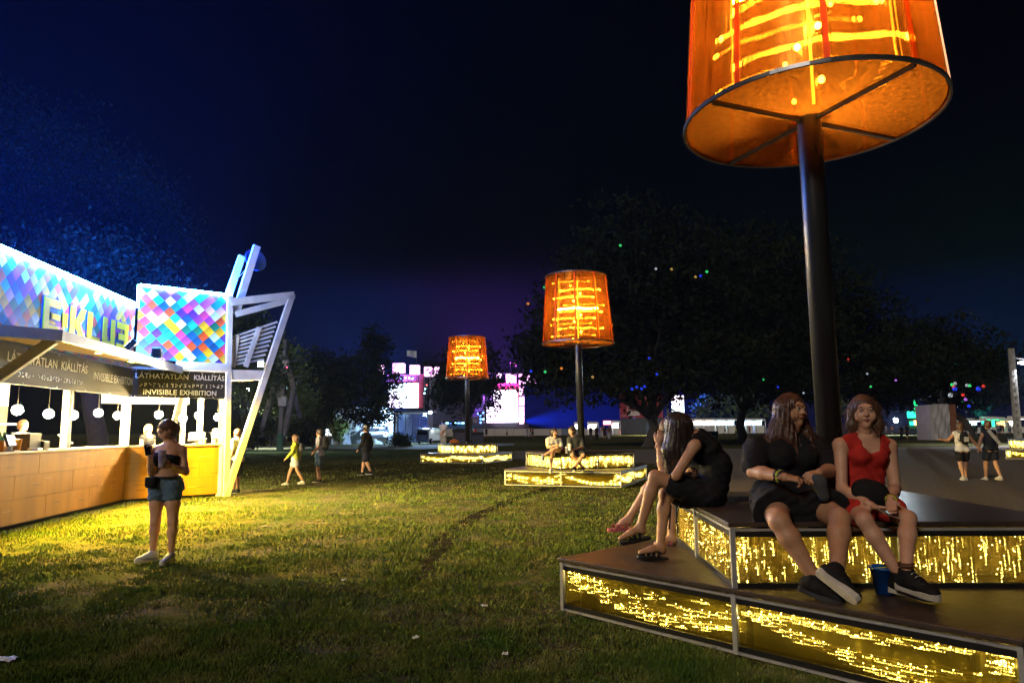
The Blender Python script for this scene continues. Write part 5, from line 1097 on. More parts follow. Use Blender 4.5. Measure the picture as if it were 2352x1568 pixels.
def head_field(F, c, f, u, r, s, full=True, round_=1.0):
    ax = np.array([r, f, u]); w = round_
    F.ell(c+(u*.025-f*.01)*s, np.array([.075, .093, .098])*s, ax, .02); F.ell(c+(-u*.035+f*.022)*s, np.array([.056*w, .062, .082])*s, ax, .03)
    if not full: return F
    F.ell(c+(-u*.096+f*.058)*s, np.array([.022, .02, .02])*s, ax, .025)
    for d in (-1, 1):
        F.ell(c+(r*d*.040*w+f*.055-u*.035)*s, np.array([.028, .03, .032])*s, ax, .03); F.ell(c+(r*d*.076-u*.008)*s, np.array([.010, .02, .032])*s, ax, .008)
    F.cone(c+(f*.082+u*.018)*s, c+(f*.103-u*.022)*s, .007*s, .0115*s, .014); 
    for d in (-1, 1): F.ell(c+(f*.092-u*.026+r*d*.011)*s, np.array([.008, .009, .007])*s, ax, .008)
    F.ell(c+(f*.080+u*.034)*s, np.array([.05, .016, .012])*s, ax, .02)
    for d in (-1, 1): F.ell(c+(f*.102+u*.010+r*d*.031)*s, np.array([.017, .016, .011])*s, ax, .012, op='s')
    F.ell(c+(f*.086-u*.052)*s, np.array([.02, .009, .009])*s, ax, .012)
    return F
def face_parts(body, c, f, u, r, s, gaze, brow='hair_dark'):
    for d in (-1, 1):
        e = c+(f*.0838+u*.009+r*d*.031)*s; mb = MB(); mb.ball(e, .0108*s, 10, 8); ey = mb.build('eye', 'eye_white', body, True)
        mb = MB(); mb.ball(e+(u*.0105-f*.0015)*s, .0118*s, 10, 8, (1.25, 1, .85)); mb.build('eyelid_skin', body.data.materials[0].name, body, True)
        g = nrm(f*1.0+gaze); mb = MB(); mb.ball(e+g*.0052*s, .0066*s, 10, 6); mb.build('iris', 'iris', body, True)
        mb = MB(); mb.tube([c+(f*.088+u*.031+r*d*.014)*s, c+(f*.092+u*.036+r*d*.032)*s, c+(f*.080+u*.030+r*d*.050)*s], [.0042*s, .005*s, .0025*s], 6); mb.build('eyebrow', brow, body)
        mb = MB(); mb.tube([c+(f*.0945+u*.0110+r*d*.018)*s, c+(f*.0985+u*.0135+r*d*.031)*s, c+(f*.091+u*.0105+r*d*.045)*s], .0024*s, 5); mb.build('lash_line', 'hair_dark', body)
    mb = MB(); mb.tube([c+(f*.080-u*.057-r*.024)*s, c+(f*.0935-u*.051-r*.008)*s, c+(f*.0935-u*.051+r*.008)*s, c+(f*.080-u*.057+r*.024)*s], [.002*s, .0055*s, .0055*s, .002*s], 6)
    mb.tube([c+(f*.081-u*.056-r*.021)*s, c+(f*.0915-u*.061)*s, c+(f*.081-u*.056+r*.021)*s], [.002*s, .006*s, .002*s], 6); mb.build('lips', 'lip', body, True)
def hand_field(F, wr, d, n, s, curl=.5, thumb=1, spread=1.0):
    d = nrm(d); n = nrm(n-d*(n@d)); sd = np.cross(d, n)
    F.cone(wr-d*.03*s, wr+d*.012*s, .024*s, .021*s, .02); F.cone(wr+d*.02*s, wr+d*.075*s, .0165*s, .0165*s, .018, sd, 2.1)
    for i, (L, q) in enumerate(((.066, -.030), (.076, -.0105), (.071, .0095), (.054, .028))):
        p = wr+(d*.080+sd*q*spread*(-thumb)*-1)*s; a = curl*(.6+.08*i); r0 = .0088*s
        for j in range(3):
            L2_ = L*s*(.45, .32, .25)[j]; v = d*math.cos(a)+n*math.sin(a); q2 = p+v*L2_; F.cone(p, q2, r0, r0*.93, .006); p = q2; r0 *= .93; a += curl*.9
    t0 = wr+(d*.022-sd*thumb*.026)*s; v = nrm(d*.75-sd*thumb*.55+n*.35); t1 = t0+v*.045*s; t2 = t1+nrm(d*.9+n*.5-sd*thumb*.1)*.034*s
    F.cone(t0, t1, .0135*s, .011*s, .015); F.cone(t1, t2, .0105*s, .0085*s, .008); return F
def torso_field(F, J, s, bk, inf=0, female=True, k=.05):
    pel, nk = J['pel'], J['nk']; hs = nrm(J['hpb']-J['hpa']); ss = nrm(J['shb']-J['sha']); sp = J.get('mid', pel*.55+nk*.45)
    fw = nrm(np.cross(nk-pel, ss)*-1) if 'fw' not in J else nrm(J['fw'])
    w = sp; ch = sp*.38+nk*.62
    F.cone(pel, w, (.108*s+inf)*bk, (.090*s+inf)*bk, k, hs, 1.42); F.cone(w, ch, (.092*s+inf)*bk, (.100*s+inf)*bk, k, ss, 1.38); F.cone(ch, nk-(nk-ch)*.25, (.100*s+inf)*bk, (.066*s+inf), k, ss, 1.5)
    for a in ('a', 'b'):
        F.cone(nk-(nk-ch)*.15, J['sh'+a], .045*s+inf, .050*s+inf*1.2, .05)
        hp = J['hp'+a]; F.ell(hp-fw*.035*s, np.array([1, 1, 1])*(.098*s+inf)*bk, None, .05)
        if female: F.ell(ch+fw*.075*s*bk+ss*(.066*s*bk*(1 if a == 'b' else -1))-nrm(nk-pel)*.045*s, np.array([1, 1, 1])*(.062*s*bk+inf), None, .035)
    return F
def arm_field(F, J, a, s, bk, inf=0, upto=1.0, k=.03):
    sh, el, wr = J['sh'+a], J['el'+a], J['wr'+a]; sc = lambda r: r*s*(1+(bk-1)*.8)+inf
    if upto <= .5:
        e = sh+(el-sh)*upto*2; F.cone(sh, e, sc(.052), sc(.052)*.5+sc(.042)*.5, k); return F
    F.cone(sh, el, sc(.050), sc(.038), k); q = el+(wr-el)*min(1, (upto-.5)*2)
    F.cone(el, el+(q-el)*.35, sc(.038), sc(.039), .02); F.cone(el+(q-el)*.35, q, sc(.039), (sc(.0255) if upto >= 1 else sc(.034)), .02); return F
def leg_field(F, J, a, s, bk, inf=0, upto=1.0, k=.04, flare=0):
    hp, kn, an = J['hp'+a], J['kn'+a], J['an'+a]; sc = lambda r: r*s*(1+(bk-1)*.9)+inf
    if upto <= .5: e = hp+(kn-hp)*upto*2; F.cone(hp, e, sc(.088), sc(.088)*(1-upto)+sc(.058)*upto+flare, k); return F
    F.cone(hp, hp+(kn-hp)*.5, sc(.088), sc(.074), k); F.cone(hp+(kn-hp)*.5, kn, sc(.074), sc(.053), k)
    if upto < 1: q = kn+(an-kn)*(upto-.5)*2; F.cone(kn, q, sc(.054), sc(.05), k); return F
    bkd = nrm(np.cross(np.cross(an-kn, kn-hp), an-kn)); bkd = bkd if np.linalg.norm(np.cross(an-kn, kn-hp)) > 1e-3 else V3(0, 0, 0)
    c = kn+(an-kn)*.3-bkd*.012*s*-1*0
    F.cone(kn, c, sc(.050), sc(.053), .03); F.cone(c, an, sc(.053), sc(.033), .03); return F
def foot_field(F, an, toe, s, heel=.05):
    d = nrm((toe-an)*V3(1, 1, 0)+V3(0, 0, 1e-4)) if False else nrm(toe-an)
    F.cone(an, an*.55+toe*.45, .036*s, .03*s, .03); F.cone(an*.55+toe*.45, toe, .030*s, .017*s, .02, np.cross(d, (0, 0, 1)), 1.45); F.ell(an-V3(d[0], d[1], 0)*.02*s-V3(0, 0, .025*s), np.array([.034, .034, .034])*s, None, .03); return F
OUT = [(-.065, -.026), (-.05, -.034), (0, -.034), (.08, -.042), (.14, -.046), (.18, -.036), (.198, -.012), (.198, .012), (.18, .034), (.14, .042), (.08, .038), (0, .033), (-.05, .034), (-.065, .024)]
def sole_mesh(name, mat, an, d, up, s, t0, t1, parent, g=0):
    sd = np.cross(d, up); mb = MB(); n = len(OUT)
    P = lambda l, w, z: an+d*(l+(g if l > 0 else -g))*s+sd*(w+(g if w > 0 else -g))*s+up*z
    mb.add([P(l, w, t0) for l, w in OUT]+[P(l, w, t1+.006*(l > .15)) for l, w in OUT], [tuple(range(n)), tuple(range(n, 2*n))[::-1]]+[(i, n+i, n+(i+1) % n, (i+1) % n) for i in range(n)]); return mb.build(name, mat, parent, bevel=.004)
def sneaker(root, an, d, up, s, mat='shoe_black', sole='sole_white', h=.01, low=-.09, laces=True):
    d = nrm(d); up = nrm(up-d*(up@d)); sd = np.cross(d, up); F = Field(); b = an+up*low*s
    F.cone(an+up*.0*s, b+up*.045*s, .045*s, .042*s, .02); F.cone(b-d*.03*s+up*.03*s, b+d*.06*s+up*.038*s, .040*s, .042*s, .03); F.cone(b+d*.05*s+up*.04*s, b+d*.165*s+up*.014*s, .040*s, .032*s, .03, sd, 1.12); F.cut(b+up*.0*s, -up); F.cut(an+up*.015*s, up)
    o = fieldobj('shoe', F, h, mat, root); sole_mesh('sole', sole, b, d, up, s, -.022*s, .012*s, o)
    if laces:
        mb = MB()
        for i in range(4): q = b+d*(.045+.024*i)*s+up*(.092-.013*i)*s; mb.tube([q-sd*.022*s, q+up*.004, q+sd*.022*s], .0035*s, 5)
        mb.build('laces', 'lace', o)
    return o
def sandal(root, an, d, up, s, mat='shoe_black', low=-.075):
    d = nrm(d); up = nrm(up-d*(up@d)); sd = np.cross(d, up); b = an+up*low*s
    o = sole_mesh('sandal', mat, b, d, up, s, -.028*s, -.003*s, root, .006)
    for l, hgt in ((.035, .062), (.085, .05), (.125, .04)):
        mb = MB(); ps = [b+d*(l+.012*math.sin(a*2))*s+sd*math.cos(a)*.047*s+up*(math.sin(a)*hgt)*s for a in np.linspace(0, math.pi, 9)]
        vs = [];
        for p in ps: vs += [p-d*.013*s, p+d*.013*s]
        mb.add(vs, [(2*i, 2*i+1, 2*i+3, 2*i+2) for i in range(8)]); ob = mb.build('strap', mat, o); ob.modifiers.new('t', 'SOLIDIFY').thickness = .006
    return o
def strand_noise(c, amp, fr):
    def f(x, y, z):
        a = np.arctan2(y-c[1], x-c[0]); w = .5*np.sin(9*z+2*a)
        return amp*(np.sin(fr*a+w*4)+.6*np.sin(fr*2.3*a-3*w+11*z)+.5*np.sin(37*z+5*a))
    return f
def hair_cap(F, c, f, u, r, s, low=.05, face=.075, grow=1.0):
    ax = np.array([r, f, u]); F.ell(c+(u*.030-f*.016)*s, np.array([.088, .105, .106])*s*grow, ax, .02); F.ell(c+(-f*.045-u*low*.6)*s, np.array([.078, .065, .08])*s, ax, .04)
    F.ell(c+(f*.115-u*.045)*s, np.array([face, .10, .115])*s, ax, .015, op='s'); return F

def person(label, J, s, bk, skin, h, wear, hair=None, shoes=None, female=True, face=None, hands=None, bare=False, group=None, facer=1.0, hh=None):
    root = thing('person', label, 'person', (J['pel'][0], J['pel'][1], min(J['ana'][2], J['anb'][2])-.09*s), group)
    F = Field(); torso_field(F, J, s, bk, 0, female); f, u, r = frame(J['face'], J.get('hup', (0, 0, 1))); hd = J['hd']
    F.cone(J['nk']-nrm(J['nk']-J['pel'])*.02*s, hd-(u*.06+f*.015)*s, .056*s*(1+(bk-1)*.5), .048*s*(1+(bk-1)*.5), .035); head_field(F, hd, f, u, r, s, face is not None, facer)
    fine = hands is not None
    for a in ('a', 'b'):
        arm_field(F, J, a, s, bk); leg_field(F, J, a, s, bk)
        if bare: foot_field(F, J['an'+a], J['to'+a], s)
        if not fine: d = nrm(J.get('hd'+a, J['wr'+a]-J['el'+a])); F.cone(J['wr'+a], J['wr'+a]+d*.08*s, .026*s, .03*s, .02); F.cone(J['wr'+a]+d*.08*s, J['wr'+a]+d*.15*s, .024*s, .014*s, .02)
    v, q = F.mesh(h); v = relax(v, q, 1); vs = [v]; fs = [q]; o = len(v)
    if fine:
        for a, (d, n, curl, th) in zip('ab', hands):
            H = Field(); hand_field(H, J['wr'+a], np.asarray(d, float), np.asarray(n, float), s, curl, th); v2, q2 = H.mesh(hh or .0045); vs.append(relax(v2, q2, 1)); fs.append(q2+o); o += len(v2)
    if face is not None:   # a finer head over the coarse one
        H = Field(); head_field(H, hd, f, u, r, s*1.008, True, facer); H.cone(hd-(u*.13+f*.0)*s, hd-(u*.06+f*.015)*s, .05*s, .046*s, .03); v2, q2 = H.mesh(.0048); vs.append(v2); fs.append(q2+o); o += len(v2)
    body = mesh_obj('body', np.concatenate(vs), np.concatenate(fs).tolist(), skin, root, True)
    if face is not None: face_parts(body, hd, f, u, r, s*1.008, np.asarray(face[0], float), face[1])
    for nm, mat, fn in wear:
        G_ = Field(); fn(G_); fieldobj(nm, G_, h, mat, root, folds(hd, .0028*s) if h < .013 else None, it=1 if h < .013 else 1)
    if hair is not None:
        mat, fn, ns = hair; G_ = Field(); fn(G_, hd, f, u, r); fieldobj('hair', G_, h if face is None else .0075, mat, root, strand_noise(hd, ns, 26) if ns else None, it=0)
        if h < .0125: loose_hair(root.children[-1] if False else [o_ for o_ in root.children if o_.name.startswith('hair')][-1], root, mat, 260, .07, hd)
    if shoes is not None:
        for a in ('a', 'b'): shoes(root, J, a)
    return root
# ------------------------------------------------------------------ the women on the nearest bench
sub = lambda F, J, s, bk, inf, arms=0, legs=0, flare=0, fem=True: (torso_field(F, J, s, bk, inf, fem), [arm_field(F, J, a, s, bk, inf, arms) for a in 'ab'] if arms else 0, [leg_field(F, J, a, s, bk, inf, legs, flare=flare) for a in 'ab'] if legs else 0)
def limbcut(F, J, a, q, kind='leg'):
    p0, p1 = (J['hp'+a], J['kn'+a]) if kind == 'leg' else (J['sh'+a], J['el'+a]); F.cut(p0+(p1-p0)*q, p1-p0)
# red top
Y = 5.15
J = dict(hd=AT(1984, 946, Y), nk=AT(1987, 1003, Y+.03), pel=AT(1986, 1158, Y+.05), sha=AT(1930, 1022, Y), shb=AT(2042, 1024, Y+.02), ela=AT(1934, 1122, Y-.08), elb=AT(2056, 1120, Y-.02), wra=AT(2002, 1160, Y-.36), wrb=AT(2046, 1150, Y-.34),
         hpa=AT(1962, 1160, Y), hpb=AT(2012, 1160, Y+.05), kna=AT(1985, 1194, 4.70), knb=AT(2085, 1190, 4.74), ana=AT(2064, 1318, 4.62), anb=AT(2082, 1312, 4.50), face=V3(-.30, -1, .0), fw=V3(-.05, -1, .05))
J['mid'] = J['pel']*.5+J['nk']*.5+V3(0, .02, 0)
f, u, r = frame(J['face'])
def red_hair(F, c, f, u, r):
    hair_cap(F, c, f, u, r, .98, .05, .066)
    for d in (-1, 1): F.cone(c+r*d*.072+u*.03-f*.0, c+r*d*.090-u*.10-f*.005, .030, .034, .04); F.cone(c+r*d*.090-u*.10-f*.005, c+r*d*.086-u*.165+f*.012, .034, .016, .03)
    F.cone(c-f*.06+u*.0, c-f*.06-u*.14, .075, .05, .05, r, 1.2)
def red_top(F):
    torso_field(F, J, 1, 1.0, .010); nk = J['nk']; fw = J['fw']
    F.ell(nk+V3(-.0, -.09, .0), (.078, .13, .115), None, .01, op='s')   # neckline
    for a, sg in (('a', -1), ('b', 1)): F.ell(J['sh'+a]+V3(sg*.045, 0, -.03), (.075, .12, .12), None, .02, op='s')
    F.cut(J['pel']-V3(0, 0, .04), V3(0, 0, -1)); F.cut(nk+V3(0, 0, .03), V3(0, 0, 1))
def red_shorts(F):
    for a in 'ab': leg_field(F, J, a, 1, 1, .014, .26, flare=.01)
    F.ell(J['pel'], (.17, .12, .09), None, .04)
def shoes_red(root, J_, a):
    d = V3(.40, -.90, -.10) if a == 'b' else V3(.55, -.8, -.05)
    sneaker(root, J_['an'+a], d, V3(-.1, 0, 1), 1.08, 'shoe_black', 'sole_white', .008)
red = person('young woman in red sleeveless top holding a phone, staring left', J, 1.0, .98, 'skin_light', .0085, [('top', 'cloth_red', red_top), ('shorts', 'cloth_red', red_shorts)], ('hair_brown', red_hair, .0014), shoes_red, True, (V3(-.5, 0, .05), 'hair_brown'),
             [(V3(.62, -.55, -.45), V3(.4, -.1, .9), .35, -1), (V3(-.35, -.65, -.55), V3(-.3, -.1, .9), .45, 1)])
for k in range(2): mb = MB(); c = J['anb']+V3(0, 0, .035+.016*k); mb.tube([c+V3(math.cos(t)*.043, math.sin(t)*.043, 0) for t in np.linspace(0, 2*math.pi, 14)], .006, 5); mb.build('ankle_band', 'cloth_brown', red)
for q, mt in ((0, 'cloth_yellow'), (.016, 'cloth_red'), (.03, 'cloth_olive')):
    d = nrm(J['elb']-J['wrb']); c = J['wrb']+d*(.02+q); e1_, e2_ = frame(d)[1:]; mb = MB(); mb.tube([c+(e1_*math.cos(t)+e2_*math.sin(t))*.033 for t in np.linspace(0, 2*math.pi, 14)], .007, 5); mb.build('wristband', mt, red)
d = nrm(J['ela']-J['wra']); c = J['wra']+d*.02; e1_, e2_ = frame(d)[1:]; mb = MB(); mb.tube([c+(e1_*math.cos(t)+e2_*math.sin(t))*.03 for t in np.linspace(0, 2*math.pi, 14)], .003, 5); mb.build('hair_tie', 'dark_plastic', red)
def phone(label, c, d, n, w=.07, h=.145, glow=True):
    c = np.asarray(c, float); d = nrm(d); n = nrm(np.asarray(n)-d*(np.asarray(n)@d)); s = np.cross(d, n); t = thing('phone', label, 'phone', c-V3(0, 0, .01))
    mb = MB(); mb.hexa([c+a*s*w/2+b*d*h/2+n*e for e in (-.004, .004) for a, b in ((-1, -1), (1, -1), (1, 1), (-1, 1))]); mb.build('casing', 'phone_case', t, bevel=.003)
    mb = MB(); mb.add([c+a*s*w*.45+b*d*h*.44+n*.0046 for a, b in ((-1, -1), (1, -1), (1, 1), (-1, 1))], [(0, 1, 2, 3)]); mb.build('screen', 'phone_screen', t)
    if glow: mb = MB(); mb.add([c+a*s*w*.2+b*d*h*.12+n*.0052 for a, b in ((-1, -1), (1, -1), (1, 1), (-1, 1))], [(0, 1, 2, 3)]); mb.build('clock_display', 'phone_glow', t)
    return t
pm('phone_case', (.5, .4, .35), rough=.3, metal=.5); pm('phone_screen', (.01, .01, .012), rough=.1); em('phone_glow', (.5, .85, .9), .35, False)
phone('phone held by the red top woman', AT(2040, 1178, 4.70), V3(-.75, -.3, .25), V3(.1, -.45, .9))
F = Field(); c = AT(2000, 1135, 4.92); F.ell(c, (.125, .08, .10), None, .03); F.ell(c+V3(-.05, 0, .045), (.07, .06, .06), None, .04); F.cone(c+V3(.05, 0, .0), c+V3(.09, -.02, -.06), .05, .04, .04); v, q = F.mesh(.012)
bag = mesh_obj('handbag', relax(v, q, 2), q.tolist(), 'cloth_black', None, True); centre(bag); tag(bag, 'soft black bag on the lap of the red top woman', 'bag')
# blue bucket behind her feet
bp = V3(AT(2030, 1300, 4.72)[0], 4.72, .462)
t = thing('bucket', 'small blue plastic bucket behind the red top woman\'s feet', 'bucket', bp); pm('blue_plastic', (.01, .09, .42), rough=.25)
mb = MB(); mb.lathe(bp, [(.06, .002), (.085, .16), (.093, .16), (.093, .17), (.08, .17), (.056, .012)], 20); mb.build('pail', 'blue_plastic', t, True)
mb = MB(); mb.tube([bp+V3(math.cos(a)*.09, -.03*math.sin(a)-.02, .16+.015*math.sin(a)) for a in np.linspace(0, math.pi, 10)], .004, 5); mb.build('handle', 'cloth_yellow', t)
# black shirt woman
Y = 5.28
J = dict(hd=AT(1819, 943, Y), nk=AT(1806, 1010, Y+.03), pel=AT(1810, 1140, Y+.08), sha=AT(1738, 1030, Y+.0), shb=AT(1876, 1030, Y+.05), ela=AT(1730, 1082, Y-.12), elb=AT(1912, 1078, Y-.05), wra=AT(1803, 1096, Y-.42), wrb=AT(1880, 1087, Y-.40),
         hpa=AT(1775, 1150, Y-.02), hpb=AT(1852, 1150, Y+.02), kna=AT(1790, 1197, 4.72), knb=AT(1928, 1190, 4.72), ana=AT(1868, 1322, 4.62), anb=AT(1924, 1304, 4.50), face=V3(.45, -.88, .05), fw=V3(.05, -1, .05))
J['mid'] = J['pel']*.5+J['nk']*.5+V3(0, .03, 0)
def blk_hair(F, c, f, u, r):
    hair_cap(F, c, f, u, r, 1.02, .05, .07); Fx = V3(0, -1, 0)
    for d, (x, y, z) in ((0, (-.10, .0, -.12)), (1, (-.13, -.03, -.2)), (2, (-.05, -.06, -.22))): F.cone(c+V3(-.06, 0, .02), c+V3(x, y, z), .055, .05, .05)
    F.cone(c+V3(-.11, .0, -.12), c+V3(-.20, -.02, -.24), .05, .045, .05); F.cone(c+V3(-.20, -.02, -.24), c+V3(-.27, -.04, -.36), .045, .02, .04)
    F.cone(c+V3(-.05, -.06, -.2), c+V3(-.02, -.10, -.32), .045, .02, .04); F.cone(c+V3(.05, .05, .0), c+V3(.10, .03, -.16), .05, .05, .05); F.cone(c+V3(.10, .03, -.16), c+V3(.12, -.05, -.28), .045, .018, .04); F.cone(c+V3(0, .06, 0), c+V3(-.02, .07, -.25), .09, .08, .05)
def blk_shirt(F):
    torso_field(F, J, 1, 1.36, .018); 
    for a in 'ab': arm_field(F, J, a, 1, 1.4, .03, .36)
    for a in 'ab': limbcut_local(F, J, a)
    F.ell(J['nk']+V3(0, -.07, .02), (.075, .07, .06), None, .01, op='s')
def limbcut_local(F, J, a): pass
def blk_skirt(F):
    F.ell(J['pel']+V3(0, -.03, -.01), (.26, .2, .12), None, .05)
    for a in 'ab': leg_field(F, J, a, 1.0, 1.35, .035, .42, flare=.03)
    F.cone((J['hpa']+J['kna'])/2, (J['hpb']+J['knb'])/2, .085, .085, .06); F.cone(J['hpa']*.35+J['kna']*.65, J['hpb']*.35+J['knb']*.65, .05, .05, .06)
    F.cut(V3(0, 4.90, .95), V3(0, -1, -.25))
def shoes_blk(root, J_, a):
    if a == 'a': sneaker(root, J_['ana'], V3(.75, -.6, -.28), V3(.2, -.1, 1), 1.08, 'shoe_black', 'sole_dark', .008)
    else: sneaker(root, J_['anb'], V3(.55, -.62, -.50), V3(.15, .62, .72), 1.08, 'shoe_black', 'sole_white', .008)
blk = person('woman in black short sleeved dress with long wavy hair, looking right', J, 1.0, 1.32, 'skin_tan', .0095, [('shirt', 'cloth_black', blk_shirt), ('skirt', 'cloth_black', blk_skirt)], ('hair_auburn', blk_hair, .0045), shoes_blk, True, (V3(.25, 0, .02), 'hair_dark'),
             [(V3(.85, -.35, -.12), V3(.2, .3, -.9), .95, -1), (V3(-.75, -.5, -.25), V3(-.2, .5, -.8), 1.0, 1)], facer=1.16)
for q, mt, rr in ((.0, 'dark_plastic', .042), (.02, 'cloth_yellow', .041), (.04, 'dark_plastic', .043)):
    d = nrm(J['ela']-J['wra']); c = J['wra']+d*(.02+q); e1_, e2_ = frame(d)[1:]; mb = MB(); mb.tube([c+(e1_*math.cos(t)+e2_*math.sin(t))*rr for t in np.linspace(0, 2*math.pi, 14)], .010, 5); mb.build('wristband', mt, blk)
F = Field(); c = AT(1880, 1105, Y-.44); F.cone(AT(1868, 1093, Y-.45), c, .012, .05, .03); F.cone(c, c+V3(.03, 0, -.1), .05, .04, .03); v, q = F.mesh(.012); b_ = mesh_obj('drawstring_bag', relax(v, q, 2), q.tolist(), 'cloth_grey', None, True); centre(b_); tag(b_, 'small grey bag hanging from the black dress woman\'s hands', 'bag')
# hunched woman on the left edge, and her companion behind her
def hunched(label, Y, P, skin, hairm, hairfn, topm, sandm, shoe, bk=1.0, near=True):
    A = {k: AT(v[0], v[1], Y+v[2]) for k, v in P.items()}
    J = dict(A); J['face'] = V3(-.78, -.1, -.55); J['fw'] = nrm(V3(-.85, 0, -.3)); J['mid'] = A['mid']
    def top(F):
        torso_field(F, J, 1, bk, .012); F.cone(J['mid'], J['pel'], .125, .13, .05, V3(0, 1, 0), 1.2)
        for a, sg in (('a', 1), ('b', -1)): F.ell(J['sh'+a]+V3(-.02, sg*.05, -.09), (.075, .075, .15), None, .02, op='s')
        F.ell(J['nk']+V3(-.09, 0, .03), (.10, .10, .10), None, .01, op='s')
    def shorts(F):
        for a in 'ab': leg_field(F, J, a, 1, 1.02, .016, .28, flare=.012)
        F.ell(J['pel'], (.13, .17, .10), None, .04)
    def sh(root, J_, a): sandal(root, J_['an'+a], J_['to'+a]-J_['an'+a]+V3(0, 0, .05), V3(0, 0, 1), 1.0, sandm)
    return person(label, J, 1.0, bk, skin, .0095 if near else .012, [('top', topm, top), ('shorts', topm, shorts)], (hairm, hairfn, .003), sh, True, (V3(0, 0, -.2), 'hair_dark') if False else None, [(nrm(A['haa']-A['wra']), V3(.9, 0, .2), .5, 1), (nrm(A['hab']-A['wrb']), V3(.3, .6, .6), .7, -1)], True), J
def hair_hunch(F, c, f, u, r):
    ax = np.array([r, f, u]); F.ell(c+u*.025-f*.015, (.092, .108, .108), ax, .02); F.ell(c+f*.115-u*.05, (.07, .09, .11), ax, .015, op='s')
    F.cone(c+V3(-.02, -.05, .02), c+V3(-.08, -.07, -.20), .085, .07, .05); F.cone(c+V3(-.08, -.07, -.2), c+V3(-.11, -.06, -.42), .07, .022, .05); F.cone(c+V3(.04, -.04, .0), c+V3(-.0, -.08, -.24), .08, .05, .05); F.cone(c+V3(.05, .0, .0), c+V3(.09, -.02, -.10), .075, .05, .05); F.cone(c+V3(-.0, -.08, -.24), c+V3(-.06, -.08, -.36), .05, .02, .05)
PW = dict(hd=(1556, 980, .06), nk=(1604, 1000, .04), mid=(1645, 1068, .06), pel=(1632, 1135, .06), sha=(1578, 1020, .24), shb=(1596, 1022, -.14), ela=(1538, 1086, .3), elb=(1553, 1092, -.18), wra=(1575, 1084, .22), wrb=(1574, 1090, .12), haa=(1590, 1084, .1), hab=(1592, 1080, .3),
          hpa=(1615, 1140, .16), hpb=(1618, 1140, -.06), kna=(1528, 1134, .10), knb=(1505, 1094, -.06), ana=(1516, 1256, .05), anb=(1470, 1212, -.02), toa=(1470, 1268, .0), tob=(1424, 1236, -.06))
w1, J1 = hunched('hunched woman in black tank top with crossed legs and black sandals', 5.98, PW, 'skin_tan', 'hair_dark', hair_hunch, 'cloth_black', 'shoe_black', None)
def hair_comp(F, c, f, u, r):
    ax = np.array([r, f, u]); F.ell(c+u*.025-f*.015, (.088, .105, .106), ax, .02); F.ell(c+f*.12-u*.04, (.07, .09, .10), ax, .015, op='s'); F.cone(c+V3(.0, -.05, .0), c+V3(-.03, -.06, -.2), .07, .06, .05); F.cone(c+V3(-.03, -.06, -.2), c+V3(-.04, -.06, -.36), .06, .025, .05)
PC = dict(hd=(1540, 990, 0), nk=(1572, 1010, .02), mid=(1612, 1065, .03), pel=(1600, 1120, .02), sha=(1555, 1026, .18), shb=(1562, 1026, -.15), ela=(1540, 1080, .2), elb=(1522, 1084, -.12), wra=(1560, 1085, .0), wrb=(1512, 1018, -.08), haa=(1575, 1085, .0), hab=(1520, 992, -.08),
          hpa=(1590, 1126, .12), hpb=(1590, 1126, -.1), kna=(1540, 1120, .08), knb=(1505, 1098, -.06), ana=(1542, 1236, .05), anb=(1442, 1192, -.02), toa=(1505, 1248, .0), tob=(1418, 1206, -.04))
w0, J0 = hunched('woman with hand on forehead, half hidden behind the hunched woman', 6.72, PC, 'skin_light', 'hair_copper', hair_comp, 'cloth_grey', 'cloth_pink', None, .95, False)
pm('strap_black', (.01, .01, .012), rough=.5)
c = PL(1545, 1150, V3(1.60, 6, 0), (1, 0, 0)) if False else AT(1548, 1165, 6.1); t = thing('bag_strap', 'black bag straps dangling over the bench edge under the hunched woman', 'strap', c)
for k, (x0, x1, y1) in enumerate(((1541, 1537, 1215), (1552, 1556, 1225), (1560, 1552, 1200))): mb = MB(); mb.beam(AT(x0, 1160, 6.05), AT(x1, y1, 6.0), .035-.008*k, .008, up=(1, 0, 0)); mb.build('strap', 'strap_black', t)
# ------------------------------------------------------------------ woman with phone and drink on the lawn
Y = 8.62
J = dict(hd=AT(384, 988, Y), nk=AT(392, 1022, Y+.02), pel=AT(379, 1108, Y+.03), sha=AT(361, 1034, Y-.02), shb=AT(417, 1034, Y+.06), ela=AT(348, 1086, Y-.05), elb=AT(427, 1084, Y+.02), wra=AT(344, 1047, Y-.22), wrb=AT(389, 1067, Y-.22),
         hpa=AT(362, 1117, Y), hpb=AT(397, 1117, Y+.03), kna=AT(357, 1196, Y-.05), knb=AT(397, 1198, Y-.04), ana=AT(351, 1266, Y-.02), anb=AT(393, 1270, Y-.05), face=V3(-.62, -.62, -.40), fw=V3(-.2, -1, 0))
def sw_hair(F, c, f, u, r): hair_cap(F, c, f, u, r, 1, .05, .068); F.ell(c-f*.10-u*.02, (.05, .05, .055), None, .04); F.cone(c+r*.07-u*.0, c+r*.08-u*.09, .025, .02, .03)
def bra(F):
    torso_field(F, J, 1.06, .97, .012); nk, pel = J['nk'], J['pel']; sp = nrm(nk-pel); F.cut(nk-sp*.26, -sp); F.cut(nk-sp*.125, sp+V3(0, .25, 0))
def straps(F):
    for a, sg in (('a', -1), ('b', 1)): ch = J['pel']*.35+J['nk']*.65; F.cone(J['sh'+a]*.75+J['nk']*.25+V3(0, .02, .05), ch+J['fw']*.11+V3(sg*.06, 0, .06), .008, .008, .005)
def shorts(F):
    torso_field(F, J, 1.06, .97, .009); 
    for a in 'ab': leg_field(F, J, a, 1.06, .97, .013, .14, flare=.004)
    F.cut(J['pel']+V3(0, 0, .075), V3(0, 0, 1)); 
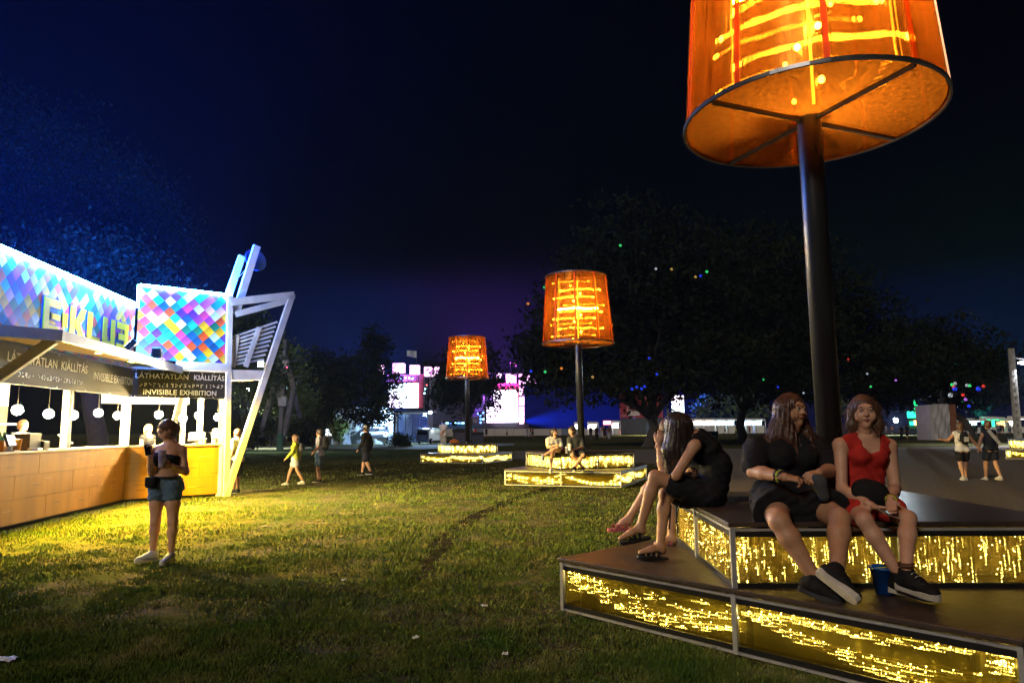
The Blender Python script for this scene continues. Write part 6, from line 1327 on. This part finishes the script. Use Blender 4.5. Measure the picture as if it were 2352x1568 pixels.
def sw_shoes(root, J_, a): sneaker(root, J_['an'+a], V3(-.75, -.65, 0) if a == 'a' else V3(-.1, -1, 0), V3(0, 0, 1), 1.0, 'cloth_pale', 'sole_white', .011, laces=False)
sw = person('woman in denim shorts and black crop top with phone and cup on the lawn', J, 1.06, .97, 'skin_light', .011, [('crop_top', 'cloth_black', bra), ('top_straps', 'cloth_black', straps), ('shorts', 'cloth_denim', shorts)], ('hair_brown', sw_hair, .003), sw_shoes, True, (V3(0, 0, -.3), 'hair_dark'),
            [(V3(-.2, .1, .9), V3(.3, -.8, .1), .8, -1), (V3(-.85, -.25, .25), V3(.1, .9, 0), .9, 1)], hh=.006)
mb = MB(); c = J['pel']+V3(0, 0, .07); mb.tube([c+V3(math.cos(t)*.168, math.sin(t)*.125, .005*math.sin(t*2)) for t in np.linspace(0, 2*math.pi, 20)], .014, 6); mb.build('belt', 'dark_plastic', sw)
phone('grey phone raised by the woman in denim shorts', AT(339, 1033, Y-.26), V3(-.25, .1, 1), V3(.5, -.75, .1), glow=False)
c = AT(371, 1068, Y-.30); cp = cup('clear cup with purple drink held by the denim shorts woman', c-V3(0, 0, .02), .19, .045, 'drink_cup', name='drink_cup') if (pm('drink_cup', (.2, .16, .34), (.4, .36, .45), scale=12, rough=.25) or True) else 0
F = Field(); c = AT(347, 1106, Y-.12); F.cone(c+V3(-.03, 0, -.035), c+V3(-.03, 0, .035), .042, .042, .03); F.cone(c+V3(.03, 0, -.035), c+V3(.03, 0, .035), .042, .042, .03); F.cut(c+V3(0, 0, .062), V3(0, 0, 1)); v, q = F.mesh(.012); wb_ = mesh_obj('waist_bag', relax(v, q, 1), q.tolist(), 'cloth_black', None, True); centre(wb_); tag(wb_, 'black waist bag on the hip of the denim shorts woman', 'bag')
# ------------------------------------------------------------------ simple upright figures
def upright(x, y, head_y, ang, stride=0.0, swing=0.0, base=None, D=None, lean=0.0, armsup=0.0):
    """joints of a standing or walking figure whose feet are at picture point x,y"""
    b = G(x, y) if D is None else AT(x, y, D)*V3(1, 1, 0)
    if base is not None: b = np.asarray(base, float)
    D = b[1]; H = (AT(x, head_y, D)[2]-b[2]) if head_y > 5 else head_y; s = H/1.68
    f = V3(math.cos(ang), math.sin(ang), 0); r = V3(f[1], -f[0], 0); P = lambda a, c, z: b+f*a*s+r*c*s+V3(0, 0, z*s)
    J = dict(pel=P(0, 0, .90), nk=P(lean, 0, 1.40), hd=P(lean+.03, 0, 1.565), sha=P(lean, -.165, 1.36), shb=P(lean, .165, 1.36), hpa=P(0, -.085, .87), hpb=P(0, .085, .87), face=f, fw=f)
    for a, sg in (('a', -1), ('b', 1)):
        st = stride*sg; sw_ = -swing*sg
        J['kn'+a] = P(st*.5+.03, sg*.085, .48); J['an'+a] = P(st if st >= 0 else st*1.05-.02, sg*.08, .085+(.05 if st < -.05 else 0)); J['to'+a] = J['an'+a]+f*.14*s
        J['el'+a] = P(lean+sw_*.5-.03, sg*.20, 1.10); J['wr'+a] = P(lean+sw_+.05, sg*.20, .87+abs(sw_)*.25)
        if armsup: J['el'+a] = P(lean-.0, sg*.2, 1.10); J['wr'+a] = P(lean+.18, sg*.05, 1.12)
    return J, s
SHORT = lambda F, c, f, u, r, s=1: hair_cap(F, c, f, u, r, s, .02, .072)
def LONG(F, c, f, u, r, s=1): hair_cap(F, c, f, u, r, s, .05, .07); F.cone(c-f*.05*s, c-f*.07*s-u*.24*s, .085*s, .06*s, .05)
def figure(label, J, s, skin, top, tops, bottom, legs, hairm, hairfn, shoe='shoe_black', h=.018, female=True, arms=.36, bk=1.0, group=None, tlen=0.06, face=None):
    def tf(F):
        torso_field(F, J, s, bk, .014*s, female)
        if arms: [arm_field(F, J, a, s, bk, .016*s, arms) for a in 'ab']
        F.cut(J['pel']-V3(0, 0, tlen*s), V3(0, 0, -1))
        if arms == 0: F.ell(J['nk']+J['fw']*.05*s, np.array([.1, .1, .07])*s, None, .01, op='s')
    def bf(F):
        F.cone(J['hpa'], J['hpb'], .115*s*bk, .115*s*bk, .04)
        for a in 'ab': leg_field(F, J, a, s, bk, .018*s, legs, flare=.012*s if legs < .5 else 0)
    def sf(root, J_, a): d = J_['fw']*V3(1, 1, 0); sneaker(root, J_['an'+a], d, V3(0, 0, 1), s*.98, shoe, 'sole_white', max(h*.9, .012), laces=False)
    return person(label, J, s, bk, skin, h, [(tops, top, tf), ('shorts' if legs <= .5 else 'trousers', bottom, bf)], (hairm, lambda F, c, f, u, r: hairfn(F, c, f, u, r, s), 0), sf, female, face, None, group=group)
WL = 'people walking left across the lawn'
J, s = upright(676, 1113, 998, math.pi+.1, .26, .18); figure('woman in neon yellow jacket walking left with small backpack', J, s, 'skin_tan', 'cloth_yellow', 'jacket', 'cloth_white', .24, 'hair_brown', LONG, 'sole_white', .014, True, 1.0, group=WL)
bpk = lambda J, s, lab, mat, sz=1.0: backpack(J, s, lab, mat, sz)
def backpack(J, s, lab, mat, sz=1.0, txt=False):
    c = J['pel']*.35+J['nk']*.65-J['fw']*.19*s; t = thing('backpack', lab, 'backpack', c-V3(0, 0, .2*s*sz)); up = nrm(J['nk']-J['pel']); r = np.cross(J['fw'], up); F = Field(); F.ell(c, np.array([.13, .085, .2])*s*sz, np.array([r, J['fw'], up]), .02); F.ell(c-up*.06*s-J['fw']*.05*s, np.array([.1, .06, .1])*s*sz, np.array([r, J['fw'], up]), .03); v, q = F.mesh(.02); mesh_obj('pack', relax(v, q, 1), q.tolist(), mat, t, True)
    for sg in (-1, 1): mb = MB(); mb.tube([c+r*sg*.09*s+up*.15*s, J['sh'+('a' if sg < 0 else 'b')]*.7+J['nk']*.3+up*.06*s, J['sh'+('a' if sg < 0 else 'b')]*.7+J['nk']*.3+J['fw']*.12*s-up*.06*s, c+r*sg*.12*s-up*.1*s], .014, 5); mb.build('strap', 'strap_black', t)
    if txt:
        for k, (w_, y_) in enumerate(((.12, .05), (.13, .015), (.13, -.02), (.12, -.055))): o = c-J['fw']*.125*s-up*(.03-y_)*s*1.0-r*(-w_/2)*s; mb = MB(); mb.beam(o, o-r*w_*s, .004, .016*s); mb.build('print_line', 'print_white', t)
    return t
backpack(J, s, 'small grey backpack worn by the yellow jacket woman', 'cloth_grey', .85)
J, s = upright(732, 1107, 985, math.pi-.05, .05, .05); J['wra'] = J['pel']+J['fw']*.15*s+V3(0, -.12, .05); figure('young man in white shirt and denim shorts with big black backpack', J, s, 'skin_tan', 'cloth_white', 'shirt', 'cloth_denim', .36, 'hair_dark', SHORT, 'shoe_black', .014, False, .3, group=WL)
backpack(J, s, 'big black backpack of the white shirt man', 'cloth_black', 1.25)
J, s = upright(840, 1091, 977, math.pi-.35, .2, .12); figure('man in black hoodie and dark shorts walking near the hashtag banner', J, s, 'skin_light', 'cloth_black', 'hoodie', 'cloth_navy', .42, 'hair_dark', SHORT, 'shoe_black', .014, False, 1.0, 1.1, group=WL, tlen=.1)
c = J['hd']; t = thing('cap', 'white cap on the man in the black hoodie', 'cap', c+V3(0, 0, .02)); F = Field(); F.ell(c+V3(0, 0, .05), np.array([.1, .11, .09])*s, None, .01); F.cut(c+V3(0, 0, .05), V3(0, 0, -1)); v, q = F.mesh(.014); mesh_obj('crown', v, q.tolist(), 'cloth_pale', t, True)
J, s = upright(2216, 1104, 969, R(82), .10, .05); J['wrb'] = J['shb']+V3(.30, .0, -.40); J['elb'] = J['shb']+V3(.14, 0, -.20); J['wra'] = J['sha']+V3(-.28, .1, -.18); J['ela'] = J['sha']+V3(-.14, .1, -.2)
figure('woman in white top walking away, left of two holding hands', J, s, 'skin_tan', 'cloth_white', 'top', 'cloth_black', .28, 'hair_brown', LONG, 'sole_white', .014, True, 0, 1.05); backpack(J, s, 'black drawstring backpack with white print, right walkers', 'cloth_black', .95, True)
J, s = upright(2281, 1103, 966, R(95), -.16, .05); J['wra'] = J['sha']+V3(-.16, .0, -.44); J['ela'] = J['sha']+V3(-.10, 0, -.22)
figure('woman in dark top walking away, right of two holding hands', J, s, 'skin_tan', 'cloth_navy', 'top', 'cloth_navy', .28, 'hair_brown', lambda F, c, f, u, r, s=1: (hair_cap(F, c, f, u, r, s), F.ell(c-f*.09*s+u*.07*s, np.array([.05, .05, .05])*s, None, .03)), 'sole_white', .014, True, 0, 1.05)
mb = MB(); a_ = J['sha']+V3(.05, -.14, .06); mb.beam(a_, J['shb']+V3(.02, -.16, -.32), .09, .02, up=(0, 1, 0)); mb2 = mb.build('shoulder_sash', 'cloth_pale'); centre(mb2); tag(mb2, 'pale bag strap across the dark top walker\'s back', 'strap')
# couple on the middle bench
Yc = 18.75
def seated(P, Y, face, fw): J = {k: AT(v[0], v[1], Y+v[2]) for k, v in P.items()}; J['face'] = V3(*face); J['fw'] = V3(*fw); return J
J = seated(dict(hd=(1273, 993.5, 0), nk=(1270, 1006, .05), pel=(1277, 1039, .12), sha=(1259, 1010, 0), shb=(1285, 1010, .1), ela=(1259, 1027, -.1), elb=(1290, 1027, 0), wra=(1273, 1023, -.2), wrb=(1287, 1030, -.25), hpa=(1272, 1041, .05), hpb=(1284, 1041, .1), kna=(1267, 1042, -.42), knb=(1280, 1028, -.38), ana=(1265.5, 1076, -.38), anb=(1247, 1047, -.5), toa=(1262, 1080, -.5), tob=(1240, 1050, -.55)), Yc, (.55, -.8, .0), (-.15, -1, 0))
figure('woman in white shirt with crossed legs on the middle bench', J, .98, 'skin_light', 'cloth_white', 'shirt', 'cloth_black', .2, 'hair_dark', LONG, 'cloth_pale', .015, True, .36, face=(V3(.2, 0, 0), 'hair_dark'))
J = seated(dict(hd=(1314, 989, 0), nk=(1320, 1003, .06), pel=(1324, 1038, .14), sha=(1308, 1009, 0), shb=(1335, 1009, .1), ela=(1306, 1027, -.05), elb=(1339, 1027, 0), wra=(1312, 1033, -.25), wrb=(1319, 1032, -.3), hpa=(1318, 1040, .05), hpb=(1330, 1040, .1), kna=(1315, 1045, -.40), knb=(1340, 1045, -.36), ana=(1338, 1072, -.30), anb=(1319, 1072, -.44), toa=(1346, 1078, -.4), tob=(1312, 1078, -.5)), Yc, (-.75, -.65, -.1), (-.1, -1, 0))
figure('young man in dark grey shirt holding a cup on the middle bench', J, 1.02, 'skin_light', 'cloth_grey', 'shirt', 'cloth_grey', .4, 'hair_dark', SHORT, 'shoe_black', .015, False, .36, face=(V3(-.2, 0, 0), 'hair_dark'))
cup('white cup held by the man on the middle bench', AT(1309, 1034, Yc-.42), .17, .05); cup('white cup standing between the couple on the middle bench', V3(*AT(1302, 1048, Yc-.18)[:2], .90), .17, .05)
mb = MB(); c = V3(*AT(1294, 1044, Yc+.1)[:2], .90); F = Field(); F.ell(c+V3(0, 0, .05), (.13, .07, .06), None, .02); v, q = F.mesh(.02); o = mesh_obj('red_purse', v, q.tolist(), 'cloth_red', None, True); centre(o); tag(o, 'small red bag lying between the couple', 'bag')
# at the farthest bench
J, s = upright(1005, 1020, 1.58, R(75), .0, .0, base=(c3_[0]-1.3, c3_[1]+1.45, .46)); J['wra'] = J['pel']-J['fw']*.17+V3(.03, 0, .1); J['wrb'] = J['pel']-J['fw']*.17+V3(-.03, 0, .1); J['ela'] = J['sha']*.5+J['pel']*.5+V3(.0, 0, 0)-J['fw']*.1+V3(.16, 0, 0); J['elb'] = J['shb']*.5+J['pel']*.5-J['fw']*.1+V3(-.02, 0, 0)
figure('man in pale shirt and jeans standing behind the farthest bench', J, s, 'skin_tan', 'cloth_white', 'shirt', 'cloth_pale', 1.0, 'hair_dark', SHORT, 'shoe_black', .022, False, .36, 1.1)
b = V3(c3_[0]-.75, c3_[1]+1.42, .46); P = lambda x, y, z: b+V3(x, y, z)
J = dict(hd=P(0, 0, .72), nk=P(0, 0, .56), pel=P(0, -.02, .1), sha=P(-.17, 0, .5), shb=P(.17, 0, .5), ela=P(-.22, .1, .28), elb=P(.22, .1, .28), wra=P(-.12, .3, .2), wrb=P(.12, .3, .2), hpa=P(-.09, .02, .1), hpb=P(.09, .02, .1), kna=P(-.12, .45, .2), knb=P(.12, .45, .2), ana=P(-.12, .55, -.25), anb=P(.12, .55, -.25), face=V3(.3, 1, 0), fw=V3(0, 1, 0))
figure('person in orange top sitting behind the farthest bench, back turned', J, 1.0, 'skin_tan', 'cloth_orange', 'top', 'cloth_navy', .4, 'hair_dark', SHORT, 'shoe_black', .022, False, .3)
# bar staff and a guest behind the end post
def staff(label, x, y_head, off, plane2, ang, top, hairm, hairfn, arms, fem):
    p = (on2 if plane2 else on1)(x, y_head, off); base = (p[0], p[1], .12); J, s = upright(0, 0, float(p[2]-.12+.0), ang, 0, 0, base=base, armsup=1); figure(label, J, s, 'skin_light', top, 'top', 'cloth_black', 1.0, hairm, hairfn, 'shoe_black', .016, fem, arms)
staff('blond bartender in black top behind the bar', 341, 975, -1.4, True, R(-20), 'cloth_black', 'hair_blond', LONG, 0, True)
staff('bartender with pale hair bending at the right till', 497, 984, -1.2, True, R(200), 'cloth_pale', 'hair_blond', SHORT, .36, False)
staff('bartender in white shirt behind the cash box', 52, 965, -1.5, False, R(-10), 'cloth_white', 'hair_brown', SHORT, .36, False)
J, s = upright(541, 1138, 985, R(160), 0, 0, D=18.2); figure('guest in dark shorts standing behind the end post of the bar', J, s, 'skin_tan', 'cloth_pale', 'shirt', 'cloth_black', .44, 'hair_brown', SHORT, 'shoe_black', .018, False, .36, 1.1)
# ------------------------------------------------------------------ far people
far = [(1357, 1006, 976, 95, 'cloth_black', 'cloth_grey', 'man in black shirt standing right beside the second lamp pole', 0, 90), (1371, 1011, 977, 88, 'cloth_black', 'cloth_black', 'woman in black dress among the far group, nearest of them', 0, 100), (1380, 1001, 978, 118, 'cloth_white', 'cloth_pale', 'pale dressed person in the middle of the far group', .1, 180), (1384, 1001, 977, 118, 'cloth_orange', 'cloth_white', 'orange lit person in the middle of the far group', .0, 200), (1389, 1007, 976, 98, 'cloth_black', 'cloth_navy', 'dark dressed person under the red sign box', .05, 80), (1399, 1006, 976, 98, 'cloth_brown', 'cloth_pale', 'person in pale trousers right of the far group', 0, 95), (1423, 998, 983, 150, 'cloth_brown', 'cloth_pink', 'walker in front of the red billboard', .25, 0),  # the orange lit person's light is put into the cloth colour
       (1164, 1001, 983, 140, 'cloth_white', 'cloth_black', 'walker before the right stage screen, left one', .2, 0), (1211, 1002, 980, 125, 'cloth_pale', 'cloth_white', 'pale walker before the barrier, left of three', .2, 0), (1219, 1003, 979, 125, 'cloth_red', 'cloth_white', 'red dressed walker before the barrier, middle of three', .15, 180), (1224, 1003, 979, 125, 'cloth_brown', 'cloth_black', 'dark walker before the barrier, right of three', .2, 180), (1092, 999, 982, 140, 'cloth_red', 'cloth_black', 'red shirted far person just right of the smallest lamp pole', 0, 90), (1117, 1000, 981, 135, 'cloth_black', 'cloth_navy', 'dark far person left of the right stage screen', 0, 90),
       (1665, 991, 975, 165, 'cloth_pale', 'cloth_brown', 'walker passing the far lit stalls', .3, 0), (1691, 1001, 979, 118, 'cloth_yellow', 'cloth_black', 'walker lit yellow just left of the second trunk', .28, 180), (1722, 993, 975, 160, 'cloth_pink', 'cloth_grey', 'far person right of the second trunk', 0, 90),  # yellow light on the walker by the trunk is put into the top's colour
       (2036, 993, 979, 140, 'cloth_white', 'cloth_pale', 'pale far person by the blue tent', .1, 0), (2050, 1000, 979, 118, 'cloth_orange', 'cloth_black', 'person in orange top left of the glaring floodlight', .1, 90), (2072, 1012, 976, 76, 'cloth_navy', 'cloth_navy', 'dark standing person below the glaring floodlight, left of pair', 0, 90), (2085, 1014, 974, 74, 'cloth_navy', 'cloth_navy', 'dark standing person below the glaring floodlight, right of pair', .05, 100), (2113, 1008, 971, 80, 'cloth_black', 'cloth_black', 'broad person in black before the green bar', 0, 90), (2126, 1004, 974, 90, 'cloth_grey', 'cloth_black', 'person left of the tarpaulin box', .05, 60),
       (1908, 1000, 975, 110, 'cloth_white', 'cloth_olive', 'far person between lamp pole and red top woman', 0, 90)]
for x, y, hy, D, tm, bm, lab, st, an in far:
    J, s = upright(x, y, hy, R(an), st, st*.6, D=D); s = max(.9, min(1.12, s)); J, s = upright(x, y, 1.68*s, R(an), st, st*.6, D=D)
    figure(lab, J, s, 'skin_tan', tm, 'top', bm, .4 if hash(lab) % 2 else 1.0, 'hair_dark', SHORT, 'shoe_black', .04, False, .36, 1.05, group='people far across the ground')
# crowd near the far right bars: copies of two figures, each its own thing
protos = []
for k in range(4):
    J, s = upright(0, 0, 1.7, R(90+70*k), .08*(k % 2), .05, base=(0, 0, 0)); protos.append(figure('', J, s, 'skin_tan', ['cloth_black', 'cloth_red', 'cloth_pale', 'cloth_navy'][k], 'top', ['cloth_navy', 'cloth_black', 'cloth_denim', 'cloth_grey'][k], .4, 'hair_dark', SHORT, 'shoe_black', .04, False, .36, 1.1))
xs_ = np.sort(RNG.uniform(2198, 2350, 26)); COLN = ['black', 'red', 'pale', 'navy']; used = [0]*4; cn = [0]*4
for i, x in enumerate(xs_):
    k = int(RNG.integers(0, 4)); D = float(RNG.uniform(95, 117)); p = AT(x, 1000, D)
    o = protos[k] if not used[k] else copy_tree(protos[k]); used[k] = 1; cn[k] += 1
    o.location = (p[0], p[1], 0); o.rotation_euler.z = RNG.uniform(-.6, .6) if cn[k] > 1 else 0
    tag(o, f'{ORD[cn[k]-1]} person in a {COLN[k]} top in the far right crowd, counted from the left', 'person', 'crowd before the far right stalls')

# ------------------------------------------------------------------ litter on the lawn
for lab, x, y, w, d in (('pale flat paper scrap at the bottom left corner of the lawn', 6, 1520, .08, .05), ('crumpled white scrap on the bare soil left of the nearest bench', 1112, 1395, .03, .02), ('small white scrap left of the trench', 790, 1335, .03, .02), ('tiny white scrap in the yellow lit grass', 358, 1172, .05, .03), ('small pale scrap low in the middle foreground', 955, 1470, .025, .02), ('small pale scrap near the bottom centre', 1160, 1508, .02, .015)):
    g = G(x, y); vs = []; n = 5
    for j in range(n):
        for i in range(n): vs.append((g[0]+(i/(n-1)-.5)*w*2+RNG.normal(0, w*.06), g[1]+(j/(n-1)-.5)*d*2+RNG.normal(0, d*.06), .018+abs(RNG.normal(0, .008))))
    o = mesh_obj('paper_scrap', vs, [(j*n+i, j*n+i+1, (j+1)*n+i+1, (j+1)*n+i) for j in range(n-1) for i in range(n-1)], 'white_card'); o.modifiers.new('t', 'SOLIDIFY').thickness = .002; centre(o); tag(o, lab, 'litter', 'litter on the lawn')

for o in bpy.data.objects:
    if '_o' in o: del o['_o']
